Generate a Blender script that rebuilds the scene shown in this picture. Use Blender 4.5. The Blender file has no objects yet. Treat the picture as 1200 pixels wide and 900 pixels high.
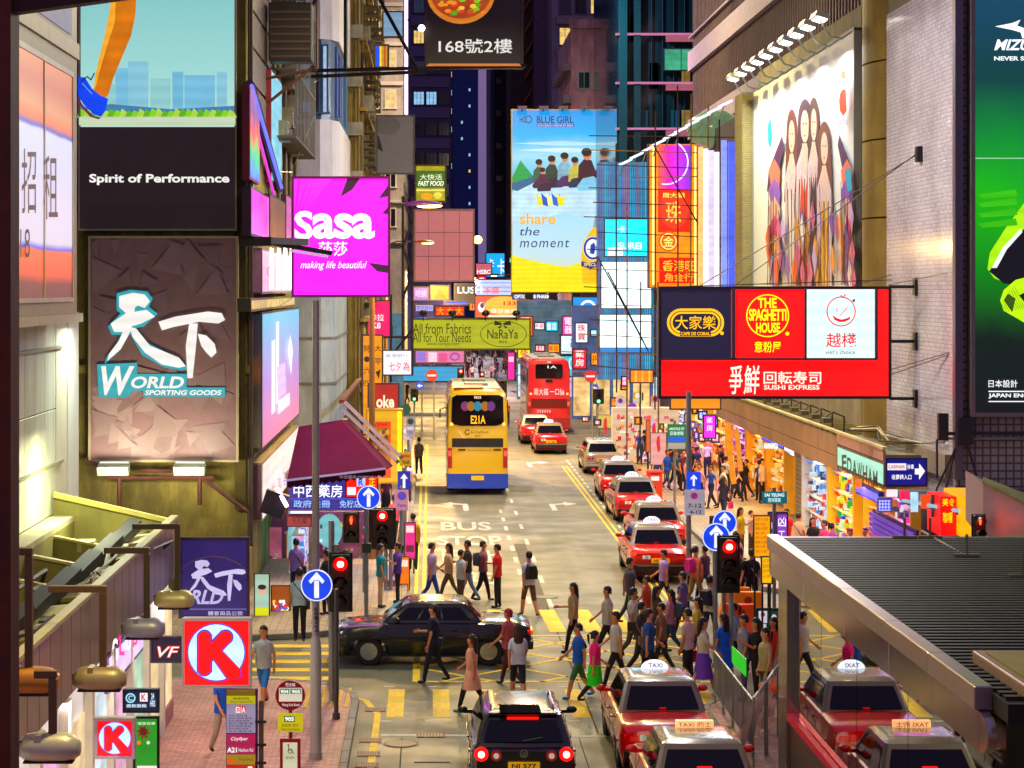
import bpy, math, random
from mathutils import Vector, Matrix
R = random.Random(7)
SC = bpy.context.scene
COL = SC.collection
# ------------------------------------------------------------------ camera
# level view down the street (+Y), standing on a footbridge 8.5 m above the road
F, H, VX, VY = 2500.0, 8.5, 505.0, 338.0      # focal length in photo pixels, eye height, vanishing point
cam = bpy.data.cameras.new('camera')
cam.sensor_width = 36; cam.lens = 36*F/1200
cam.shift_x = (600-VX)/1200; cam.shift_y = (VY-450)/1200
cam.clip_start = 0.5; cam.clip_end = 3000
camo = bpy.data.objects.new('camera', cam); COL.objects.link(camo)
camo.location = (0, 0, H); camo.rotation_euler = (math.pi/2, 0, 0)
SC.camera = camo
SC.view_settings.view_transform = 'Standard'; SC.view_settings.look = 'None'
SC.view_settings.exposure = 0.28; SC.view_settings.gamma = 1
SC.cycles.use_denoising = True
SC.cycles.max_bounces = 5; SC.cycles.diffuse_bounces = 2; SC.cycles.glossy_bounces = 3
SC.cycles.transmission_bounces = 4; SC.cycles.transparent_max_bounces = 8
SC.cycles.caustics_reflective = False; SC.cycles.caustics_refractive = False
SC.cycles.sample_clamp_indirect = 4
# ------------------------------------------------------------------ night sky
w = bpy.data.worlds.new('World'); SC.world = w; w.use_nodes = True
wn = w.node_tree; bg = wn.nodes['Background']
sky = wn.nodes.new('ShaderNodeTexSky'); sky.sky_type = 'NISHITA'; sky.sun_disc = False
sky.sun_elevation = math.radians(-1.5); sky.sun_rotation = math.radians(200)
tint = wn.nodes.new('ShaderNodeMixRGB'); tint.blend_type = 'ADD'; tint.inputs[0].default_value = 1
tint.inputs[2].default_value = (1.25, .88, 2.2, 1)          # city glow on the night sky
wn.links.new(sky.outputs[0], tint.inputs[1]); wn.links.new(tint.outputs[0], bg.inputs[0])
bg.inputs[1].default_value = 0.10

# ------------------------------------------------------------------ colours and materials
def lin(c):
    return c/12.92 if c <= 0.04045 else ((c+0.055)/1.055)**2.4
def rgb(h):
    if not isinstance(h, str): return tuple(h)
    h = h.lstrip('#')
    c = [int(h[i:i+2], 16)/255 for i in (0, 2, 4)]; l = .3*c[0]+.59*c[1]+.11*c[2]
    return tuple(lin(min(1, max(0, l+(v-l)*1.28))) for v in c)
MATS = {}
def mat(col, rough=0.6, metal=0.0, e=0.0, grain=0.12, scale=3.0, bump=0.0, alpha=None, stain=0.0, ecol=None, spec=None, key=None):
    k = (col, rough, metal, e, grain, scale, bump, alpha, stain, ecol)
    if k in MATS: return MATS[k]
    m = bpy.data.materials.new('surface'); m.use_nodes = True
    nt = m.node_tree; b = nt.nodes['Principled BSDF']
    c = rgb(col)
    co = nt.nodes.new('ShaderNodeTexCoord')
    n = nt.nodes.new('ShaderNodeTexNoise'); n.inputs['Scale'].default_value = scale; n.inputs['Detail'].default_value = 6
    nt.links.new(co.outputs['Object'], n.inputs['Vector'])
    mr = nt.nodes.new('ShaderNodeMapRange'); mr.inputs[1].default_value = .25; mr.inputs[2].default_value = .75
    mr.inputs[3].default_value = 1-grain; mr.inputs[4].default_value = 1+grain*.7
    nt.links.new(n.outputs[0], mr.inputs[0])
    vm = nt.nodes.new('ShaderNodeVectorMath'); vm.operation = 'SCALE'; vm.inputs[0].default_value = c
    nt.links.new(mr.outputs[0], vm.inputs['Scale'])
    out = vm.outputs[0]
    if stain:
        n2 = nt.nodes.new('ShaderNodeTexNoise'); n2.inputs['Scale'].default_value = .55; n2.inputs['Detail'].default_value = 9; n2.inputs['Roughness'].default_value = .7
        mp = nt.nodes.new('ShaderNodeMapping'); mp.inputs['Scale'].default_value = (1.6, 1.6, .45)
        nt.links.new(co.outputs['Object'], mp.inputs[0]); nt.links.new(mp.outputs[0], n2.inputs['Vector'])
        r2 = nt.nodes.new('ShaderNodeMapRange'); r2.inputs[1].default_value = .42; r2.inputs[2].default_value = .62
        r2.inputs[3].default_value = 1-stain; r2.inputs[4].default_value = 1
        nt.links.new(n2.outputs[0], r2.inputs[0])
        v2 = nt.nodes.new('ShaderNodeVectorMath'); v2.operation = 'SCALE'
        nt.links.new(out, v2.inputs[0]); nt.links.new(r2.outputs[0], v2.inputs['Scale']); out = v2.outputs[0]
    nt.links.new(out, b.inputs['Base Color'])
    b.inputs['Roughness'].default_value = rough; b.inputs['Metallic'].default_value = metal
    if e and grain and not ecol:       # bright bands painted into the glow, as from tubes behind
        wv = nt.nodes.new('ShaderNodeTexWave'); wv.bands_direction = 'Z'; wv.inputs['Scale'].default_value = .9; wv.inputs['Distortion'].default_value = 3; wv.inputs['Detail'].default_value = 3; wv.inputs['Detail Scale'].default_value = .6
        nt.links.new(co.outputs['Object'], wv.inputs['Vector'])
        r3 = nt.nodes.new('ShaderNodeMapRange'); r3.inputs[3].default_value = .92; r3.inputs[4].default_value = 1.04; nt.links.new(wv.outputs[1], r3.inputs[0])
        v3 = nt.nodes.new('ShaderNodeVectorMath'); v3.operation = 'SCALE'; nt.links.new(out, v3.inputs[0]); nt.links.new(r3.outputs[0], v3.inputs['Scale']); out = v3.outputs[0]
    if e:
        b.inputs['Emission Strength'].default_value = e
        if ecol: b.inputs['Emission Color'].default_value = (*rgb(ecol), 1)
        else: nt.links.new(out, b.inputs['Emission Color'])
        if e > .3 and not ecol:
            for l_ in list(b.inputs['Base Color'].links): nt.links.remove(l_)
        b.inputs['Base Color'].default_value = (.02, .02, .02, 1)
    if bump:
        bp = nt.nodes.new('ShaderNodeBump'); bp.inputs['Strength'].default_value = bump; bp.inputs['Distance'].default_value = .02
        n3 = nt.nodes.new('ShaderNodeTexNoise'); n3.inputs['Scale'].default_value = scale*8; n3.inputs['Detail'].default_value = 4
        nt.links.new(co.outputs['Object'], n3.inputs['Vector'])
        nt.links.new(n3.outputs[0], bp.inputs['Height']); nt.links.new(bp.outputs[0], b.inputs['Normal'])
    if alpha is not None: b.inputs['Alpha'].default_value = alpha
    MATS[k] = m
    return m
def lit(col, e=1.0, grain=0.06): return mat(col, rough=.35, e=e*1.12, grain=grain, scale=1.3)
def ramp_mat(axis, lo, hi, stops, e=1.0, noise=.0, nscale=.5, rough=.4):
    """printed gradient along a world axis"""
    m = bpy.data.materials.new('print'); m.use_nodes = True; nt = m.node_tree; b = nt.nodes['Principled BSDF']
    g = nt.nodes.new('ShaderNodeNewGeometry'); s = nt.nodes.new('ShaderNodeSeparateXYZ'); nt.links.new(g.outputs['Position'], s.inputs[0])
    n = nt.nodes.new('ShaderNodeTexNoise'); n.inputs['Scale'].default_value = nscale; n.inputs['Detail'].default_value = 5
    nt.links.new(g.outputs['Position'], n.inputs['Vector'])
    mr = nt.nodes.new('ShaderNodeMapRange'); mr.inputs[1].default_value = lo; mr.inputs[2].default_value = hi
    nt.links.new(s.outputs['XYZ'.index(axis)], mr.inputs[0])
    ma = nt.nodes.new('ShaderNodeMath'); ma.operation = 'MULTIPLY_ADD'; ma.inputs[1].default_value = noise
    nt.links.new(n.outputs[0], ma.inputs[0]); nt.links.new(mr.outputs[0], ma.inputs[2])
    sb = nt.nodes.new('ShaderNodeMath'); sb.operation = 'SUBTRACT'; sb.inputs[1].default_value = noise*.5
    nt.links.new(ma.outputs[0], sb.inputs[0])
    cr = nt.nodes.new('ShaderNodeValToRGB'); nt.links.new(sb.outputs[0], cr.inputs[0])
    el = cr.color_ramp.elements
    while len(el) < len(stops): el.new(.5)
    for i, (p, c) in enumerate(stops): el[i].position = p; el[i].color = (*rgb(c), 1)
    if e < .3: nt.links.new(cr.outputs[0], b.inputs['Base Color'])
    else: b.inputs['Base Color'].default_value = (.02, .02, .02, 1)
    b.inputs['Roughness'].default_value = rough
    if e: nt.links.new(cr.outputs[0], b.inputs['Emission Color']); b.inputs['Emission Strength'].default_value = e
    return m
def tile_mat(col, mortar, sx, rough=.35, plane='X', squash=1.0, var=.25, msize=.08, bump=.3, spec=None):
    """small mosaic tiles; plane = the axis the wall faces"""
    m = bpy.data.materials.new('tiles'); m.use_nodes = True; nt = m.node_tree; b = nt.nodes['Principled BSDF']
    g = nt.nodes.new('ShaderNodeNewGeometry'); s = nt.nodes.new('ShaderNodeSeparateXYZ'); nt.links.new(g.outputs['Position'], s.inputs[0])
    c = nt.nodes.new('ShaderNodeCombineXYZ')
    a, bb = {'X': (1, 2), 'Y': (0, 2), 'Z': (0, 1)}[plane]
    nt.links.new(s.outputs[a], c.inputs[0]); nt.links.new(s.outputs[bb], c.inputs[1])
    t = nt.nodes.new('ShaderNodeTexBrick'); nt.links.new(c.outputs[0], t.inputs['Vector'])
    t.inputs['Scale'].default_value = 1; t.inputs['Brick Width'].default_value = sx; t.inputs['Row Height'].default_value = sx*squash
    t.inputs['Mortar Size'].default_value = sx*msize; t.offset = 0 if squash == 1.0 else .5
    cc = rgb(col)
    t.inputs['Color1'].default_value = (*cc, 1); t.inputs['Color2'].default_value = (*[v*(1-var) for v in cc], 1); t.inputs['Mortar'].default_value = (*rgb(mortar), 1)
    n = nt.nodes.new('ShaderNodeTexNoise'); n.inputs['Scale'].default_value = .5; n.inputs['Detail'].default_value = 6
    nt.links.new(g.outputs['Position'], n.inputs['Vector'])
    mr = nt.nodes.new('ShaderNodeMapRange'); mr.inputs[1].default_value = .3; mr.inputs[2].default_value = .7; mr.inputs[3].default_value = .72; mr.inputs[4].default_value = 1.08
    nt.links.new(n.outputs[0], mr.inputs[0])
    v = nt.nodes.new('ShaderNodeVectorMath'); v.operation = 'SCALE'; nt.links.new(t.outputs[0], v.inputs[0]); nt.links.new(mr.outputs[0], v.inputs['Scale'])
    nt.links.new(v.outputs[0], b.inputs['Base Color']); b.inputs['Roughness'].default_value = rough
    bp = nt.nodes.new('ShaderNodeBump'); bp.inputs['Strength'].default_value = bump; bp.inputs['Distance'].default_value = .01; bp.invert = True
    nt.links.new(t.outputs['Fac'], bp.inputs['Height']); nt.links.new(bp.outputs[0], b.inputs['Normal'])
    return m

# ------------------------------------------------------------------ geometry helpers
def P(px, py, Y): return Vector(((px-VX)/F*Y, Y, H-(py-VY)/F*Y))   # a real place at distance Y seen at photo pixel (px, py)
def G(py): return F*H/(py-VY)                                      # distance of the ground seen at photo row py
def GX(px, py): return (px-VX)/F*G(py)
class M:
    def __init__(s): s.v = []; s.f = []; s.mi = []; s.smooth = False
    def add(s, vs, fs, mi=0):
        b = len(s.v); s.v += [tuple(v) for v in vs]; s.f += [tuple(b+i for i in f) for f in fs]; s.mi += [mi]*len(fs); return s
    def box(s, x0, x1, y0, y1, z0, z1, mi=0):
        x0, x1 = sorted((x0, x1)); y0, y1 = sorted((y0, y1)); z0, z1 = sorted((z0, z1))
        vs = [(x, y, z) for z in (z0, z1) for y in (y0, y1) for x in (x0, x1)]
        return s.add(vs, [(0, 2, 3, 1), (4, 5, 7, 6), (0, 1, 5, 4), (2, 6, 7, 3), (0, 4, 6, 2), (1, 3, 7, 5)], mi)
    def obox(s, c, ax, ay, az, mi=0):
        c, ax, ay, az = map(Vector, (c, ax, ay, az))
        vs = [c+ax*i+ay*j+az*k for k in (-1, 1) for j in (-1, 1) for i in (-1, 1)]
        return s.add(vs, [(0, 2, 3, 1), (4, 5, 7, 6), (0, 1, 5, 4), (2, 6, 7, 3), (0, 4, 6, 2), (1, 3, 7, 5)], mi)
    def quad(s, *p, mi=0): return s.add(p, [tuple(range(len(p)))], mi)
    def prism(s, pts, d, mi=0):
        d = Vector(d); n = len(pts); vs = [Vector(p) for p in pts]; vs += [p+d for p in vs]
        fs = [tuple(range(n))[::-1], tuple(range(n, 2*n))]+[(i, (i+1) % n, n+(i+1) % n, n+i) for i in range(n)]
        return s.add(vs, fs, mi)
    def tube(s, pts, r, n=8, mi=0, cap=True):
        pts = [Vector(p) for p in pts]; rs = r if isinstance(r, (list, tuple)) else [r]*len(pts)
        vs = []; fs = []
        for i, p in enumerate(pts):
            d = (pts[min(i+1, len(pts)-1)]-pts[max(i-1, 0)]).normalized()
            u = d.cross(Vector((0, 0, 1)) if abs(d.z) < .9 else Vector((0, 1, 0))).normalized(); v = d.cross(u)
            for k in range(n):
                a = 2*math.pi*k/n; vs.append(p+(u*math.cos(a)+v*math.sin(a))*rs[i])
        for i in range(len(pts)-1):
            for k in range(n): fs.append((i*n+k, (i+1)*n+k, (i+1)*n+(k+1) % n, i*n+(k+1) % n))
        if cap: fs += [tuple(range(n)), tuple(range((len(pts)-1)*n, len(pts)*n))[::-1]]
        return s.add(vs, fs, mi)
    def loft(s, rings, mi=0, cap=True, closed=True):
        n = len(rings[0]); vs = [p for r in rings for p in r]; fs = []
        for i in range(len(rings)-1):
            for k in range(n if closed else n-1): fs.append((i*n+k, i*n+(k+1) % n, (i+1)*n+(k+1) % n, (i+1)*n+k))
        if cap: fs += [tuple(range(n))[::-1], tuple(range((len(rings)-1)*n, len(rings)*n))]
        return s.add(vs, fs, mi)
    def disc(s, c, r, ax, d, n=20, mi=0):
        """cylinder along axis ax ('X','Y','Z') from c, depth d"""
        i = 'XYZ'.index(ax); e = [Vector((0, 0, 0)) for _ in range(3)]
        a, b = [(1, 2), (0, 2), (0, 1)][i]; pts = []
        for k in range(n):
            t = 2*math.pi*k/n; p = Vector(c); p[a] += r*math.cos(t); p[b] += r*math.sin(t); pts.append(p)
        dv = Vector((0, 0, 0)); dv[i] = d
        return s.prism(pts, dv, mi)
    def sphere(s, c, rx, ry, rz, n=10, m=7, mi=0):
        c = Vector(c); rings = []
        for j in range(1, m):
            t = math.pi*j/m
            rings.append([c+Vector((rx*math.sin(t)*math.cos(2*math.pi*k/n), ry*math.sin(t)*math.sin(2*math.pi*k/n), rz*math.cos(t))) for k in range(n)])
        return s.loft(rings, mi)
    def build(s, name, mats, parent=None, smooth=None, bevel=0, seg=2, **tags):
        me = bpy.data.meshes.new(name)
        o3 = parent.matrix_world.translation if parent is not None else Vector((0, 0, 0))
        if parent is not None:
            o3 = Vector(parent.location)
            if parent.parent is not None: o3 = o3+Vector(parent.parent.location)
        if parent is None:
            # origin at the middle of the thing's base
            xs = [v[0] for v in s.v]; ys = [v[1] for v in s.v]; zs = [v[2] for v in s.v]
            o3 = Vector(((min(xs)+max(xs))/2, (min(ys)+max(ys))/2, min(zs)))
        me.from_pydata([(v[0]-o3.x, v[1]-o3.y, v[2]-o3.z) for v in s.v], [], s.f)
        if not isinstance(mats, (list, tuple)): mats = [mats]
        for m in mats: me.materials.append(m)
        if len(mats) > 1: me.polygons.foreach_set('material_index', s.mi)
        if s.fix:
            import bmesh
            bm = bmesh.new(); bm.from_mesh(me); bmesh.ops.recalc_face_normals(bm, faces=bm.faces); bm.to_mesh(me); bm.free()
        me.update()
        if smooth:
            me.polygons.foreach_set('use_smooth', [True]*len(me.polygons))
            me.set_sharp_from_angle(angle=math.radians(smooth))
        o = bpy.data.objects.new(name, me); COL.objects.link(o)
        if parent is not None: o.parent = parent
        else: o.location = o3
        if bevel:
            bv = o.modifiers.new('bevel', 'BEVEL'); bv.width = bevel; bv.segments = seg; bv.limit_method = 'ANGLE'; bv.angle_limit = math.radians(35)
        for k, v in tags.items(): o[k] = v
        return o
    fix = True
def thing(name, label, cat, loc, group=None):
    o = bpy.data.objects.new(name, None); COL.objects.link(o); o.location = loc; o.empty_display_size = .2
    o['label'] = label; o['category'] = cat
    if group: o['group'] = group
    return o
def tag(o, label, cat, group=None):
    o['label'] = label; o['category'] = cat
    if group: o['group'] = group
    return o
def struct(o): o['kind'] = 'structure'; return o
def area(parent, loc, size, power, col, rot=(0, 0, 0), sy=None, name='lamp_light', spread=math.pi):
    l = bpy.data.lights.new(name, 'AREA'); l.energy = power; l.color = rgb(col); l.size = size; l.spread = spread
    if sy: l.shape = 'RECTANGLE'; l.size_y = sy
    o = bpy.data.objects.new(name, l); COL.objects.link(o); o.rotation_euler = rot
    o.location = Vector(loc)-(Vector(parent.location) if parent is not None else Vector((0, 0, 0)))
    if parent is not None: o.parent = parent
    return o
def dup(root, loc=None, rotz=None, label=None, group=None, scale=None):
    r = root.copy(); COL.objects.link(r)
    if loc is not None: r.location = loc
    if rotz is not None: r.rotation_euler = (0, 0, rotz)
    if label: r['label'] = label
    if group: r['group'] = group
    if scale: r.scale = (scale,)*3
    for ch in root.children:
        c = ch.copy(); COL.objects.link(c); c.parent = r
        for g in ch.children:
            d = g.copy(); COL.objects.link(d); d.parent = c
    return r
# ------------------------------------------------------------------ lettering
TXT = {}
def glyphs(s, off=0.0, shear=0.0, sp=1.0):
    off = min(off, .03) if s.isascii() else min(off, .008)
    k = (s, off, shear, sp)
    if k not in TXT:
        c = bpy.data.curves.new('t', 'FONT'); c.body = s; c.offset = off; c.shear = shear; c.resolution_u = 3; c.space_character = sp
        c.align_x = 'CENTER'; c.space_line = .85
        o = bpy.data.objects.new('t', c); me = o.to_mesh()
        vs = [(v.co.x, v.co.y) for v in me.vertices]; fs = [tuple(p.vertices) for p in me.polygons]
        o.to_mesh_clear(); bpy.data.objects.remove(o); bpy.data.curves.remove(c)
        x0 = min(v[0] for v in vs); x1 = max(v[0] for v in vs); y0 = min(v[1] for v in vs); y1 = max(v[1] for v in vs)
        TXT[k] = ([((x-x0)/(x1-x0), (y-y0)/(y1-y0)) for x, y in vs], fs)
    return TXT[k]
class Face:
    """flat print on a plane. pmap(px,py)->point, n = outward normal"""
    def __init__(s, pmap, n, step=.012): s.pmap = pmap; s.n = Vector(n); s.k = 1; s.step = step; s.parts = {}
    def _get(s, name, m):
        if (name, m) not in s.parts: s.parts[(name, m)] = M()
        return s.parts[(name, m)]
    def poly(s, pts, m, name='print'):
        s._get(name, m).add([s.pmap(*p)+s.n*s.step*s.k for p in pts], [tuple(range(len(pts)))]); s.k += 1
    def polys(s, plist, m, name='print'):
        for pts in plist: s._get(name, m).add([s.pmap(*p)+s.n*s.step*s.k for p in pts], [tuple(range(len(pts)))])
        s.k += 1
    def rect(s, x0, y0, x1, y1, m, name='print'): s.poly([(x0, y0), (x0, y1), (x1, y1), (x1, y0)], m, name)
    def text(s, t, x0, y0, x1, y1, m, name='lettering', off=.02, shear=0, sp=1.0, rot=0):
        vs, fs = glyphs(t, off, shear, sp)
        cx, cy = (x0+x1)/2, (y0+y1)/2; ca, sa = math.cos(rot), math.sin(rot); out = []
        for u, v in vs:
            x = x0+(x1-x0)*u; y = y1+(y0-y1)*v
            if rot: dx, dy = x-cx, y-cy; x, y = cx+dx*ca+dy*sa, cy-dx*sa+dy*ca
            out.append(s.pmap(x, y)+s.n*s.step*s.k)
        s._get(name, m).add(out, fs); s.k += 1
    def circ(s, cx, cy, rx, ry, m, name='print', n=28, a0=0, a1=360):
        pts = [(cx+rx*math.cos(math.radians(a0+(a1-a0)*k/n)), cy-ry*math.sin(math.radians(a0+(a1-a0)*k/n))) for k in range(n+(0 if a1-a0 >= 360 else 1))]
        s.poly(pts, m, name)
    def line(s, pts, wd, m, name='print', closed=False):
        """stroke along px points with rounded-ish joins"""
        n = len(pts); g = s._get(name, m)
        rng = range(n if closed else n-1)
        for i in rng:
            (xa, ya), (xb, yb) = pts[i], pts[(i+1) % n]
            d = math.hypot(xb-xa, yb-ya) or 1e-6; ux, uy = (xb-xa)/d, (yb-ya)/d; h = wd/2
            ex, ey = ux*h*.5, uy*h*.5
            q = [(xa-ex-uy*h, ya-ey+ux*h), (xa-ex+uy*h, ya-ey-ux*h), (xb+ex+uy*h, yb+ey-ux*h), (xb+ex-uy*h, yb+ey+ux*h)]
            g.add([s.pmap(*p)+s.n*(s.step*(s.k+.08*(i % 9))) for p in q], [(0, 1, 2, 3)])
        s.k += 1
    def ring(s, cx, cy, rx, ry, wd, m, name='print', n=32, a0=0, a1=360):
        g = s._get(name, m); pts = []
        for k in range(n+1):
            a = math.radians(a0+(a1-a0)*k/n); c, q = math.cos(a), math.sin(a)
            pts += [s.pmap(cx+(rx+wd/2)*c, cy-(ry+wd/2)*q)+s.n*s.step*s.k, s.pmap(cx+(rx-wd/2)*c, cy-(ry-wd/2)*q)+s.n*s.step*s.k]
        g.add(pts, [(2*k, 2*k+1, 2*k+3, 2*k+2) for k in range(n)]); s.k += 1
    def done(s, parent):
        for (name, m), g in s.parts.items():
            g.fix = False; o = g.build(name, m, parent)
            if len(g.f) > 1 and name in ('picture', 'facet_print', 'print', 'figure_print'): o['kind'] = 'stuff'
def front(Y): return lambda px, py: P(px, py, Y)
def side(X):
    return lambda px, py: Vector((X, F*X/(px-VX), H-(py-VY)*X/(px-VX)))
def fsign(name, label, cat, x0, y0, x1, y1, Y, face, frame='#26221f', t=.25, fw=.05, group=None, art=None, body=None, fwpx=None):
    """sign facing the camera: body box, proud frame bars, printed face"""
    a, b = P(x0, y1, Y), P(x1, y0, Y)
    root = thing(name, label, cat, (a.x/2+b.x/2, Y+t/2, a.z), group)
    M().box(a.x, b.x, Y, Y+t, a.z, b.z).build('casing', body or mat(frame, .5), root)
    g = M(); f = fw
    g.box(a.x-.01, b.x+.01, Y-.035, Y+.03, b.z-f, b.z+.01); g.box(a.x-.01, b.x+.01, Y-.035, Y+.03, a.z-.01, a.z+f)
    g.box(a.x-.01, a.x+f, Y-.035, Y+.03, a.z+f, b.z-f); g.box(b.x-f, b.x+.01, Y-.035, Y+.03, a.z+f, b.z-f)
    g.build('frame', mat(frame, .45, .3), root)
    q = M().quad((a.x+f, Y-.006, a.z+f), (b.x-f, Y-.006, a.z+f), (b.x-f, Y-.006, b.z-f), (a.x+f, Y-.006, b.z-f)); q.fix = False
    q.build('sign_face', face, root)
    fc = Face(lambda px, py: P(px, py, Y-.006*1), (0, -1, 0), .0015 if Y < 70 else .003)
    if art: art(fc)
    fc.done(root)
    return root
def text_art(*items):
    def f(fc):
        for it in items:
            k = it[0]
            if k == 't': fc.text(it[1], *it[2:6], lit(it[6], 1.0) if isinstance(it[6], str) else it[6], **(it[7] if len(it) > 7 else {}))
            elif k == 'r': fc.rect(*it[1:5], lit(it[5], .9) if isinstance(it[5], str) else it[5])
            elif k == 'c': fc.circ(*it[1:5], lit(it[5], .9) if isinstance(it[5], str) else it[5])
            elif k == 'p': fc.poly(it[1], lit(it[2], .9) if isinstance(it[2], str) else it[2])
            elif k == 'l': fc.line(it[1], it[2], lit(it[3], .9) if isinstance(it[3], str) else it[3])
            elif k == 'o': fc.ring(*it[1:6], lit(it[6], .9) if isinstance(it[6], str) else it[6])
    return f
STEEL = mat('#8d9196', .4, .7, grain=.15); DKSTEEL = mat('#2b2a2c', .5, .5); GALV = mat('#9aa0a0', .45, .6, grain=.2)
BLACK = mat('#0c0c0e', .35); RUBBER = mat('#121212', .8); DARKGLASS = mat('#0a0c10', .06, grain=.05)
# ================================================================== GROUND
def road_mat():
    m = bpy.data.materials.new('asphalt'); m.use_nodes = True; nt = m.node_tree; b = nt.nodes['Principled BSDF']
    g = nt.nodes.new('ShaderNodeNewGeometry')
    def nz(sc, det=6, vec=None, st=None):
        n = nt.nodes.new('ShaderNodeTexNoise'); n.inputs['Scale'].default_value = sc; n.inputs['Detail'].default_value = det
        if st:
            mp = nt.nodes.new('ShaderNodeMapping'); mp.inputs['Scale'].default_value = st; nt.links.new(g.outputs['Position'], mp.inputs[0]); nt.links.new(mp.outputs[0], n.inputs['Vector'])
        else: nt.links.new(g.outputs['Position'], n.inputs['Vector'])
        return n
    def mix(a, b_, fac, mode='MULTIPLY'):
        x = nt.nodes.new('ShaderNodeMixRGB'); x.blend_type = mode; x.inputs[0].default_value = fac
        nt.links.new(a, x.inputs[1]); nt.links.new(b_, x.inputs[2]); return x.outputs[0]
    def ramp(src, p0, c0, p1, c1):
        r = nt.nodes.new('ShaderNodeValToRGB'); e = r.color_ramp.elements; e[0].position = p0; e[0].color = (*c0, 1); e[1].position = p1; e[1].color = (*c1, 1)
        nt.links.new(src, r.inputs[0]); return r.outputs[0]
    base = ramp(nz(.25, 8).outputs[0], .35, (.090, .088, .052), .65, (.158, .153, .092))
    streak = ramp(nz(1, 5, st=(1.3, .05, 1)).outputs[0], .35, (.72, .72, .72), .6, (1.05, 1.05, 1.05))
    patch = ramp(nz(.8, 10).outputs[0], .33, (.62, .60, .58), .5, (1, 1, 1))
    fine = ramp(nz(28, 3).outputs[0], .3, (.8, .8, .8), .7, (1.15, 1.15, 1.15))
    c = mix(base, streak, .8); c = mix(c, patch, .75); c = mix(c, fine, .8)
    nt.links.new(c, b.inputs['Base Color'])
    rr = ramp(nz(.6, 6).outputs[0], .3, (.42, .42, .42), .7, (.72, .72, .72)); nt.links.new(rr, b.inputs['Roughness'])
    bp = nt.nodes.new('ShaderNodeBump'); bp.inputs['Strength'].default_value = .35; bp.inputs['Distance'].default_value = .01
    nt.links.new(nz(40, 3).outputs[0], bp.inputs['Height']); nt.links.new(bp.outputs[0], b.inputs['Normal'])
    return m
ROAD = road_mat()
struct(M().box(-400, 400, -60, 1200, -.5, -.12).build('ground', mat('#3a3733', .9)))
q = M().quad((-120, -30, 0), (120, -30, 0), (120, 700, 0), (-120, 700, 0)); q.fix = False
struct(q.build('road', ROAD))
PAVE_P = tile_mat('#c4958e', '#8a625c', .22, .6, 'Z', .5, var=.35, msize=.06)
PAVE_G = tile_mat('#a89a88', '#5c5348', .4, .6, 'Z', .5, var=.25, msize=.04)
KERB = mat('#8f8a80', .8, grain=.2, bump=.3, stain=.2)
def rounded(x0, x1, y0, y1, r, which):
    """rectangle outline with one rounded corner: which in 'RT','RB','LT','LB'"""
    pts = []
    for nm, (cx, cy), a0 in (('RB', (x1, y0), -90), ('RT', (x1, y1), 0), ('LT', (x0, y1), 90), ('LB', (x0, y0), 180)):
        if nm == which:
            sx = -1 if 'R' in nm else 1; sy = -1 if 'T' in nm else 1
            for k in range(9):
                a = math.radians(a0+90*k/8); pts.append((cx+sx*r+r*math.cos(a), cy+sy*r+r*math.sin(a), 0))
        else: pts.append((cx, cy, 0))
    return pts
def sidewalk(x0, x1, y0, y1, r, which, m):
    pts = rounded(x0, x1, y0, y1, r, which)
    o = struct(M().prism([(p[0], p[1], .002) for p in pts], (0, 0, .125)).build('pavement', m)); return o
SW = [sidewalk(-14, -1.62, 4, 45.7, 2.2, 'RT', PAVE_P), sidewalk(-14, -.82, 51.6, 118, 4.0, 'RB', PAVE_G),
      sidewalk(5.55, 22, 4, 44, 1.6, 'LT', PAVE_P), sidewalk(9.2, 22, 58.5, 118, 2.6, 'LB', PAVE_G)]
# kerb stones, laid one by one along the carriageway
def kerbs(parent, pts, step=1.0):
    """pts: polyline at ground; stones .15 wide"""
    k = 0
    for (xa, ya), (xb, yb) in zip(pts, pts[1:]):
        L = math.hypot(xb-xa, yb-ya); n = max(1, round(L/step)); ux, uy = (xb-xa)/L, (yb-ya)/L
        for i in range(n):
            a = L*i/n+.012; b = L*(i+1)/n-.012; c = ((a+b)/2)
            g = M().obox((xa+ux*c, ya+uy*c, .072), (ux*(b-a)/2, uy*(b-a)/2, 0), (-uy*.075, ux*.075, 0), (0, 0, .068))
            g.build('kerb_stone', KERB, parent, bevel=.012, seg=1)
def arc(cx, cy, r, a0, a1, n=6): return [(cx+r*math.cos(math.radians(a0+(a1-a0)*k/n)), cy+r*math.sin(math.radians(a0+(a1-a0)*k/n))) for k in range(n+1)]
kerbs(SW[0], [(-1.54, 22), (-1.54, 43.5)]+arc(-3.82, 43.5, 2.28, 15, 90, 5)+[(-12, 45.78)])
kerbs(SW[1], [(-12, 51.52), (-4.82, 51.52)]+arc(-4.82, 55.6, 4.08, -78, 0, 7)+[(-.74, 96)], 1.2)
kerbs(SW[2], [(5.47, 22), (5.47, 42.4)]+arc(7.15, 42.4, 1.68, 165, 90, 4)+[(12, 44.08)])
kerbs(SW[3], [(16, 58.42), (11.8, 58.42)]+arc(11.8, 61.1, 2.68, -105, -180, 5)+[(9.12, 90)], 1.2)
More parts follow.
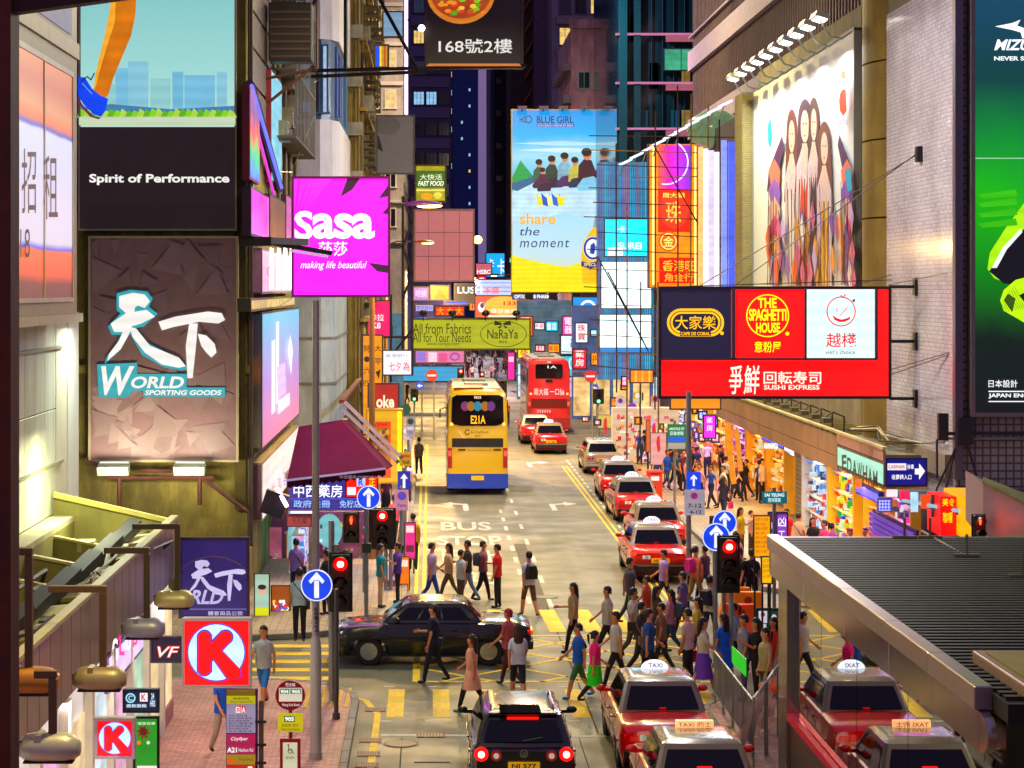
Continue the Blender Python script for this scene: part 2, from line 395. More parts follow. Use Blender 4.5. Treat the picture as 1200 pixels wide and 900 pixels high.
# ---- painted markings, 4 mm sheets
YEL = mat('#e8c800', .7, grain=.3, scale=9, stain=.25); WHT = mat('#cfcabd', .7, grain=.3, scale=9, stain=.3)
def sheet(pl, m, z=.004, name='road_marking'):
    g = M(); g.fix = False
    for p in pl: g.add([(x, y, z) for x, y in p], [tuple(range(len(p)))])
    return struct(g.build(name, m))
def strip(xa, ya, xb, yb, w):
    L = math.hypot(xb-xa, yb-ya); nx, ny = -(yb-ya)/L*w/2, (xb-xa)/L*w/2
    return [(xa-nx, ya-ny), (xb-nx, yb-ny), (xb+nx, yb+ny), (xa+nx, ya+ny)]
def ln(pts, w): return [strip(*a, *b, w) for a, b in zip(pts, pts[1:])]
for i in range(8):                                  # near crossing
    if i in (): continue
    x = -.72+.93*i
    sheet([strip(x, 42.25, x+(.0 if i < 5 else -.15*(i-4)*.3), 45.2, .34)], YEL)
for x in (3.05, 3.95, 4.75, 5.6, 6.4, -0.1, .8, 1.7): sheet([strip(x+.1, 52.8, x, 56.4, .42)], YEL)   # far crossing
for i in range(5): sheet([strip(-4.3, 46.5+1.05*i, -2.15, 46.5+1.05*i, .42)], YEL)                 # crossing over the side street
sheet([strip(-.95, 40.6, 6.0, 40.4, .16)], WHT)      # stop line
for x in (-.9, .0, .95, 1.9, 2.8, 3.8, 4.6, 5.4):
    for y in (41.9, 45.55): sheet([strip(x-.1, y, x+.12, y, .1)], WHT)
hx0, hx1, hy0, hy1 = -.32, 6.3, 46.1, 52.2
box_lines = ln([(hx0, hy0), (hx1, hy0), (hx1, hy1), (hx0, hy1), (hx0, hy0)], .16)
d = 2.2
c = hx0-hy1
while c < hx1-hy0:                                   # y = x - c  and mirrored
    ys = [(x, x-c) for x in (hx0, hx1) if hy0 <= x-c <= hy1]+[(y+c, y) for y in (hy0, hy1) if hx0 < y+c < hx1]
    if len(ys) >= 2: box_lines.append(strip(*ys[0], *ys[1], .12)); box_lines.append(strip(hx0+hx1-ys[0][0], ys[0][1], hx0+hx1-ys[1][0], ys[1][1], .12))
    c += d
sheet(box_lines, YEL, .005)
sheet(ln([(-1.08, 30), (-1.06, 42.6), (-1.35, 44.0), (-2.2, 45.1), (-3.4, 45.35), (-9, 45.35)], .13), YEL, .006)
for dx in (0, .22): sheet(ln([(-.42+dx, 57), (-.42+dx, 116)], .09), YEL)
for dx in (0, .2): sheet(ln([(6.3+dx, 58), (6.3+dx, 68), (6.28+dx, 102)], .08), YEL, .006)
sheet([strip(6.72, y, 6.72, y+1.0, .1) for y in [62+1.7*i for i in range(26)]], WHT, .006)
sheet([strip(2.66, y, 2.66, y+1.3, .13) for y in [57.5+2.9*i for i in range(9)]]+[strip(3.22, y, 3.22, y+1.5, .12) for y in [57+4.6*i for i in range(12)]], WHT, .006)
sheet([strip(6.6, y, 9.0, y+.4, .14) for y in (66, 72.8, 79.6, 86.4, 93)], WHT, .007)
DKP = mat('#4a423c', .75, grain=.2, stain=.3)
sheet([[(2.76, 55), (3.14, 55), (3.14, 71), (2.76, 71)]], DKP, .003, 'road_patch')
sheet([[(-.3, 38.2), (.35, 38.2), (.35, 38.3), (-.3, 38.3)], strip(.9, 30, .9, 40.3, .025), strip(-.55, 30, -.55, 40.3, .025), strip(3.2, 40.8, 3.1, 57, .03), strip(-.9, 57.2, 6.2, 57.2, .03), strip(2.8, 30, 2.8, 40.3, .02), strip(-1, 36, 6, 36, .02)], mat('#191715', .9), .0035, 'road_joint')
def gtext(t, x0, x1, y0, y1, z=.006, off=.02):
    vs, fs = glyphs(t, off); g = M(); g.fix = False
    g.add([(x0+(x1-x0)*u, y0+(y1-y0)*v, z) for u, v in vs], fs); return struct(g.build('road_lettering', WHT))
gtext('BUS', .35, 2.15, 74.9, 77.6); gtext('STOP', .2, 2.4, 70.6, 73.2)
gtext('巴', .35, 1.15, 66.2, 69.2); gtext('士', 1.45, 2.25, 66.2, 69.2); gtext('站', 1.0, 1.9, 61.2, 64.4)
gtext('TAXI', 7.0, 8.8, 87.5, 89.8); gtext('的士', 7.0, 8.8, 69.5, 71.5)
def arrow(cx, cy, kind='R', s=1.0):
    sg = 1 if kind == 'R' else -1
    sheet([[(cx-.1*s, cy), (cx+.1*s, cy), (cx+.1*s, cy+2.6*s), (cx-.1*s, cy+2.6*s)],
           [(cx+sg*.1*s, cy+2.2*s), (cx+sg*.1*s, cy+2.6*s), (cx+sg*.5*s, cy+2.9*s), (cx+sg*.5*s, cy+2.4*s)],
           [(cx+sg*.5*s, cy+1.9*s), (cx+sg*.5*s, cy+3.4*s), (cx+sg*1.0*s, cy+2.65*s)]], WHT, .006)
arrow(4.75, 81.5); arrow(4.75, 101.5); arrow(1.35, 81.5, 'L')
# ================================================================== WINDOWS
WM = {}
def window(parent, x, y, z, facing, w, h, glass, frame, name='window', ac=False, mull=1, depth=.14):
    """frame with a recessed pane and mullions; (x, y, z) = centre, facing S (to the camera), E (+X) or W (-X)"""
    k = (w, h, glass.name, frame.name, mull)
    if k not in WM:
        f = M(); t = .07
        f.box(-w/2, w/2, -.05, depth, h/2-t, h/2); f.box(-w/2-.06, w/2+.06, -.09, depth, -h/2, -h/2+t)
        f.box(-w/2, -w/2+t, -.05, depth, -h/2+t, h/2-t); f.box(w/2-t, w/2, -.05, depth, -h/2+t, h/2-t)
        for i in range(mull): xx = -w/2+w*(i+1)/(mull+1); f.box(xx-.025, xx+.025, -.03, depth, -h/2+t, h/2-t)
        fo = f.build('tmp', frame); p = M().box(-w/2+t, w/2-t, -.012, .0, -h/2+t, h/2-t).build('tmp', glass)
        fo.data.transform(Matrix.Translation(fo.location)); p.data.transform(Matrix.Translation(p.location))
        WM[k] = (fo.data, p.data); bpy.data.objects.remove(fo); bpy.data.objects.remove(p)
    rz = {'S': 0, 'E': math.pi/2, 'W': -math.pi/2}[facing]
    o = bpy.data.objects.new(name, WM[k][0]); COL.objects.link(o); o.parent = parent; o.location = Vector((x, y, z))-Vector(parent.location); o.rotation_euler = (0, 0, rz)
    p = bpy.data.objects.new('pane', WM[k][1]); COL.objects.link(p); p.parent = o
    return o
def grid(parent, facing, at, a0, a1, na, z0, z1, nz, w, h, glasses, frame, mull=1):
    for j in range(nz):
        for i in range(na):
            a = a0+(a1-a0)*(i+.5)/na; z = z0+(z1-z0)*(j+.5)/nz; g = R.choice(glasses)
            if facing == 'S': window(parent, a, at, z, 'S', w, h, g, frame, mull=mull)
            else: window(parent, at, a, z, facing, w, h, g, frame, mull=mull)
WDARK = mat('#10141c', .1); WWARM = mat('#e8c887', .4, e=.9, grain=.5, scale=2); WCOOL = mat('#9fc7e8', .4, e=.8, grain=.4, scale=2); WTEAL = mat('#0d2c30', .15)
ACM = mat('#9a948a', .6, grain=.25, stain=.3)
AC = {}
def aircon(parent, x, y, z, facing, s=1.0):
    if 'm' not in AC:
        g = M(); g.box(-.4, .4, -.42, 0, -.25, .25)
        for i in range(6): g.box(-.36, .36, -.44, -.42, -.2+.075*i, -.165+.075*i)
        g.box(-.42, .42, -.46, 0, -.31, -.26)
        o = g.build('tmp', ACM); o.data.transform(Matrix.Translation(o.location)); AC['m'] = o.data; bpy.data.objects.remove(o)
    o = bpy.data.objects.new('air_conditioner', AC['m']); COL.objects.link(o); o.parent = parent
    o.location = Vector((x, y, z))-Vector(parent.location); o.rotation_euler = (0, 0, {'S': 0, 'E': math.pi/2, 'W': -math.pi/2}[facing]); o.scale = (s, s, s)
def bld(label, x0, x1, y0, y1, z1, m, z0=0, name='building', cat='building'):
    r = thing(name, label, cat, ((x0+x1)/2, (y0+y1)/2, z0)); M().box(x0, x1, y0, y1, z0, z1).build('wall', m, r); return r
# ---- left row ------------------------------------------------------
CONC = mat('#948a4c', .85, grain=.35, scale=1.2, bump=.5, stain=.55)
wb = bld('grime-stained concrete corner building whose flank carries the World sports board', -16, -5.0, 58, 78, 26, CONC)
for z in (6.2, 12.35, 18.5): M().box(-15.9, -4.92, 57.85, 58, z, z+.22).build('ledge', CONC, wb)
OLIVE = mat('#5c5322', .8, grain=.4, scale=2, stain=.6)
M().box(-9.95, -9.62, 57.8, 57.998, 3.9, 12.3).box(-5.32, -5.02, 57.8, 57.998, 2.5, 26).build('pilaster', OLIVE, wb)
for x, r_ in ((-4.93, .05), (-4.86, .035)): M().tube([(x, 57.9, 1.5), (x, 57.9, 24)], r_, 8).build('drain_pipe', mat('#4a3f35', .6, grain=.3), wb)
for k in range(11):
    z = 13.2+1.02*k; M().box(-5.0, -4.94, 58.6, 66, z, z+.9).build('cladding_panel', mat('#43383a', .6, grain=.3), wb)
# curved white corner bays next door
CREAM = mat('#b5aea2', .7, grain=.15, scale=.8, stain=.3)
cb = bld('white corner block with stacked rounded bays behind the magenta sign', -14, -5.2, 78.2, 92, 30, CREAM)
def bayring(off=0, z=0): return [(-5.3, 79.6-off, z), (-4.1-off*.2, 79.6-off, z), (-3.75+off*.4, 79.9-off*.4, z), (-3.6+off, 80.6, z), (-3.6+off, 91.5, z), (-5.3, 91.5, z)]
def bay(z0, z1, off, m, name):
    g = M(); g.loft([bayring(off, z0), bayring(off, z1)]); return g.build(name, m, cb)
WHITEB = mat('#c9c3d0', .6, grain=.12, scale=.9, stain=.2)
bay(12.6, 14.8, .14, WHITEB, 'bay_band'); bay(17.8, 21.2, .14, WHITEB, 'bay_band'); bay(23.8, 27, .14, WHITEB, 'bay_band')
bay(14.8, 17.8, -.04, mat('#56657d', .3), 'bay_core'); bay(21.2, 23.8, -.04, mat('#3c4c66', .3), 'bay_core')
bay(3.2, 8.9, 0, mat('#a9b3bd', .8, grain=.25, scale=.8, stain=.35, bump=.3), 'lower_wall'); bay(8.9, 12.6, -.06, mat('#6c6274', .7), 'recess')
for z in (4.9, 6.6): bay(z, z+.09, .05, mat('#6f6c68', .7), 'band')
BLUEF = mat('#4b6f9e', .4, grain=.1)
for i, (m_) in enumerate([lit('#d873b8', .9, .4), lit('#9ac4ee', .9, .3), mat('#3a3340', .3)]):
    window(cb, -5.05+.42*i, 79.5, 16.3, 'S', .4, 2.6, m_, BLUEF, mull=0)
window(cb, -4.0, 79.52, 16.3, 'S', .36, 2.6, lit('#bfd0e8', .6), BLUEF, mull=0)
for i in range(7): window(cb, -3.6, 81.4+1.5*i, 16.3, 'E', 1.4, 2.7, R.choice([WDARK, lit('#e0a8d0', .5, .4), mat('#c9c2a0', .4)]), BLUEF)
for i in range(7): window(cb, -3.6, 81.4+1.5*i, 22.5, 'E', 1.4, 2.3, R.choice([WDARK, WCOOL]), BLUEF)
# old tenement with air conditioners
TEN = mat('#a08c52', .85, grain=.35, scale=.9, bump=.3, stain=.5)
tb = bld('yellow-lit old tenement front crowded with air conditioners and window cages', -14, -3.1, 92.2, 118, 34, TEN)
for j in range(9):
    for i in range(6):
        y = 94.6+4.1*i; z = 5.6+3.05*j
        window(tb, -3.08, y, z, 'E', 1.5, 1.5, R.choice([WDARK, WDARK, WWARM, mat('#4a4436', .3)]), mat('#6d6448', .6))
        if R.random() < .7: aircon(tb, -3.08, y+R.uniform(-.6, .6), z-1.05, 'E', R.uniform(.9, 1.25))
        if R.random() < .45:
            g = M(); yy = y
            for q_ in range(5): g.box(-3.05, -2.45, yy-.8, yy+.8, z-.8+.35*q_, z-.77+.35*q_)
            for q_ in (-.8, 0, .8): g.box(-2.47, -2.43, yy+q_-.02, yy+q_+.02, z-.8, z+.65)
            g.build('window_cage', mat('#5d5a4c', .5, .3), tb)
    M().box(-3.08, -2.8, 92.4, 117.8, 4.0+3.05*j, 4.15+3.05*j).build('ledge', TEN, tb)
for y in (93, 100, 108, 115): M().tube([(-3.0, y, 2), (-3.0, y, 33)], .07, 6).build('drain_pipe', mat('#6b5f45', .6), tb)
# across the avenue, left
lb4 = bld('grey-cream slab with dark square windows above the blank board', -14, -1.9, 146, 175, 40, mat('#a7a18f', .8, grain=.2, stain=.25))
grid(lb4, 'S', 145.98, -5.6, -2.2, 3, 12, 39, 10, .8, 1.35, [WDARK, WDARK, WDARK, WWARM], mat('#cfc8b4', .6))
for j in range(10): M().box(-6, -1.9, 145.8, 146, 11.6+2.7*j, 11.85+2.7*j).build('ledge', mat('#c2bba4', .7), lb4)
grid(lb4, 'E', -1.88, 147, 174, 7, 12, 39, 9, 1.4, 1.4, [WDARK, WDARK, WWARM, WCOOL], mat('#8b8676', .6))
lb5 = bld('violet-grey office tower with a few lit window rows above the pink board', -3.0, 2.2, 230, 260, 60, mat('#4a4360', .7, grain=.2))
for j in range(12):
    z = 17+3.3*j
    M().box(-2.2, 2.0, 229.8, 230, z, z+1.1).build('balcony_slab', mat('#5d5577', .7), lb5)
    for i in range(3): window(lb5, -1.3+1.35*i, 229.95, z+2.1, 'S', 1.2, 1.5, (WWARM if j in (5, 9) else WCOOL if j in (3, 7) and i < 2 else R.choice([WDARK, WDARK, mat('#3a4458', .3, e=.25)])), mat('#2d2a3e', .5), mull=2)
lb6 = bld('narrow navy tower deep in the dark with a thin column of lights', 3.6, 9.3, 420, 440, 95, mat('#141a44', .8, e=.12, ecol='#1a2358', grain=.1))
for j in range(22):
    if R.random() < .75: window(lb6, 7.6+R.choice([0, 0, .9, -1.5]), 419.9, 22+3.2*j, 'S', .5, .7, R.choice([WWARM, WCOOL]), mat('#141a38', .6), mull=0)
lb7 = bld('slim mauve tower with pale vertical fin beside the blue beer billboard', 7.4, 10.0, 262, 285, 75, mat('#3b3654', .7, grain=.15, scale=.5))
M().box(7.3, 7.75, 261.6, 262, 5, 75).build('fin', mat('#6d6488', .6), lb7)
M().box(9.1, 9.35, 261.7, 262, 5, 75).build('fin', mat('#4e4769', .6), lb7)
for j in range(14): window(lb7, 8.4, 261.95, 14+4*j, 'S', .9, .8, WDARK if R.random() < .85 else WCOOL, mat('#3b3654', .6), mull=0)
lb8 = bld('dark violet slab filling the distance left of the navy tower', -14, 3.4, 330, 350, 62, mat('#2b2844', .8))
grid(lb8, 'S', 329.9, 1.6, 3.4, 2, 26, 60, 12, .7, 1, [WDARK, WWARM, WCOOL], mat('#2b2844', .8), mull=0)
# ---- right, far ----------------------------------------------------
rb1 = bld('brown tower with rows of slanted orange sunshades above the blue billboard', 9.2, 14.4, 240, 262, 75, mat('#4a3a3e', .8, grain=.2))
for j in range(17):
    z = 24+2.6*j
    M().prism([(10.5, 239.9, z), (11.4, 239.9, z+1.6), (11.4, 239.9, z+1.95), (10.5, 239.9, z+.5)], (0, -.6, 0)).build('sunshade', mat('#8d5a32', .7), rb1)
M().box(11.5, 12.9, 239.5, 240, 20, 75).build('pier', mat('#6f5f74', .7, grain=.2), rb1)
rb2 = bld('grey high-rise with a grid of dark balconies behind the pink tenement', 12.8, 21.6, 226, 238, 75, mat('#94869a', .8, grain=.2, stain=.2))
for j in range(14):
    z = 20+3.3*j
    M().box(13.3, 21.4, 225.4, 226, z, z+.8).build('balcony', mat('#8d7f86', .75, grain=.2), rb2)
    for i in range(5): window(rb2, 14.2+1.65*i, 225.95, z+2.0, 'S', 1.25, 1.9, R.choice([WDARK, WDARK, WTEAL, mat('#4a4450', .4), WWARM]), mat('#5f5560', .6))
PINK = mat('#d0a8b4', .85, grain=.3, scale=.8, stain=.45, bump=.3)
rb3 = bld('stained pink tenement with green shuttered windows above the beer billboard', 10.85, 15.2, 165, 182, 28.6, PINK)
for z in (24.6, 20.9, 17.2):
    for x in (11.85, 14.1): window(rb3, x, 164.97, z, 'S', .95, 1.35, WTEAL, mat('#7fa090', .5))
M().box(10.7, 15.3, 164.7, 165, 28.6, 29.3).build('parapet', PINK, rb3); M().box(12.9, 13.6, 166, 167, 29.3, 32.2).build('chimney', PINK, rb3)
M().tube([(12.75, 164.9, 15), (12.75, 164.9, 24)], .08, 6).build('drain_pipe', mat('#4b434a', .6), rb3)
for j in range(6):
    for i in range(5):
        y = 166+3.2*i; z = 14+2.5*j
        window(rb3, 10.83, y, z, 'W', 1.3, 1.4, R.choice([WDARK, WTEAL, mat('#6b7f86', .4)]), PINK)
        M().box(10.2, 10.84, y-1.1, y+1.1, z-1.15, z-.55).build('balcony', mat('#7b7280', .7, grain=.3), rb3)
GLASSD = mat('#0d2430', .08, grain=.3, scale=.6)
rb4 = bld('dark blue glass tower with thin pink neon lines behind the scaffold', 12.2, 19.5, 140, 160, 62, GLASSD)
for i in range(9): M().box(12.3+.72*i, 12.34+.72*i, 139.9, 140, 8, 62).build('mullion', mat('#153040', .3), rb4)
for z in (10.3, 13.6, 16.0, 18.9, 21.9, 25.1, 28.4, 31.7):
    M().box(12.1, 17.8, 139.7, 139.98, z, z+.13).build('neon_line', lit('#d488b0', .6), rb4)
    if z in (18.9, 25.1, 21.9): M().box(15.4, 17.8, 139.6, 139.9, z-.42, z-.06).build('band', lit('#b86a80', .5), rb4)
M().box(12.35, 12.85, 139.6, 139.9, 5, 62).build('corner_fin', mat('#0a3a48', .3), rb4)
M().box(13.3, 13.75, 139.75, 139.95, 5, 62).build('glass_strip', mat('#143440', .2), rb4)
window(rb4, 16.4, 139.85, 22.6+.9, 'S', 2.3, 1.5, lit('#3f9a7c', .8, .5), mat('#112233', .4), mull=1)
for i in range(40):
    x = 12.9+.7*R.randint(0, 6); z = 9+3.1*R.randint(0, 9)
    if R.random() < .7: M().box(x+.05, x+.6, 139.93, 139.96, z+.2, z+1.9).build('glass_panel', R.choice([lit('#2a8878', .35, .6), lit('#b89850', .4, .6), mat('#1c4660', .1), mat('#12363f', .15), mat('#0a1a2c', .1), mat('#1c2c4a', .1)]), rb4)
# ---- right row: ribbed block, mural block, tile wall ---------------------
RIB = mat('#7a686e', .7, grain=.2)
rb5 = bld('dark office block with close vertical fins and pale sloping-looking ledges, top right', 16.0, 34, 58, 129, 50, mat('#1c181a', .6), z0=17.6)
g = M(); y = 58.3
while y < 128.8: g.box(15.78, 16.0, y, y+.14, 17.7, 50); y += .62
o = g.build('facade_fins', RIB, rb5); o['kind'] = 'stuff'
for z in (17.5, 21.6, 26.4, 31.2): M().box(15.55, 15.99, 57.8, 129.2, z, z+1.15).build('ledge', mat('#a89cb4', .6, grain=.2), rb5)
for z in (23.6, 28.6): M().box(15.6, 15.77, 57.8, 129.2, z, z+.12).build('rail', mat('#8d7f92', .5), rb5)
TILEB = tile_mat('#e0dcec', '#a8a4b4', .11, .14, 'X', var=.3, msize=.1, bump=.8)
TILEF = tile_mat('#a8a09a', '#5a5450', .2, .45, 'Y', var=.15, msize=.12)
mb = bld('building whose street front carries the floodlit mural of tall figures', 13.5, 30, 66.9, 88, 17.4, mat('#8f8672', .8, grain=.2, stain=.3))
for x0, x1, y in ((12.85, 13.5, 88.02),):
    M().box(x0, x1, y, y+2.2, 4.2, 16.6 if y < 90 else 15.6).build('tiled_pier', tile_mat('#94895c', '#6a6240', .15, .6, 'Y', .5), mb)
nb = bld('building behind the bamboo scaffold with screens along its front', 13.7, 30, 90.4, 128, 16.2, mat('#4a4458', .7, grain=.2))
ob = bld('corner block faced in small glossy pale tiles that catch coloured light', 13.5, 34, 55, 63.2, 16.6, TILEB)
M().box(13.52, 33.9, 54.9, 54.998, 0, 40).build('end_wall', TILEF, ob); M().box(13.52, 33.9, 55.1, 63, 16.6, 40).build('upper_wall', mat('#3b3436', .7), ob)
M().box(13.42, 13.62, 54.6, 54.89, 3.6, 17).build('metal_trim', mat('#6e6672', .4, .5), ob)
TAN = mat('#8d7a3f', .55, grain=.25, scale=1.1, stain=.4)
for k in range(6):
    z = 3.6+2.35*k
    g = M(); g.loft([[(13.75+.0-.55*math.sin(math.pi*t/8), 63.25+3.6*t/8, zz) for t in range(9)]+[(14.4, 66.85, zz), (14.4, 63.25, zz)] for zz in (z, z+2.3)]); g.build('column_casing', TAN, ob, smooth=40)
bb_ = M().box(13.3, 13.5, 55.2, 63, 3.6, 4.2).build('ledge', mat('#9b9388', .7, stain=.4), ob)
# far end of the street
fe = bld('pale block closing the view far behind the crowd', -16, 2, 300, 330, 26, mat('#77707c', .8, grain=.2))
grid(fe, 'S', 299.9, -14, 2, 9, 12, 25, 5, 1.2, 1.5, [WDARK, WWARM, WCOOL], mat('#948d99', .7))
fr = bld('blue-violet block behind the far shop signs', 9, 34, 265, 300, 24, mat('#5c5f85', .8, grain=.2))
grid(fr, 'S', 264.9, 9.5, 24, 9, 9, 23, 5, 1.1, 1.6, [WDARK, WWARM, WCOOL], mat('#7a7ea5', .7))
# ================================================================== VEHICLES (local: forward = +Y)
CHROME = mat('#c9c9c9', .15, 1.0, grain=.05); TAILR = mat('#c01010', .3, e=.5, grain=.1); BRAKE = mat('#ff0a06', .3, e=1.9, grain=.02); HOT = mat('#ffb49c', .3, e=5, grain=.02)
PLATE = mat('#e0b020', .4, e=.25); LAMPW = mat('#fff3d8', .3, e=2.0)
def paint(c, rough=.22): 
    m = mat(c, rough, .0, grain=.08, scale=.7); b = m.node_tree.nodes['Principled BSDF']; b.inputs['Coat Weight'].default_value = .8; b.inputs['Coat Roughness'].default_value = .05; return m
def wheel(root, x, y, r=.32, w=.2):
    s = 1 if x > 0 else -1
    g = M(); prof = [(r*.62, -.0), (r*.9, 0), (r, .03), (r, w-.03), (r*.9, w), (r*.62, w)]
    g.loft([[(x-s*w+s*b_, y+a*math.cos(2*math.pi*k/20), r+a*math.sin(2*math.pi*k/20)) for k in range(20)] for a, b_ in prof], cap=False)
    g.disc((x-s*w*.9, y, r), r*.62, 'X', s*.02, 20)
    o = g.build('wheel', RUBBER, root, smooth=40)
    h = M(); h.disc((x-s*.05, y, r), r*.62, 'X', s*.02, 20); h.disc((x-s*.03, y, r), r*.18, 'X', s*.03, 10)
    for k in range(8):
        a = 2*math.pi*k/8; h.obox((x-s*.02, y+r*.36*math.cos(a), r+r*.36*math.sin(a)), (.012, 0, 0), (0, r*.2*math.cos(a), r*.2*math.sin(a)), (0, -.025*math.sin(a), .025*math.cos(a)))
    ho = h.build('rim', CHROME, o)
    ho.location = (0, 0, 0)
def car(name, label, cat, c_body, c_roof=None, L=4.6, W=1.72, HT=1.5, kind='sedan', plate='', taxi=False, brake=False, group=None, lampm=None):
    root = thing(name, label, cat, (0, 0, 0), group)
    BP = paint(c_body); RP = paint(c_roof) if c_roof else BP
    hw = W/2; belt = .97 if kind != 'hatch' else 1.0; wf, wr, wrad = L/2-.85, -L/2+.85+(.1 if kind == 'sedan' else -.1), .32
    trunk = {'sedan': .98, 'hatch': 1.0, 'wagon': .97}[kind]; hood = .9
    yrb, yrr, yrf, ywb = {'sedan': (-L/2+1.08, -L/2+1.52, -L/2+2.76, -L/2+3.35), 'hatch': (-L/2+.1, -L/2+.5, -L/2+2.5, L/2-1.15), 'wagon': (-L/2+.12, -L/2+.42, -L/2+2.9, L/2-1.35)}[kind]
    ys = [-L/2+L*k/56 for k in range(57)]
    rings = []
    for y in ys:
        e = min(1, (L/2-abs(y))/.35); tp = 1-.10*(1-e)**2-.02*max(0, abs(y)/(L/2)-.6)
        zb = .24+.16*(1-e)**2
        for yw in (wf, wr):
            dd = abs(y-yw)
            if dd < wrad+.07: zb = max(zb, math.sqrt((wrad+.07)**2-dd*dd)+wrad*.95)
        zt = belt
        if y < yrb: zt = trunk-.03*(yrb-y)
        if y > ywb: zt = hood-.09*((y-ywb)/(L/2-ywb))**2
        zt -= .10*(1-e)**2
        w_ = hw*tp
        half = [(w_*.93, zb), (w_, max(.46, zb+.02)), (w_*1.0, .62), (w_*.985, .75), (w_*.945, zt-.035), (w_*.86, zt), (w_*.4, zt+.02)]
        rings.append([(x, y, z) for x, z in half]+[(-x, y, z) for x, z in half[::-1]])
    g = M(); g.loft(rings); g.build('body', BP, root, smooth=32)
    M().box(-hw*.92, hw*.92, -L/2+.15, L/2-.15, .2, .34).build('underbody', BLACK, root)
    g = M()
    for s in (-1, 1):
        for yy in (yrb+.35, (yrb+ywb)/2, ywb-.1): g.box(s*(hw-.004), s*(hw+.003), yy-.008, yy+.008, .42, belt-.06)
        g.box(s*(hw-.01), s*(hw+.012), -L/2+.4, L/2-.4, .60, .64)
        for yy in (yrb+.55, (yrb+ywb)/2+.2): g.box(s*hw*.99, s*(hw+.025), yy, yy+.18, .78, .81)
    g.box(-hw*.85, hw*.85, -L/2-.005, -L/2+.012, .595, .605)
    g.build('door_trim', BLACK, root)
    # greenhouse
    wb, wt = hw*.90, hw*.70; zt = HT; N = 5
    def xs(yv, z):                       # half width at height z
        return wb+(wt-wb)*((z-belt)/(zt-belt))**1.15
    def yr(z): t = (z-belt)/(zt-belt); return yrb+(yrr-yrb)*t**.95
    def yf(z): t = (z-belt)/(zt-belt); return ywb+(yrf-ywb)*t
    rings = []
    for k in range(N):
        z = belt-.03+(zt-.05-belt+.03)*k/(N-1); zz = max(z, belt)
        x = xs(0, zz); rings.append([(x, yr(zz)+.06, z), (x*.93, yr(zz), z), (-x*.93, yr(zz), z), (-x, yr(zz)+.06, z), (-x, yf(zz)-.06, z), (-x*.93, yf(zz), z), (x*.93, yf(zz), z), (x, yf(zz)-.06, z)])
    x = wt*.93; rings.append([(x, yrr+.14, zt-.008), (x*.93, yrr+.1, zt-.008), (-x*.93, yrr+.1, zt-.008), (-x, yrr+.14, zt-.008), (-x, yrf-.14, zt-.008), (-x*.93, yrf-.1, zt-.008), (x*.93, yrf-.1, zt-.008), (x, yrf-.14, zt-.008)])
    x *= .8; rings.append([(x, yrr+.3, zt+.012), (x*.93, yrr+.25, zt+.012), (-x*.93, yrr+.25, zt+.012), (-x, yrr+.3, zt+.012), (-x, yrf-.3, zt+.012), (-x*.93, yrf-.25, zt+.012), (x*.93, yrf-.25, zt+.012), (x, yrf-.3, zt+.012)])
    g = M(); g.loft(rings); g.build('roof', RP, root, smooth=28)
    GL = mat('#08090c', .04, grain=.03)
    def fq(fy, z0, z1, s, dx0=.12, name='rear_window'):
        g = M(); g.fix = False; n = 4; rr_ = []
        for k in range(n+1):
            z = z0+(z1-z0)*k/n; x = xs(0, z)*.93-dx0*.5; y = fy(z)+s*.012; rr_.append([(x, y, z), (0, y+s*.015, z), (-x, y, z)])
        g.loft(rr_, cap=False, closed=False); g.fix = True; return g.build(name, GL, root)
    rw = fq(yr, belt+.05, zt-.12, -1); fq(yf, belt+.04, zt-.1, 1, name='windscreen')
    for s in (-1, 1):
        segs = [(0.0, .36), (.38, .68)]+([(.70, 1.0)] if True else [])
        for a, b_ in segs:
            g = M(); g.fix = False; z0, z1 = belt+.05, zt-.13; q = []
            for z, t in ((z0, a), (z0, b_), (z1, b_), (z1, a)):
                y0, y1 = yr(z)+.2, yf(z)-.17; q.append((s*(xs(0, z)+.012), y0+(y1-y0)*t, z))
            g.quad(*q); g.fix = True; g.build('side_window', GL, root)
        mx = hw*.93
        g = M(); g.sphere((s*(hw+.09), ywb-.35, belt+.08), .095, .05, .065); g.box(s*hw*.9, s*(hw+.06), ywb-.38, ywb-.32, belt+.02, belt+.08)
        g.build('wing_mirror', BLACK if kind == 'hatch' else BP, root, smooth=50)
        for yw in (wf, wr): wheel(root, s*(hw-.02), yw, wrad)
        M().disc((s*(hw*.55), L/2-.02, .66), .12, 'Y', .03, 14).build('headlight', LAMPW, root)
        if kind == 'hatch':
            M().disc((s*hw*.80, -L/2+.03, .88), .115, 'Y', -.055, 18).build('tail_light', BRAKE, root); M().disc((s*hw*.80, -L/2-.026, .88), .055, 'Y', -.02, 14).build('lamp_core', HOT, root)
            g = M().disc((s*hw*.52, -L/2+.0, .86), .09, 'Y', -.04, 16); g.build('tail_light', mat('#8a1414', .2, e=.4), root)
            M().disc((s*hw*.52, -L/2-.04, .86), .048, 'Y', -.012, 14).build('reversing_lamp', mat('#d8c8c0', .2, e=.3), root)
        else:
            x0 = .45*hw; g = M().prism([(s*x0, -L/2-.012, .66), (s*hw*.9, -L/2+.03, .66), (s*hw*.9, -L/2+.03, .80), (s*x0, -L/2-.012, .80)], (0, .1, 0))
            g.build('tail_light', TAILR if not brake else mat('#e01818', .3, e=1.6), root)
            M().box(s*hw*.62, s*hw*.80, -L/2-.03, -L/2+.02, .69, .77).build('brake_lamp', BRAKE if brake else TAILR, root)
    M().box(-hw*.92, hw*.92, -L/2-.06, -L/2+.2, .36, .54).build('rear_bumper', BP if kind != 'sedan' else mat('#1c1416', .4), root, bevel=.03)
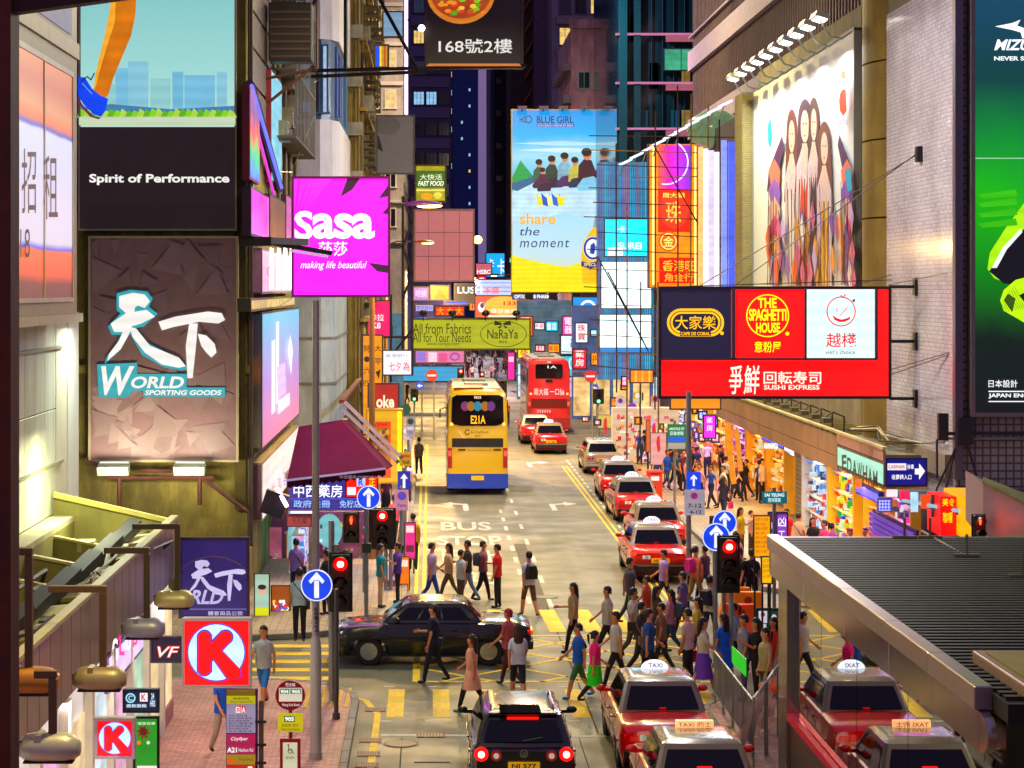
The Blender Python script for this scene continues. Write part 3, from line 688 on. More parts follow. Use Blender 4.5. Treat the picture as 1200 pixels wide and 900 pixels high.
    M().box(-hw*.92, hw*.92, L/2-.2, L/2+.05, .34, .54).build('front_bumper', BP, root, bevel=.03)
    M().box(-hw*.80, hw*.80, -L/2-.075, -L/2-.058, .50, .525).build('bumper_strip', CHROME, root)
    pz = .66 if kind != 'hatch' else .70
    po = M().box(-.26, .26, -L/2-.075, -L/2-.02, pz-.07, pz+.06).build('number_plate', PLATE, root)
    def mp(u, v): return Vector((u, -L/2-.078, v))
    fc = Face(mp, (0, -1, 0), .004); 
    if plate: fc.text(plate, -.2, pz+.04, .2, pz-.05, BLACK, off=.02); 
    for (nm, mm), gg in fc.parts.items(): gg.fix = False; gg.build(nm, mm, po)
    if kind == 'hatch':
        fc = Face(lambda u, v: Vector((u, -L/2-.01+(.02 if v < 0 else 0), v)), (0, -1, 0), .01)
        fc.ring(0, .89, .062, .062, .012, CHROME, 'emblem'); fc.line([(-.035, .925), (0, .89), (.035, .925)], .012, CHROME, 'emblem'); fc.line([(-.045, .90), (-.02, .845), (0, .885), (.02, .845), (.045, .90)], .012, CHROME, 'emblem'); fc.done(root)
        M().box(-.26, .26, yrr-.13, yrr-.085, zt-.1, zt-.075).build('brake_bar', mat('#ff1810', .3, e=4, grain=.02), root)
        M().box(-hw*.66, hw*.66, yrr-.10, yrr+.12, zt-.055, zt-.005).build('spoiler', BP, root, bevel=.02)
        for s in (-1, 1): M().tube([(s*wt*.86, yrr+.2, zt+.0), (s*wt*.86, yrr+.3, zt+.05), (s*wt*.86, yrf-.4, zt+.05), (s*wt*.86, yrf-.3, zt)], .018, 6).build('roof_rail', CHROME, root)
        M().tube([(-.05, yr(belt+.08)-.03, belt+.06), (.32, yr(belt+.1)-.03, belt+.12)], .01, 5).build('wiper', BLACK, root)
        M().box(-.38, .30, -L/2+.32, -L/2+1.0, zt+.013, zt+.02).build('sunroof', GL, root)
    if taxi:
        g = M(); g.sphere((0, (yrr+yrf)/2+.35, zt+.0), .26, .12, .17, 14, 8); to = g.build('taxi_sign', mat('#dfe6f5', .3, e=1.3, grain=.05), root, smooth=60)
        fc = Face(lambda u, v: Vector((u, (yrr+yrf)/2+.23, v)), (0, -1, 0), .004); fc.text('TAXI', -.13, zt+.12, .13, zt+.04, mat('#b01818', .5))
        for (nm, mm), gg in fc.parts.items(): gg.fix = False; gg.build(nm, mm, to)
        M().box(-hw*.6, -hw*.34, -L/2-.022, -L/2, .70, .80).build('seat_plate', mat('#e6efe4', .5, e=.15), root)
        fc = Face(lambda u, v: Vector((u, -L/2-.023, v)), (0, -1, 0), .004); fc.text('4', -hw*.49, .785, -hw*.44, .715, mat('#107040', .5)); fc.ring(-hw*.47, .75, .05, .045, .01, mat('#107040', .5), 'emblem'); fc.done(root)
        M().box(-.06, .06, yr(belt+.06)-.03, yr(belt+.06)-.01, belt+.05, belt+.085).build('high_brake_lamp', TAILR if not brake else BRAKE, root)
        for s in (-.3, .3):
            M().sphere((s, yrb+.75, belt+.22), .14, .08, .17, 8, 6).build('headrest', mat('#2a2427', .8), root)
    return root
RED = '#c20008'; SIL = '#7a7268'
def put(r, x, y, rz=0): r.location = (x, y, .0); r.rotation_euler = (0, 0, rz)
ta = car('taxi', 'red taxi with silver-grey roof and lit dome sign, waiting at the stop line', 'taxi', RED, SIL, kind='sedan', plate='HK 3682', taxi=True, group='red taxis')
TAXS = [(4.12, 39.1, 'red taxi with silver roof waiting ahead beside the sheeted barrier, white dome sign lit'),
        (4.12+.25, 33.9, None), (6.62, 63.8, 'red taxi just beyond the far crossing, both rear lamps glowing, closest in the rank'),
        (7.35, 70.2, 'red taxi half hidden in the rank behind the one nearest the far crossing'),
        (7.5, 79.5, 'red taxi third from the crossing in the rank, its yellow plate showing'),
        (7.62, 87.0, 'dark red taxi with pale roof, between the white-backed cab and a redder cab'),
        (7.85, 99.8, None), (6.15, 111.5, 'red taxi driving in the middle lane, directly in front of the red double-decker')]
TAXS[0:0] = []
first = True
for x, y, lb in TAXS:
    if lb is None: continue
    if first: put(ta, x, y); ta['label'] = lb; first = False
    else: dup(ta, (x, y, 0), R.uniform(-.02, .02), lb)
tb_ = car('taxi', 'red taxi cut by the bottom edge, silver roof carrying an orange-lit TAXI FOR HIRE box', 'taxi', RED, SIL, kind='sedan', L=4.7, plate='JR 5271', brake=True, group='red taxis')
M().box(-.3, .3, .05, .17, 1.50, 1.62).build('roof_sign', mat('#e8b080', .3, e=1.2), tb_, bevel=.01)
fc = Face(lambda u, v: Vector((u, .048, v)), (0, -1, 0), .004); fc.text('TAXI 的士', -.26, 1.605, .26, 1.52, mat('#8a1a10', .5)); fc.done(tb_)
M().box(-.11, .11, -1.18, -1.14, 1.12, 1.16).build('brake_lamp', mat('#ff1810', .3, e=4, grain=.02), tb_)
put(tb_, 4.2, 33.9, .0)
wv = car('taxi', 'taxi with a whitish back seen at the head of the rank, beside the poster-covered wall', 'taxi', '#b9a79c', '#b9b6ae', kind='wagon', plate='GM 4418', group='red taxis', taxi=False)
put(wv, 7.85, 99.8)
v2 = car('taxi', 'taxi with white roof squeezed between the red double-decker and the red taxi', 'taxi', '#b01018', '#d8d4cc', kind='sedan', plate='KB 719', group='red taxis'); put(v2, 5.75, 118.5)
golf = car('hatchback_car', 'black hatchback with glowing brake lights and yellow plate NJ577 at the stop line', 'car', '#08080b', None, L=4.2, W=1.74, HT=1.48, kind='hatch', plate='NJ 577')
put(golf, 1.52, 37.0)
bc = car('sedan_car', 'shiny black sedan crossing the junction sideways behind the man in navy', 'car', '#07070a', None, L=4.5, W=1.8, HT=1.42, kind='sedan', plate='PX 208', brake=True)
put(bc, -.0, 48.9, math.pi/2)
# ---- double-deck buses
def bus(label, c, skirt, L=11.0, W=2.5, HT=4.32, art=None, group='double-decker buses'):
    root = thing('double_decker_bus', label, 'bus', (0, 0, 0), group); BP = paint(c, .35); hw = W/2
    def ring(y, s, z0, z1): 
        x = hw*s; r = .22
        pts = [(x*.96, z0), (x, z0+.15), (x, 1.2), (x*.995, 2.4), (x*.97, z1-.5), (x*.93, z1-.16), (x*.80, z1-.02), (x*.4, z1+.02)]
        return [(a, y, b_) for a, b_ in pts]+[(-a, y, b_) for a, b_ in pts[::-1]]
    g = M(); g.loft([ring(-L/2, .965, .55, HT-.16), ring(-L/2+.07, .99, .5, HT-.06), ring(-L/2+.25, 1, .5, HT), ring(L/2-.3, 1, .5, HT), ring(L/2, .95, .5, HT-.2)]); g.build('body', BP, root, smooth=35)
    g = M(); g.loft([ring2 for ring2 in ([(hw*.975, y, .28), (hw*1.005, y, .34), (hw*1.005, y, .88), (-hw*1.005, y, .88), (-hw*1.005, y, .34), (-hw*.975, y, .28)] for y in (-L/2-.03, -L/2+.2, L/2-.1))]); g.build('skirt', paint(skirt, .35), root, smooth=30)
    M().box(-hw*.78, hw*.78, -L/2+.7, L/2-.4, HT+.012, HT+.05).build('roof_panel', mat('#a8a39c', .5, grain=.15), root, bevel=.02)
    for y in (-2.5, 1.5): M().box(-.5, .5, y, y+1.6, HT+.05, HT+.16).build('roof_unit', mat('#8f8a84', .5), root, bevel=.04)
    GL = mat('#0a0a0f', .05)
    for s in (-1, 1):
        for z0, z1 in ((2.75, 3.75), (1.25, 2.2)):
            for k in range(6):
                y0 = -L/2+.7+k*1.65
                if z0 < 2 and k == 0: continue
                M().box(s*hw*.985, s*(hw+.012), y0, y0+1.5, z0, z1).build('side_window', GL, root)
        for y in (-L/2+2.4, L/2-2.6): wheel(root, s*(hw+.0), y, .48, .28)
        M().box(s*(hw*.84), s*(hw*.985), -L/2-.05, -L/2+.05, 1.12, 1.95).build('tail_light_cluster', TAILR, root, bevel=.02)
        M().box(s*(hw*.87), s*(hw*.96), -L/2-.065, -L/2-.04, 1.62, 1.82).build('tail_light', mat('#ff5040', .3, e=2.4), root)
        M().disc((s*hw*.86, -L/2+.02, 2.92 if art != 'r' else 2.3), .07, 'Y', -.06, 12).build('indicator', mat('#ffb060', .3, e=2.0), root)
        M().tube([(s*hw, L/2-.2, 3.0), (s*(hw+.25), L/2+.1, 2.9), (s*(hw+.25), L/2+.1, 2.5)], .03, 6).build('mirror_arm', BLACK, root)
    Y = -L/2-.0
    return root, Y, hw
yb, Y, hw = bus('yellow double-decker bus with blue skirt and route display E21A, driving off in the left lane', '#d8b408', '#123a9c')
def bmap(Y): return lambda u, v: Vector((u, Y, v))
g = M(); g.fix = True
g.prism([(-hw*.86, Y-.03, 2.95), (-hw*.6, Y-.03, 2.86), (hw*.6, Y-.03, 2.86), (hw*.86, Y-.03, 2.95), (hw*.84, Y-.03, 4.02), (hw*.7, Y-.03, 4.12), (-hw*.7, Y-.03, 4.12), (-hw*.84, Y-.03, 4.02)], (0, .1, 0)); g.build('rear_window', mat('#0b0a10', .06), yb)
M().box(-hw*.84, hw*.84, Y-.025, Y+.05, 1.98, 2.34).build('engine_grille', mat('#15130e', .6), yb)
g = M()
for k in range(7): g.box(-hw*.82, hw*.82, Y-.035, Y-.025, 2.0+.048*k, 2.02+.048*k)
g.build('grille_slats', mat('#2d2920', .6), yb)
fc = Face(bmap(Y-.035), (0, -1, 0), .006)
fc.text('E21A', -.28, 3.28, .32, 2.94, lit('#ffb020', 1.3)); fc.text('RE33', -.14, 4.08, .14, 3.97, lit('#f0d0c0', 1.0))
for x, c_ in ((-.52, '#8a3c78'), (-.28, '#c8842a'), (0, '#1e9ab8'), (.3, '#c8842a'), (.55, '#7a3a8c')): fc.circ(x, 3.66, .17, .2, lit(c_, .45), 'reflection_print' if 0 else 'window_circles')  # coloured discs on the upper rear window, weakly emissive
fc.ring(-.42, 2.6, .1, .09, .035, mat('#2a2320', .5), 'emblem', a0=30, a1=330); fc.text('Citybus', -.28, 2.67, .45, 2.53, mat('#3a2a14', .5), off=0); fc.text('城巴', -.12, 2.48, .12, 2.39, mat('#3a2a14', .5), off=0)
fc.text('Euro V  www.citybus.com.hk', -.4, 1.90, .55, 1.80, mat('#4a3510', .6), off=0); fc.rect(-.8, 1.91, -.5, 1.84, mat('#3a2a14', .5)); fc.rect(.65, 1.91, .95, 1.84, mat('#3a2a14', .5))
fc.done(yb)
M().box(-.26, .26, Y-.06, Y-.02, .62, .8).build('number_plate', PLATE, yb)
g = M().box(-hw*.8, hw*.2, Y+.3, Y+4.4, 4.38, 4.41); g.build('roof_number_print', mat('#d8701a', .5, grain=.3), yb)
put(yb, 1.92, 93.2)
rbs, Y, hw = bus('crimson double-decker bus with white Chinese advert lettering, ahead in the middle lane', '#c0041c', '#8a0418', art='r')
g = M().prism([(-hw*.6, Y-.03, 3.2), (hw*.6, Y-.03, 3.2), (hw*.64, Y-.03, 3.3), (hw*.64, Y-.03, 3.95), (hw*.58, Y-.03, 4.05), (-hw*.58, Y-.03, 4.05), (-hw*.64, Y-.03, 3.95), (-hw*.64, Y-.03, 3.3)], (0, .1, 0)); g.build('rear_window', mat('#14131c', .06), rbs)
M().box(-hw*.84, hw*.84, Y-.02, Y+.05, 1.45, 2.0).build('engine_grille', mat('#5e0814', .6), rbs)
g = M()
for k in range(8): g.box(-hw*.8, hw*.8, Y-.03, Y-.02, 1.48+.065*k, 1.5+.065*k)
g.build('grille_slats', mat('#7d0a1a', .6), rbs)
fc = Face(bmap(Y-.02), (0, -1, 0), .008)
fc.text('周大福 一口價', -.9, 2.62, .9, 2.22, lit('#f0d8d0', .9)); fc.text('1A', -.1, 3.96, .45, 3.8, lit('#f0f0f0', .8)); fc.rect(-.2, 3.14, .2, 2.98, BLACK); fc.rect(-.12, 4.2, .12, 4.12, lit('#f0d0d0', .8))
for k in range(6): fc.rect(-.7+.14*k, 1.36, -.62+.14*k, 1.2, lit('#f0c8c8', .6))
fc.done(rbs)
M().box(-.26, .26, Y-.06, Y-.02, .62, .8).build('number_plate', PLATE, rbs)
put(rbs, 6.95, 131)
# ================================================================== SIGNS AND BILLBOARDS
W_ = '#f4f2ee'
def poster_running(fc):
    # leg and blue shoe above a hazy skyline
    for i, (x0, x1, y0) in enumerate([(135, 150, 80), (150, 174, 72), (176, 200, 92), (202, 215, 84), (216, 252, 88), (254, 266, 84), (120, 136, 98), (98, 118, 104)]):
        fc.rect(x0, y0, x1, 128, lit(['#7fb4cc', '#8dbccc', '#95c2c4', '#7ab0c8'][i % 4], .8), 'picture')
    fc.poly([(130, 122), (200, 128), (275, 124), (275, 132), (94, 132), (94, 126)], lit('#4f7ea0', .7), 'picture')
    for i in range(26): x = 96+7*i; fc.poly([(x-6, 138), (x-2, 130-R.random()*4), (x+3, 132-R.random()*3), (x+7, 138)], lit(['#8cc83c', '#b0d060', '#6aa830'][i % 3], .8), 'picture')
    fc.rect(93, 137, 276, 147, lit('#bcc8b0', .85), 'picture')
    fc.poly([(131, 0), (160, 0), (159, 18), (154, 42), (143, 68), (133, 92), (127, 112), (120, 118), (110, 108), (112, 88), (118, 62), (124, 38), (130, 14)], lit('#b87020', .85, .3), 'leg')
    fc.poly([(131, 0), (136, 0), (135, 26), (124, 60), (117, 84), (113, 100), (110, 108), (112, 88), (118, 62), (124, 38)], lit('#d8a040', .9), 'leg')
    fc.poly([(92, 90), (100, 91), (108, 104), (118, 112), (127, 116), (124, 130), (119, 137), (110, 134), (98, 122), (92, 112)], lit('#1540c0', .9, .2), 'shoe')
    fc.poly([(92, 114), (98, 124), (110, 136), (119, 138), (116, 140), (106, 137), (92, 122)], lit('#6a3050', .7), 'shoe')
    fc.line([(96, 95), (103, 90), (107, 94), (111, 86)], 1.4, lit('#101c38', .6), 'shoe'); fc.line([(97, 98), (108, 110)], 1, lit('#80a8ff', .8), 'shoe')
Yw = 57.7
spb = fsign('billboard', 'billboard of a running leg in blue shoe above a dark Spirit of Performance panel', 'billboard', 92.5, -80, 277, 270, Yw, ramp_mat('Z', 8.5+(338-150)/F*Yw, 8.5+(338+10)/F*Yw, [(0, '#c4dcd0'), (.35, '#a8d4d0'), (1, '#8cc0c0')], .85), frame='#b8b49a', fw=.05,
    art=lambda fc: (poster_running(fc), fc.rect(94, 149, 275.5, 268, mat('#2c2428', .5, e=.12, ecol='#4a3c40', grain=.3)), fc.text('Spirit of Performance', 105, 204, 269, 217, lit('#e8e6e2', .9), off=.035)))
for y in (178, 228): 
    a, b = P(94, y, Yw-.02), P(275, y, Yw-.02); M().box(a.x, b.x, Yw-.04, Yw-.022, a.z-.01, a.z+.01).build('panel_joint', mat('#17131a', .6), spb)
def world_logo(fc, ox, oy, s, main, out, full=True):
    def q(pts): return [(ox+x*s, oy+y*s) for x, y in pts]
    # brush characters 'tian xia', drawn as strokes of varying weight
    tian = [[(14, 4), (30, 0), (44, 2), (50, 10), (44, 18), (36, 15), (22, 24), (14, 17)],
            [(4, 36), (22, 24), (46, 20), (56, 28), (40, 36), (26, 40), (18, 46), (8, 46)],
            [(24, 14), (33, 15), (28, 44), (16, 66), (0, 80), (2, 72), (14, 56), (22, 36)],
            [(26, 40), (34, 42), (50, 62), (84, 76), (92, 86), (84, 88), (64, 84), (44, 70), (30, 52)]]
    xia = [[(60, 34), (80, 28), (118, 22), (134, 24), (138, 32), (130, 36), (108, 34), (78, 40), (64, 44)], [(96, 36), (106, 36), (104, 62), (100, 100), (94, 100), (92, 62)], [(106, 48), (116, 50), (126, 60), (128, 70), (122, 76), (116, 70), (110, 62)]]
    if out:
        for st in tian: 
            cx = sum(p[0] for p in st)/len(st); cy = sum(p[1] for p in st)/len(st)
            fc.poly(q([(p[0]+(3 if p[0] > cx else -3), p[1]+(3.4 if p[1] > cy else -3.4)) for p in st]), out, 'logo_glow')
        if full:
            fc.poly(q([(-12, 84), (35, 82), (35, 95), (93, 95), (93, 111), (138, 111), (138, 122), (42, 122), (42, 115), (30, 115), (24, 123), (-10, 123)]), out, 'logo_glow')
    for st in tian+xia: fc.poly(q(st), main, 'brush_characters')
    if full:
        fc.text('W', *q([(-7, 86)])[0], *q([(32, 120)])[0], main, off=.06, shear=.25); fc.text('ORLD', *q([(28, 98)])[0], *q([(90, 112)])[0], main, off=.05, shear=.2); fc.text('SPORTING GOODS', *q([(44, 114)])[0], *q([(134, 120)])[0], main, off=.03, shear=.2)
def art_world(fc):
    rr = random.Random(3); fc.step = .0005
    for i in range(70):
        x = rr.uniform(108, 270); y = rr.choice([rr.uniform(284, 400), rr.uniform(440, 535), rr.uniform(455, 535)]); k = rr.uniform(8, 26)
        a = rr.uniform(0, 6.3); pts = [(min(276, max(107, x+k*math.cos(a+t))), min(536, max(281, y+k*math.sin(a+t)))) for t in (0, 1.6+rr.random(), 3.6+rr.random()*.8)]
        fc.poly(pts, mat(rr.choice(['#806e6a', '#8a7874', '#7c6a68', '#85736e', '#8e7d78'] if y > 430 else ['#7c686c', '#826e6e', '#766464']), .45, grain=.1), 'facet_print')
    fc.step = .002; fc.k = 22; world_logo(fc, 126, 343, 1.0, lit('#efeae6', .85), lit('#3fa0a8', .75))
wbd = fsign('billboard', 'grey-brown faceted World Sporting Goods billboard with big white brush characters, floodlit from below', 'billboard', 104, 277, 279, 541, 57.4, mat('#7a6260', .5, grain=.15), frame='#a39c80', fw=.05, art=art_world)
for px in (133, 222):
    p = P(px, 550, 56.6); r_ = thing('floodlight', 'grey box floodlight under the World billboard, %s one' % ('left' if px < 200 else 'right'), 'floodlight', (p.x, p.y, p.z), 'floodlights under the World billboard')
    M().obox(p, (.42, 0, 0), (0, .16, .05), (0, -.05, .12)).build('housing', mat('#7a8478', .45), r_, bevel=.02); M().obox(p+Vector((0, .04, .13)), (.38, 0, 0), (0, .12, .04), (0, -.004, .012)).build('lens', lit('#fff2d0', 3.0), r_)
    M().tube([p+Vector((0, .1, -.1)), p+Vector((0, 1.2, -.25))], .04, 6).build('arm', DKSTEEL, r_)
    area(r_, (p.x, p.y-1.1, p.z-.1), .7, 130, '#fff0d8', rot=(math.radians(128), 0, 0), sy=.3).data.energy = 85
bs = thing('steel_bracket', 'rusty steel bracket frame bolted below the World billboard', 'bracket', P(200, 600, 57.2))
for a, b in (((125, 560), (250, 560)), ((140, 560), (140, 595)), ((234, 560), (234, 592)), ((232, 556), (290, 600)), ((100, 542), (135, 548)), ((165, 552), (222, 552))):
    M().tube([P(*a, 57.2), P(*b, 57.2)], .06, 6).build('strut', mat('#4a2c20', .7, grain=.4), bs)
# purple shop sign of the same store
def art_w2(fc):
    fc.ring(250, 690, 46, 38, .8, mat('#8a6a48', .5), 'arc_print', a0=10, a1=150)
    world_logo(fc, 222, 656, .48, lit('#cfc6e8', .75), None, full=False); fc.text('WORLD', 187, 691, 262, 708, lit('#c8c0e8', .7), off=.05, shear=.3)
    fc.rect(211, 713, 291, 714.4, lit('#8078b0', .5)); fc.text('體育用品公司', 244, 716, 284, 722, lit('#d8d0f0', .7), off=.01)
fsign('shop_sign', 'dark purple World sign with pale brush characters behind the red K sign', 'sign', 210, 630, 292, 724, 41.6, mat('#241a4c', .4, e=.5, ecol='#2c2060'), frame='#3a3048', t=.15, art=art_w2)
# ---- to-let window and pillars of the near building: see near building
def art_sasa(fc):
    wm = lit('#fff6ff', 1.15); 
    fc.text('S', 345, 247, 367, 281, wm, off=.045); fc.text('asa', 366, 250, 439, 280, wm, off=.045, sp=.95); fc.text('莎莎', 373, 283, 407, 300, wm, off=.035)
    fc.text('making life beautiful', 352, 306, 430, 317, wm, off=0, shear=.35)
    k = lit('#3a0836', .5); fc.poly([(407, 209), (422, 209), (413, 222), (399, 231)], k); fc.poly([(455, 217), (444, 232), (455, 230)], k); fc.poly([(455, 242), (448, 250), (455, 251)], k); fc.poly([(432, 308), (455, 311), (455, 320), (442, 318)], k)
    for a in range(5): fc.poly([(343+a*9, 209), (350+a*10, 209), (344+a*3, 250)], lit('#ff38f0', 1.1))
fsign('shop_sign', 'large glowing magenta Sasa cosmetics sign on the left row', 'sign', 342, 207, 457, 348, 62, lit('#f008d8', 1.25, .12), frame='#5a1650', t=.5, fw=.06, art=art_sasa)
M().box(-4.9, -1.2, 61.95, 62.45, 8.05, 8.17)
# stacked LED boxes on the corner facade (plane of the street front)
SB = lambda X, x0, x1, zt, zb, face, label, art=None, cat='sign', name='box_sign', frame='#3a3236', th=None, group=None, endm=None: _sb(X, x0, x1, zt, zb, face, label, art, cat, name, frame, th, group, endm)
def _sb(X, x0, x1, zt, zb, face, label, art, cat, name, frame, th, group, endm):
    """long box sign fixed along a street front; its lit side faces the road (plane x = X)"""
    y0, y1 = sorted((F*X/(x0-VX), F*X/(x1-VX))); s = 1 if X < 0 else -1; th = th or .4
    r = thing(name, label, cat, (X-s*th/2, (y0+y1)/2, zb), group)
    M().box(X-s*th, X, y0, y1, zb, zt).build('casing', mat(frame, .5), r)
    q = M().quad((X+s*.012, y0+.06, zb+.06), (X+s*.012, y1-.06, zb+.06), (X+s*.012, y1-.06, zt-.06), (X+s*.012, y0+.06, zt-.06)); q.fix = False; q.build('sign_face', face, r)
    if endm: q = M().quad((X-s*th+s*.03, y0-.012, zb+.05), (X-s*.03, y0-.012, zb+.05), (X-s*.03, y0-.012, zt-.05), (X-s*th+s*.03, y0-.012, zt-.05)); q.fix = False; q.build('end_panel', endm, r)
    if art:
        fc = Face(side(X+s*.012), (s, 0, 0), .012); art(fc); fc.done(r)
    return r
def art_blue(fc):
    fc.poly([(318, 400), (322, 398), (322, 482), (318, 486)], lit('#d8ecff', 1.0)); fc.poly([(323, 378), (326, 376), (326, 470), (323, 474)], lit('#e8f0ff', 1.0))
    fc.poly([(323, 430), (333, 424), (334, 460), (324, 468)], lit('#c8b0e8', 1.0)); fc.poly([(324, 470), (338, 460), (338, 474), (324, 486)], lit('#e8d8f8', 1.0)); fc.poly([(335, 410), (338, 392), (341, 410), (339, 440)], lit('#f0f4ff', 1.0))
_sb(-4.6, 307, 350, 7.85, 4.1, ramp_mat('Z', 4.2, 7.8, [(0, '#d88aa8'), (.45, '#b08cc8'), (1, '#68b8d8')], .95), 'tall pale blue to pink lightbox on the corner facade with white vertical shapes', art_blue, 'sign', 'box_sign', '#3a2c2c', .4, None, ramp_mat('Z', 4.1, 7.85, [(0, '#6a6048'), (.4, '#3a2c24'), (.55, '#8a5020'), (.7, '#302430'), (1, '#242c40')], .35, .4, 2.5))
def art_white(fc):
    for i, (t_, c_) in enumerate((('藝', '#7a60a8'), ('坊', '#c89098'), ('美', '#c89098'), ('容', '#a88cc0'), ('中', '#d8a070'), ('心', '#8070a8'))): 
        x0 = 311+6.3*i; fc.text(t_, x0, 581-7.2*i-8, x0+5, 581-7.2*i+10, lit(c_, .9), off=.03)
_sb(-4.6, 307, 350, 3.75, 2.15, lit('#e8dcd8', .85, .12), 'white slanting shop sign with faded characters under the pale blue lightbox', art_white, 'sign', 'box_sign', '#8a7a60', .4, None, mat('#5a3a48', .5))
def art_silv(fc):
    for x in (318, 326, 333, 340): fc.poly([(x-2.2, 290), (x+2.2, 291), (x+2.2, 338), (x-2.2, 340)], lit('#fff4fc', 1.5))
    fc.ring(313, 318, 2.4, 5, .8, lit('#4a4a50', .6)); 
_sb(-4.6, 307, 348, 9.6, 8.35, lit('#d8b0c0', .9, .2), 'silver-pink lit strip box with bright white bars beside the magenta Sasa sign', art_silv, 'sign', 'box_sign', '#6a6468', .42, None, mat('#8a8088', .4, e=.15, ecol='#a05070', grain=.5))
_sb(-4.75, 294, 315, 11.2, 9.9, lit('#d838c0', .8, .5), 'pink crackled light panel above the silver-pink strip box', None, 'sign', 'box_sign', '#241a20', .25, None, mat('#3a1c34', .5))
_sb(-4.75, 316, 334, 11.3, 9.9, mat('#6a4434', .6, e=.08, ecol='#6a3434'), 'dull brown panel between pink light panels on the corner facade', None, 'sign', 'box_sign', '#241a20', .2, None, None)
_sb(-4.75, 335, 349, 11.6, 9.9, lit('#c858a8', .7, .4), 'pink ribbed light panel touching the magenta Sasa sign', None, 'sign', 'box_sign', '#3a2430', .2, None, None)
for (x0, x1, zt, zb, m_, lb) in ((292.6, 304, 13.9, 11.4, ramp_mat('Z', 11.4, 13.9, [(0, '#3060e0'), (.3, '#20c060'), (.5, '#e02838'), (.7, '#5a2070'), (1, '#803098')], 1.0, .6, 2), 'multicoloured LED panel at the corner pipes'), (317.5, 330, 15.1, 11.7, lit('#8cc8d8', .8, .3), 'pale blue LED screen framed in red above the pink panels')):
    _sb(-4.8, x0, x1, zt, zb, m_, lb, None, 'screen', 'led_screen', '#6a2030', .2, None, None)
tr = thing('leaning_light_bar', 'long leaning bar with violet and blue light strips over the corner LED panels', 'light bar', P(310, 230, 58))
M().tube([P(292, 98, 57.5), P(327, 222, 66)], .16, 4).build('bar', mat('#3c2c40', .5), tr); M().tube([P(295, 100, 57.3), P(330, 220, 65.6)], .05, 6).build('light_strip', lit('#6070ff', 1.2), tr); M().tube([P(289, 104, 57.5), P(321, 228, 65)], .045, 6).build('light_strip', lit('#c040b0', 1.0), tr)
# glow shelf and lamp bracket
sh = _sb(-4.6, 294, 345, 8.25, 7.9, lit('#c8b070', .8, .6), 'narrow amber-lit shelf strip between the silver-pink box and the pale blue lightbox', None, 'light', 'light_strip', '#4a4020', .35, None, None)
lb_ = thing('lamp_bracket', 'black slatted lamp arm reaching over the Sasa sign from the corner facade', 'lamp arm', P(340, 300, 57))
M().obox(P(300, 283, 57.2), (.42, 0, 0), (0, .2, 0), (0, 0, .12)).obox(P(350, 290, 57.2), (.9, 0, -.16), (0, .15, 0), (0.02, 0, .06)).build('arm', mat('#141218', .4), lb_); M().obox(P(340, 283, 57.1), (.5, 0, -.02), (0, .12, 0), (0, 0, .09)).build('reflector', mat('#8d8f96', .3, .6), lb_); M().obox(P(362, 297, 57.0), (.5, 0, -.08), (0, .1, 0), (.01, 0, .03)).build('lamp', lit('#b8a0b8', .9), lb_)
# ---- red K signs
def art_K(cx, cy, r):
    def f(fc):
        b = lit('#2830a8', .8); w = lit('#c8dcf8', 1.0); rd = lit('#f00818', 1.1)
        fc.circ(cx, cy, r*1.04, r*1.04, b); fc.circ(cx, cy, r, r, w)
        q = lambda pts: [(cx+x*r, cy+y*r) for x, y in pts]
        for e, m_ in ((.05, b), (0, rd)):
            fc.line(q([(-.42, -.50), (-.42, .58)]), r*(.44+2*e), m_, 'letter'); fc.circ(*q([(-.42, -.54)])[0], r*(.22+e), r*(.22+e), m_, 'letter'); fc.circ(*q([(-.42, .58)])[0], r*(.22+e), r*(.22+e), m_, 'letter')
            fc.line(q([(-.32, .12), (.30, -.52)]), r*(.44+2*e), m_, 'letter'); fc.circ(*q([(.34, -.55)])[0], r*(.22+e), r*(.22+e), m_, 'letter')
            fc.poly(q([(-.28-e, -.05), (.04, -.22-e), (.86+e, .60+e), (.86+e, .86), (.60, 1.0), (.44-e, .98)]), m_, 'letter')
    return f
fsign('shop_sign', 'larger square red sign with white disc and red K, hanging over the left pavement', 'sign', 214, 725, 294, 805, 32, lit('#ee0a18', 1.1), frame='#c8c4d0', t=.22, fw=.03, art=art_K(253.5, 764.5, 33))
fsign('shop_sign', 'smaller square red K sign low at the left edge above the shop door', 'sign', 112, 842, 157.5, 888, 27.5, lit('#ee0a18', 1.1), frame='#c8c4d0', t=.18, fw=.025, art=art_K(134.5, 865, 18.5))
fsign('shop_sign', 'small dark VF sign with red-edged letters left of the large K sign', 'sign', 177, 746, 215, 776, 35, mat('#1c1626', .4, e=.3, ecol='#2a2038'), frame='#4a4650', t=.12, fw=.02, art=text_art(('t', 'VF', 184, 757, 211, 771, '#e03030', dict(off=.06, shear=.3)), ('t', 'VF', 185, 758, 210, 770, W_, dict(off=.0, shear=.3))))
fsign('shop_sign', 'small navy lightbox with round logo and tiny K above the green poster', 'sign', 145, 808, 186, 834, 27.2, lit('#1c2438', .6), frame='#2c3448', t=.12, fw=.02, art=text_art(('o', 153, 818, 5, 5, 1.6, '#a8d8e8'), ('t', 'C', 150.5, 815, 155.5, 821, '#a8d8e8'), ('r', 164, 812, 173, 822, '#e8f0f8'), ('t', 'K', 165.5, 813, 171.5, 821, '#e02030', dict(off=.05)), ('t', '提款服務', 148, 825, 172, 829, '#d8e8f8'), ('t', '24\nHRS', 176, 812, 182, 828, '#c8d8e8')))
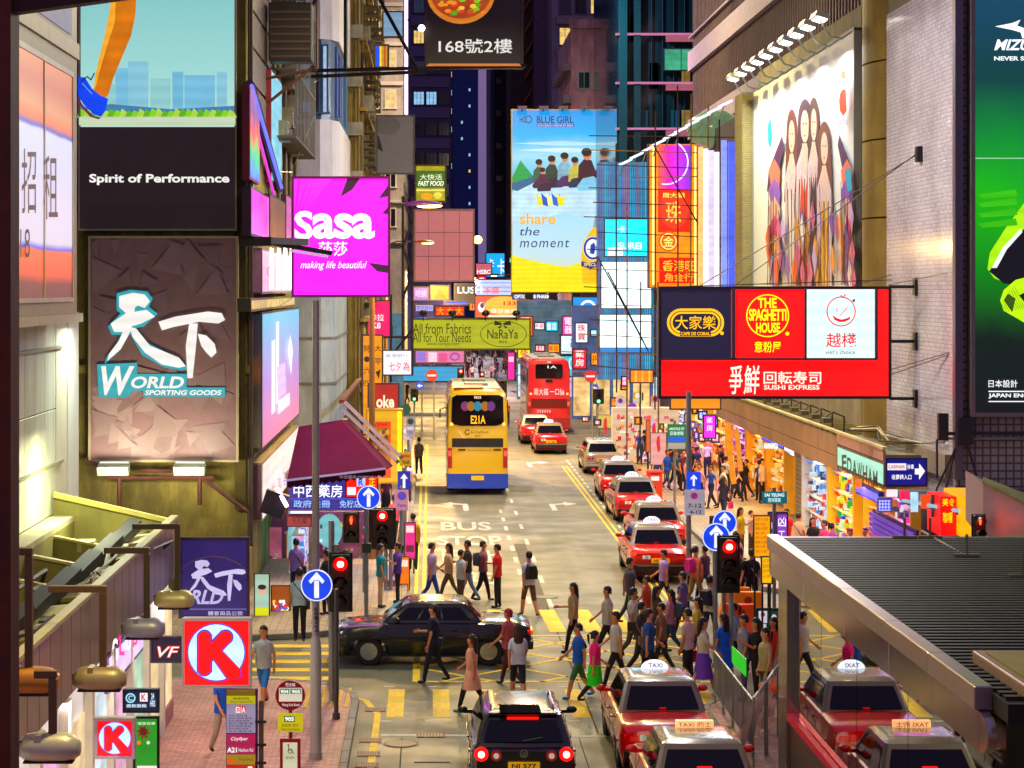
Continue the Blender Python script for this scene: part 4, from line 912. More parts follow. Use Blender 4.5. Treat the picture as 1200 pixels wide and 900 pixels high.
def art_green(fc):
    fc.text('優惠推廣', 161, 846, 182, 849.5, lit('#d8e8d0', .8))
    for i in range(8): a = i*.8; fc.poly([(168, 858), (168+9*math.cos(a), 858+9*math.sin(a)), (168+6*math.cos(a+.5), 858+7*math.sin(a+.5))], lit('#7a2a14', .7))
    fc.circ(168, 857, 4.5, 5, lit('#5a1c10', .7)); fc.circ(163, 870, 2.4, 2.4, lit('#d87830', .9)); fc.circ(174, 870, 2, 2, lit('#e8d8d0', .9)); fc.rect(161, 897, 184, 905, lit('#e8e0d8', .9))
fsign('poster', 'green poster with a reddish sprig on the shop front under the navy lightbox', 'poster', 157, 840, 186, 905, 28.4, lit('#2c8a2c', .8, .35), frame='#0d140d', t=.08, fw=.02, art=art_green)
# ---- hanging signs over the road
def art_168(fc):
    fc.circ(540, -8, 40, 36, lit('#c07a28', .8)); fc.circ(540, -9, 36, 31, lit('#8a3c14', .9, .5)); 
    rr = random.Random(2)
    for i in range(46): x, y = 540+rr.uniform(-28, 28), rr.uniform(-16, 16); k = rr.uniform(2, 5); fc.circ(x, y, k, k*.6, lit(rr.choice(['#d88028', '#5a8c18', '#b8401c', '#e8b850', '#7cae28', '#6a2410']), .9), 'picture', n=7)
    fc.text('168號2樓', 514, 46, 600, 63, lit('#d8d4d0', .9), off=.04); fc.poly([(499, 78), (503, 75), (608, 75), (611, 78)], lit('#b86a28', .8))
fsign('shop_sign', 'black hanging restaurant sign with a bowl of food, top centre', 'sign', 498, -60, 613, 80, 75, mat('#140c0e', .4, e=.1, ecol='#281418'), frame='#3a2a22', t=.4, fw=.05, art=art_168)
def gallows(label, beams, r=.07, m=None):
    a = beams[0][0]; t = thing('sign_gantry', label, 'gantry', P(*a))
    for p, q in beams: M().tube([P(*p), P(*q)], r, 6).build('beam', m or mat('#1a1416', .5, .4), t)
    return t
gallows('black horizontal sign gantry with diagonal stays crossing high above the left row', [((318, 84, 75), (617, 77, 75)), ((318, 92, 75), (500, 84, 75)), ((405, -20, 75), (405, 82, 75)), ((440, -10, 75), (490, 82, 75)), ((372, -5, 74.6), (330, 80, 74.6))])
p = P(494, 33, 74.5); sp_ = thing('spotlight', 'small dazzling spotlight left of the food sign', 'spotlight', p); M().sphere(p, .12, .12, .12).build('bulb', lit('#ffe8f0', 8), sp_); M().tube([p, p+Vector((-.5, 0, .3))], .03, 6).build('arm', BLACK, sp_)
def art_blank(fc): fc.circ(454, 147, 15, 11, mat('#6d6a70', .6)); fc.poly([(440, 158), (444, 159), (449, 178), (440, 173)], mat('#2a2228', .6))
fsign('billboard', 'blank grey board with a darker disc shape, hung on the left row', 'billboard', 441, 135, 486, 204, 100, mat('#7e7a84', .6, grain=.06), frame='#55525a', t=.4, fw=.06, art=art_blank)
fsign('billboard', 'blank dusty pink hanging billboard behind the street lanterns', 'billboard', 485, 245, 556, 330, 128, mat('#b07c92', .6, e=.22, ecol='#c07890', grain=.06), frame='#8d7080', t=.5, fw=.1, art=lambda fc: [fc.rect(x, 246, x+.6, 329, mat('#8a5c70', .7)) for x in (502, 520, 538)]+[fc.rect(486, y, 555, y+.6, mat('#8a5c70', .7)) for y in (272, 300)])
fsign('shop_sign', 'small yellow-green lit food sign above the pink blank billboard', 'sign', 486, 193, 523, 237, 136, lit('#a8a030', .8, .4), frame='#5a5430', t=.5, fw=.1, art=text_art(('r', 487, 200, 522, 220, '#3a5a20'), ('t', '大快活', 492, 204, 518, 211, '#e0e8c0', dict(off=.03)), ('t', 'FAST FOOD', 490, 212, 520, 218, '#f0f0d8', dict(off=.03, shear=.2)), ('r', 487, 222, 522, 224, '#e8e090'), ('c', 500, 230, 7, 4, '#e0a020'), ('c', 513, 229, 5, 4, '#d8d060')))
fsign('shop_sign', 'round-cornered blue and yellow striped sign among the air conditioners', 'sign', 438, 52, 456, 80, 92, lit('#c8963c', .7), frame='#5a4a2c', t=.3, fw=.08, art=text_art(('r', 439, 54, 445, 79, '#1c48c0'), ('r', 445, 54, 447, 79, '#e8d020'), ('r', 450, 54, 452, 79, '#a04818')))
fsign('shop_sign', 'pale grey-blue rooftop board with slanted top, upper left row', 'sign', 448, 13, 473, 44, 96, lit('#8aa8c0', .65), frame='#6a5a3a', t=.3, fw=.06)
pl = thing('neon_tube', 'tall thin white neon tube running down the left row beside the food sign', 'neon light', P(475, 135, 95)); M().tube([P(476, -20, 95), P(476, 134, 95)], .07, 8).build('tube', lit('#e8d8ff', 2.2), pl); M().box(P(473, 0, 95.1).x, P(479, 0, 95.1).x, 95.1, 95.3, P(0, 136, 95).z, P(0, -20, 95).z).build('backing', mat('#5a5064', .5), pl)
def art_nara(fc):
    k = mat('#1c2408', .5); fc.text('All from Fabrics', 484, 379, 552, 391, k, off=.0); fc.text('All for Your Needs', 484, 390, 552, 401, k, off=.0); fc.text('www.naraya.com', 500, 402, 538, 406, k, off=0)
    fc.ring(590, 391.5, 27, 15, .9, mat('#4a5a14', .5)); fc.text('NaRaYa', 571, 386, 607, 397, k, off=.005); fc.text('BKK', 585, 399, 595, 402, k, off=0)
    for s in (-1, 1): fc.poly([(589, 379), (589+s*9, 375.5), (589+s*10, 381), (589+s*2, 381)], k); fc.poly([(589, 380), (589+s*6, 384), (589+s*3, 385)], k)
fsign('shop_sign', 'long yellow-green NaRaYa banner sign reading All from Fabrics over the street', 'sign', 483, 373, 622, 410, 100, lit('#a8aa28', .85, .12), frame='#5a5418', t=.35, fw=.07, art=art_nara)
for px in (496, 569, 605, 530):
    p = P(px, 367, 99.6); q = thing('floodlight', 'dark floodlight on top of the yellow-green banner sign, %s' % {496: 'leftmost', 530: 'second from left', 569: 'third from left', 605: 'rightmost'}[px], 'floodlight', p, 'floodlights along the banner top'); M().sphere(p, .2, .2, .16, 10, 6).tube([p-Vector((0, 0, .1)), p-Vector((0, 0, .35))], .03, 6).build('lamp_head', BLACK, q)
tr = gallows('dark lattice truss carrying the yellow-green banner from the left row', [((405, 428, 100), (484, 428, 100)), ((415, 395, 100), (484, 395, 100)), ((405, 428, 100), (430, 395, 100)), ((430, 395, 100), (450, 428, 100)), ((450, 428, 100), (484, 385, 100)), ((458, 345, 100), (458, 520, 100)), ((472, 230, 100), (472, 440, 100)), ((483, 230, 100), (483, 440, 100)), ((472, 230, 100), (483, 260, 100)), ((483, 260, 100), (472, 290, 100)), ((472, 290, 100), (483, 320, 100)), ((483, 320, 100), (472, 350, 100))], .06, mat('#3a2c34', .5, .4))
# ---- blue beer billboard
def art_blue_girl(fc):
    navy = lit('#183068', .8)
    fc.text('HO', 609, 136, 617, 144, navy, off=.02); fc.ring(619.5, 140, 3.5, 4, 1.2, navy, 'emblem'); fc.text('BLUE GIRL', 629, 136, 672, 144.5, navy, off=.02); fc.rect(629, 145.5, 673, 148.5, lit('#282080', .8)); fc.text('EUROPEAN PREMIUM BEER', 630, 146, 672, 148.2, lit('#e8e8ff', .9), off=0)
    for x0, y0, x1, c_ in ((601, 168, 720, '#b8dce8'), (604, 176, 716, '#d0e8f0'), (600, 184, 700, '#a8d4e4')): fc.poly([(x0, y0), ((x0+x1)/2, y0-3), (x1, y0+1), ((x0+x1)/2, y0+3)], lit(c_, .85))
    fc.poly([(600, 208), (606, 196), (610, 188), (618, 198), (626, 208), (622, 214), (600, 216)], lit('#1c9850', .8)); fc.poly([(600, 226), (612, 216), (630, 212), (722, 220), (722, 262), (660, 250), (600, 262)], lit('#c4e0ee', .85, .2)); fc.poly([(600, 214), (616, 210), (628, 204), (626, 214), (606, 224), (600, 222)], lit('#3c6a8c', .7))
    def seated(cx, cy, s, top, leg, face=1):
        fc.poly([(cx-9*s, cy), (cx-8*s, cy-16*s), (cx-3*s, cy-22*s), (cx+4*s, cy-21*s), (cx+9*s, cy-8*s), (cx+8*s, cy+2*s)], lit(top, .8, .3), 'figure'); fc.circ(cx+0*s, cy-26*s, 4.2*s, 5*s, lit('#c88a68', .8), 'figure'); fc.circ(cx-.6*s, cy-28.5*s, 4.8*s, 4*s, lit('#1a1210', .7), 'figure')
        fc.poly([(cx-10*s, cy+4*s), (cx-4*s, cy-4*s), (cx+6*s, cy-6*s), (cx+14*s, cy+2*s), (cx+13*s, cy+7*s), (cx-8*s, cy+8*s)], lit(leg, .8, .2), 'figure')
        fc.poly([(cx+3*s, cy-15*s), (cx+12*s, cy-8*s), (cx+12*s, cy-4*s), (cx+4*s, cy-8*s)], lit(top, .9), 'figure')
    seated(632, 214, .85, '#3c5a48', '#3a2438'); seated(647, 213, .95, '#2a3a30', '#2c1c34'); seated(662, 211, 1.0, '#8ab0c0', '#4a2c58'); seated(674, 213, .9, '#c8c060', '#28304c'); seated(688, 214, 1.25, '#3a1424', '#8ac4dc'); seated(636, 219, .7, '#4a1c3c', '#301c38')
    for i, c_ in enumerate(('#e8d820', '#2050a8', '#f0e8a0', '#305cc0', '#e8d820')): fc.poly([(630+6*i, 240), (628+6*i, 226), (634+6*i, 232), (638+6*i, 227), (636+6*i, 242)], lit(c_, .9))
    fc.text('share', 609, 250, 651, 263, lit('#e8b020', .9), off=.015); fc.text('the', 609, 266, 632, 276, navy, off=0, shear=.2); fc.text('moment', 609, 281, 667, 290, navy, off=0, shear=.2, sp=1.15)
    fc.poly([(600, 299), (625, 306), (664, 313), (700, 302), (722, 296), (722, 342), (600, 342)], lit('#e8d408', .95, .12))
    for dx, k in ((0, 1), (32, 1)):
        b = [(697, 253), (703, 253), (704, 268), (713, 284), (715, 300), (715, 332), (682, 332), (681, 300), (683, 284), (694, 268)]
        b = [(min(721.3, x+dx), y) for x, y in b]; fc.poly(b, lit('#e8b818', .95, .2), 'bottle')
        if dx: continue
        fc.poly([(697, 253), (703, 253), (704, 266), (695, 266)], lit('#8aa0b8', .8), 'bottle'); fc.circ(694.5, 291, 11.5, 14, lit('#e8ecf8', .95), 'label'); fc.ring(694.5, 291, 9.6, 12, 2.6, lit('#182c78', .9), 'label'); fc.poly([(691, 297), (692, 287), (696, 284), (698, 290), (696, 298)], lit('#1c3888', .9), 'label'); fc.poly([(681, 306), (690, 308), (706, 305), (707, 311), (691, 315), (681, 312)], lit('#182c68', .9), 'label'); fc.text('SPECIAL', 684, 308, 704, 312, lit('#e8e0a0', .9), off=.02)
fsign('billboard', 'tall blue and yellow Blue Girl beer billboard with seated friends and a bottle', 'billboard', 599, 128, 722.5, 343, 158, ramp_mat('Z', 8.2, 21.8, [(0, '#e0d010'), (.2, '#c8e0e8'), (.42, '#b4dcec'), (.62, '#70c0dc'), (.75, '#a8d8e8'), (.86, '#28a8dc'), (1, '#0888cc')], .9, .12, .35), frame='#c8a82c', t=.5, fw=.08, art=art_blue_girl)  # the board's floodlighting is put into the print as glow
for px in (612, 637, 660, 685, 706): 
    p = P(px, 126, 157.2); q = thing('floodlight', 'small floodlight on the top edge of the blue beer billboard, %s' % {612: 'leftmost', 637: 'second from left', 660: 'middle', 685: 'fourth from left', 706: 'rightmost'}[px], 'floodlight', p, 'floodlights on the beer billboard'); M().obox(p, (.35, 0, 0), (0, .25, 0), (0, 0, .1)).tube([p, p+Vector((0, .8, -.2))], .05, 6).build('lamp_head', mat('#6a5a5c', .5), q)
for px in (620, 648, 675, 701):
    p = P(px, 347, 157.2); q = thing('floodlight', 'dark floodlight on the bottom edge of the beer billboard, %s' % {620: 'leftmost', 648: 'second from left', 675: 'third from left', 701: 'rightmost'}[px], 'floodlight', p, 'floodlights under the beer billboard'); M().obox(p, (.3, 0, 0), (0, .3, 0), (0, 0, .25)).build('lamp_head', BLACK, q)
# ---- red and navy restaurant sign (right)
YS = 59.0
def art_sushi(fc):
    gold = lit('#f0b81c', 1.05); yl = lit('#fff030', 1.1); rd = lit('#f40808', 1.1); navy = lit('#1c1838', .55)
    fc.rect(774.5, 337.5, 857, 420, navy, 'panel'); fc.rect(944, 339, 1027, 420, lit('#d8ecec', 1.0, .1), 'panel')
    def stadium(cx, cy, rx, ry, wd, m): fc.line([(cx+(rx-ry)*sx+ry*math.cos(math.radians(a)), cy-ry*math.sin(math.radians(a))) for sx, r0 in ((1, -90), (-1, 90)) for a in range(r0, r0+181, 15)], wd, m, closed=True)
    stadium(815, 378, 32, 15, 3, gold); stadium(815, 378, 28, 11.5, 2.4, gold)
    fc.text('大家樂', 791, 370, 839, 386, gold, off=.05); fc.rect(797, 388, 833, 394, navy); fc.text('CAFE DE CORAL', 798, 389, 832, 393, gold, off=.03); fc.circ(846, 390.5, 2.2, 2.2, gold)
    fc.ring(899.5, 370, 24.5, 24.5, 1.3, yl); fc.text('THE', 888, 349, 910, 361, yl, off=.06); fc.text('SPAGHETTI', 877.5, 362, 921.5, 376, yl, off=.07, sp=.9); fc.text('HOUSE', 886, 378, 914, 390, yl, off=.06); fc.text('意粉屋', 884, 400, 915, 413, yl, off=.07); fc.circ(922.5, 391, 2.2, 2.2, yl)
    r2 = lit('#c81c18', .9); fc.ring(985.5, 365, 16.5, 17, 1.3, r2); fc.poly([(975, 369), (981, 373), (986, 374.5), (992, 373), (996, 371), (996, 374), (990, 377), (984, 377.5), (978, 375)], r2); fc.line([(980, 361), (981, 365)], .8, r2); fc.line([(984, 370), (993, 360)], .8, r2); fc.poly([(998, 352), (1002, 350), (1001, 355)], mat('#201818', .5)); fc.line([(985, 346), (988, 349), (990, 345)], 1.2, r2)
    fc.text('越棧', 968, 390, 1003, 407, r2, off=.04); fc.text("viet's choice", 967, 410, 1002, 415, mat('#302828', .5), off=0)
    w_ = lit('#f4e8d8', 1.1)
    for t_, x0, x1 in (('爭', 854, 870), ('鮮', 871, 890)): fc.text(t_, x0-.8, 427, x1+.8, 463, mat('#301008', .5), off=.08, shear=.1); fc.text(t_, x0, 428, x1, 462, w_, off=.04, shear=.1)
    fc.text('回転寿司', 894.5, 435, 962, 450, w_, off=.035); fc.text('SUSHI EXPRESS', 895, 451, 960, 456.5, w_, off=.02)
sush = fsign('shop_sign', 'huge red and navy restaurant sign with Sushi Express lettering on the right', 'sign', 772, 336, 1044, 467, YS, lit('#f40606', 1.1, .05), frame='#281e24', t=.55, fw=.07, art=art_sushi)
for a, b in (((857.5, 337), (861.5, 421)), ((942.5, 337), (945, 421)), ((1025, 338), (1028.5, 421)), ((774, 419.5), (1027, 422))):
    p, q = P(*a, YS-.03), P(*b, YS-.03); M().box(p.x, q.x, YS-.09, YS-.035, q.z, p.z).build('divider', mat('#4a4248', .4, .4), sush)
rods = thing('sign_bracket', 'black steel rods and guy wires tying the red restaurant sign to the tiled wall', 'bracket', (13.2, 59.2, 8))
for y in (336, 400, 467): M().tube([P(1042, y, 59.3), (13.5, 59.3, P(0, y, 59.3).z)], .05, 6).build('rod', BLACK, rods); M().box(13.42, 13.5, 59.15, 59.45, P(0, y, 59.3).z-.25, P(0, y, 59.3).z+.25).build('anchor_plate', BLACK, rods)
for (a, b) in (((1041, 334, 59.3), (1118, 318, 55.4)), ((860, 335, 59.4), (1080, 176, 58.8)), ((820, 335, 59.4), (1080, 178, 58.8)), ((1041, 440, 59.3), (1116, 414, 55.4)), ((1041, 434, 59.3), (1116, 412, 55.4)), ((790, 336, 59.4), (1045, 328, 62.6)), ((1000, 335, 59.3), (1045, 322, 62.6))): M().tube([P(*a), P(*b)], .014, 5).build('guy_wire', mat('#3a3430', .5), rods)
M().box(13.35, 13.5, 58.55, 58.85, P(0, 190, 58.8).z, P(0, 172, 58.8).z).build('anchor_plate', BLACK, rods)
# ---- mural of tall figures
def art_mural(fc):
    br = mat('#5a3434', .5); sk = mat('#e8c4b0', .5); 
    def fig(cx, top, w, hair, dress, h2=335, skirt=None):
        fc.circ(cx, top+22, w*.42, 26, hair, 'figure_print'); fc.poly([(cx-w*.42, top+22), (cx+w*.42, top+22), (cx+w*.52, top+60), (cx+w*.6, top+100), (cx-w*.6, top+105), (cx-w*.48, top+60)], hair, 'figure_print')
        fc.circ(cx, top+28, w*.24, 19, sk, 'figure_print')
        for s in (-1, 1): fc.poly([(cx+s*w*.05, top+24), (cx+s*w*.13, top+24), (cx+s*w*.12, top+26), (cx+s*w*.05, top+26)], br, 'figure_print')
        fc.poly([(cx-w*.05, top+38), (cx+w*.06, top+38), (cx, top+41)], mat('#b03028', .5), 'figure_print')
        fc.poly([(cx-w*.5, top+75), (cx-w*.12, top+50), (cx+w*.14, top+50), (cx+w*.5, top+78), (cx+w*.55, h2), (cx-w*.5, h2)], mat('#d8c4c8', .5, grain=.2), 'figure_print'); fc.poly([(cx-w*.14, top+48), (cx+w*.14, top+48), (cx+w*.2, top+64), (cx, top+86), (cx-w*.2, top+64)], sk, 'figure_print')
        fc.poly([(cx-w*.2, top+84), (cx, top+110), (cx+w*.2, top+82), (cx+w*.32, h2), (cx-w*.34, h2)], dress, 'figure_print')
        for k in range(3): fc.line([(cx-w*.3+k*w*.3, top+90), (cx-w*.2+k*w*.22, h2)], .9, br, 'figure_print')
    def colr(c): return mat(c, .5, grain=.15, scale=2)
    fc.poly([(899, 148), (903, 138), (905, 160), (903, 174), (900, 168)], colr('#28a0b0'), 'figure_print')
    fig(928, 132, 15, colr('#6a3a30'), colr('#e8e0dc')); fig(944, 120, 20, colr('#4a2c3c'), colr('#e05018')); fig(955, 118, 14, colr('#5a3c34'), colr('#3a2c34')); fig(968, 146, 17, colr('#6a4034'), colr('#e8b848'))
    for x0, sx in ((901, 1), (1005, -1)):
        fc.poly([(x0, 225), (x0+sx*2, 200), (x0+sx*18, 158), (x0+sx*20, 170), (x0+sx*14, 200), (x0+sx*4, 222)], colr('#4a2450'), 'figure_print')
        for i, c_ in enumerate(('#d88068', '#8a60b8', '#e8c0a8', '#c84878', '#e8b060', '#b88cc0')): y = 200+i*22; fc.poly([(x0+sx*2, y), (x0+sx*9, y-14), (x0+sx*16, y), (x0+sx*14, y+22), (x0+sx*6, y+26)], colr(c_), 'figure_print')
        for i in range(5): fc.line([(x0+sx*(2+3*i), 215+i*8), (x0+sx*(1+3.4*i), 334)], .8, br, 'figure_print')
    fc.poly([(994, 200), (1001, 196), (1003, 222), (998, 226)], colr('#38a0b8'), 'figure_print')
    rr = random.Random(9)
    for i in range(40): x = rr.uniform(899, 1006); y = rr.uniform(250, 325); fc.poly([(x-3, y), (x, y-16), (x+3.5, y+3), (x+1, y+22)], colr(rr.choice(['#d878a0', '#e8a848', '#8a60a8', '#f0e8e0', '#e86830', '#d8a088', '#c8b0d8'])), 'figure_print')
    for i in range(26): x = rr.uniform(900, 1006); fc.line([(x, rr.uniform(210, 280)), (x+rr.uniform(-4, 4), rr.uniform(285, 310)), (x+rr.uniform(-2, 3), 334)], .6, br, 'figure_print')
    fc.poly([(992, 110), (994, 106), (999, 104), (999.5, 118), (1000, 130), (996, 136), (992, 130), (991, 118)], colr('#d84818'), 'figure_print'); fc.circ(996.5, 88, 3, 5, colr('#c87850'), 'figure_print'); fc.circ(996, 98, 2.6, 6, colr('#f0d8c8'), 'figure_print'); fc.text('ANNA', 991, 139, 1001, 147, mat('#4a6060', .5), off=0)
mr_ = thing('mural_board', 'white floodlit mural board of tall slender women along the right street front', 'billboard', (13.3, 77, 8.4))
M().box(13.3, 13.49, 66.95, 87.9, 8.45, 16.6).build('board', mat('#e8eae6', .5, grain=.05), mr_)
fc = Face(side(13.29), (-1, 0, 0), .0015); art_mural(fc); fc.done(mr_)
M().box(13.26, 13.5, 66.85, 66.95, 8.4, 16.65).box(13.26, 13.5, 87.9, 88.0, 8.4, 16.65).box(13.26, 13.5, 66.85, 88, 16.6, 16.7).build('edge_frame', mat('#8a8c8c', .4, .4), mr_)
for i in range(10):
    y = 67.5+2.15*i; q = thing('floodlight', 'white tube floodlight on a curved arm above the mural, %s from the near end' % ['first', 'second', 'third', 'fourth', 'fifth', 'sixth', 'seventh', 'eighth', 'ninth', 'tenth'][i], 'floodlight', (12.4, y, 17.2), 'floodlights above the mural')
    M().tube([(13.4, y, 16.7), (13.0, y, 16.4+.0), (12.6, y, 16.5), (12.3, y, 17.0)], .035, 6).build('arm', mat('#a8b0b0', .4, .5), q); M().obox((12.3, y, 17.1), (.2, 0, -.06), (0, .55, 0), (.03, 0, .08)).build('housing', mat('#b4b8b4', .4), q); M().obox((12.3, y, 17.0), (.16, 0, -.05), (0, .5, 0), (.005, 0, .015)).build('lens', lit('#fff8e8', 4), q)
    if i % 2 == 0: area(q, (12.1, y+.8, 17.0), 2.2, 620, '#f4f8ff', rot=(0, math.radians(38), 0), sy=.3)
# ---- green sports boot billboard on the near end wall
YM = 54.5
def art_miz(fc):
    w_ = lit('#f0f4f4', 1.0)
    fc.poly([(1166, 31), (1186, 27), (1196, 23), (1192, 30), (1203, 34), (1222, 22), (1206, 44), (1198, 45), (1196, 38), (1186, 35)], w_, 'emblem'); fc.text('MIZUNO', 1165, 46, 1236, 59, w_, off=.05, shear=.3); fc.text('NEVER SETTLE', 1165, 66, 1226, 71, w_, off=.03)
    fc.rect(1141, 185, 1290, 186, lit('#b8e0c0', .8))
    fc.poly([(1157, 315), (1160, 296), (1178, 268), (1200, 238), (1290, 200), (1290, 330), (1205, 334), (1180, 332), (1165, 326)], lit('#a8d820', .95, .2), 'boot'); fc.poly([(1159, 318), (1176, 294), (1200, 268), (1290, 240), (1290, 330), (1206, 336), (1176, 332)], lit('#101418', .5, .3), 'boot'); fc.poly([(1162, 314), (1175, 290), (1196, 268), (1198, 272), (1180, 292), (1168, 314)], lit('#e8f0f0', .9), 'boot')
    fc.poly([(1172, 352), (1176, 340), (1190, 328), (1206, 324), (1290, 320), (1290, 400), (1210, 384), (1190, 372), (1176, 364)], lit('#b8e018', .95, .2), 'boot'); fc.poly([(1176, 352), (1181, 344), (1190, 350), (1186, 366)], lit('#385010', .6), 'boot'); fc.poly([(1194, 346), (1206, 340), (1290, 345), (1290, 366), (1206, 362)], lit('#1c2410', .5), 'boot')
    for i in range(9): fc.line([(1172+2*i, 354-2.4*i), (1180+2.6*i, 366-.6*i)], .5, lit('#5a8010', .7), 'boot')
    for i, y in enumerate((228, 238, 250, 262)): fc.poly([(1146, y), (1190, y-6), (1192, y+2), (1150, y+5)], lit('#48b018', .8))
    fc.text('日本設計', 1158, 445, 1192, 454, lit('#f0f0f0', .9), off=.02); fc.rect(1158, 458, 1290, 459.2, w_); fc.text('JAPAN ENGINEERED', 1158, 461, 1240, 467, w_, off=.02); fc.rect(1158, 469.8, 1290, 471, w_)
fsign('billboard', 'tall green and black Mizuno football boot billboard at the right edge', 'billboard', 1138, -60, 1300, 488, YM, ramp_mat('Z', 5.2, 17.2, [(0, '#0c0c10'), (.14, '#0c1c14'), (.3, '#107818'), (.45, '#28a810'), (.58, '#108038'), (.72, '#0c3c3c'), (.9, '#18445c'), (1, '#2c6080')], .85, .22, .25), frame='#8d8680', t=.35, fw=.1, art=art_miz)
# ---- blue one-way car park sign and mint shop sign
fsign('direction_sign', 'dark blue plate with white arrow pointing right beside the mint shop sign', 'sign', 1038, 537, 1086, 569, 54.3, mat('#101c70', .4, e=.35, ecol='#142090'), frame='#1c2048', t=.08, fw=.02, art=text_art(('r', 1040, 543, 1062, 551, '#e8e0e8'), ('t', 'CARPARK', 1041, 545, 1061, 549, '#a82838'), ('t', '停車', 1063, 544, 1071, 550, W_), ('t', '收費錶入口', 1045, 556, 1068, 562, W_), ('p', [(1072, 549), (1077, 549), (1077, 543), (1084, 552), (1077, 562), (1077, 556), (1072, 556)], W_)))
_sb(12.28, 981.5, 1036, 3.78, 3.12, lit('#a8dcc8', .9, .15), 'mint green lit shop sign with dark EDAWHAM lettering under the canopy edge', lambda fc: [fc.text('EDAWHAM'[i], 987+6.6*i, 533+3.1*i, 992.4+6.6*i, 551+3.6*i, mat('#3a4438', .5), off=.05) for i in range(7)], 'sign', 'box_sign', '#6a5c50', .35, 'none', mat('#88a898', .5))
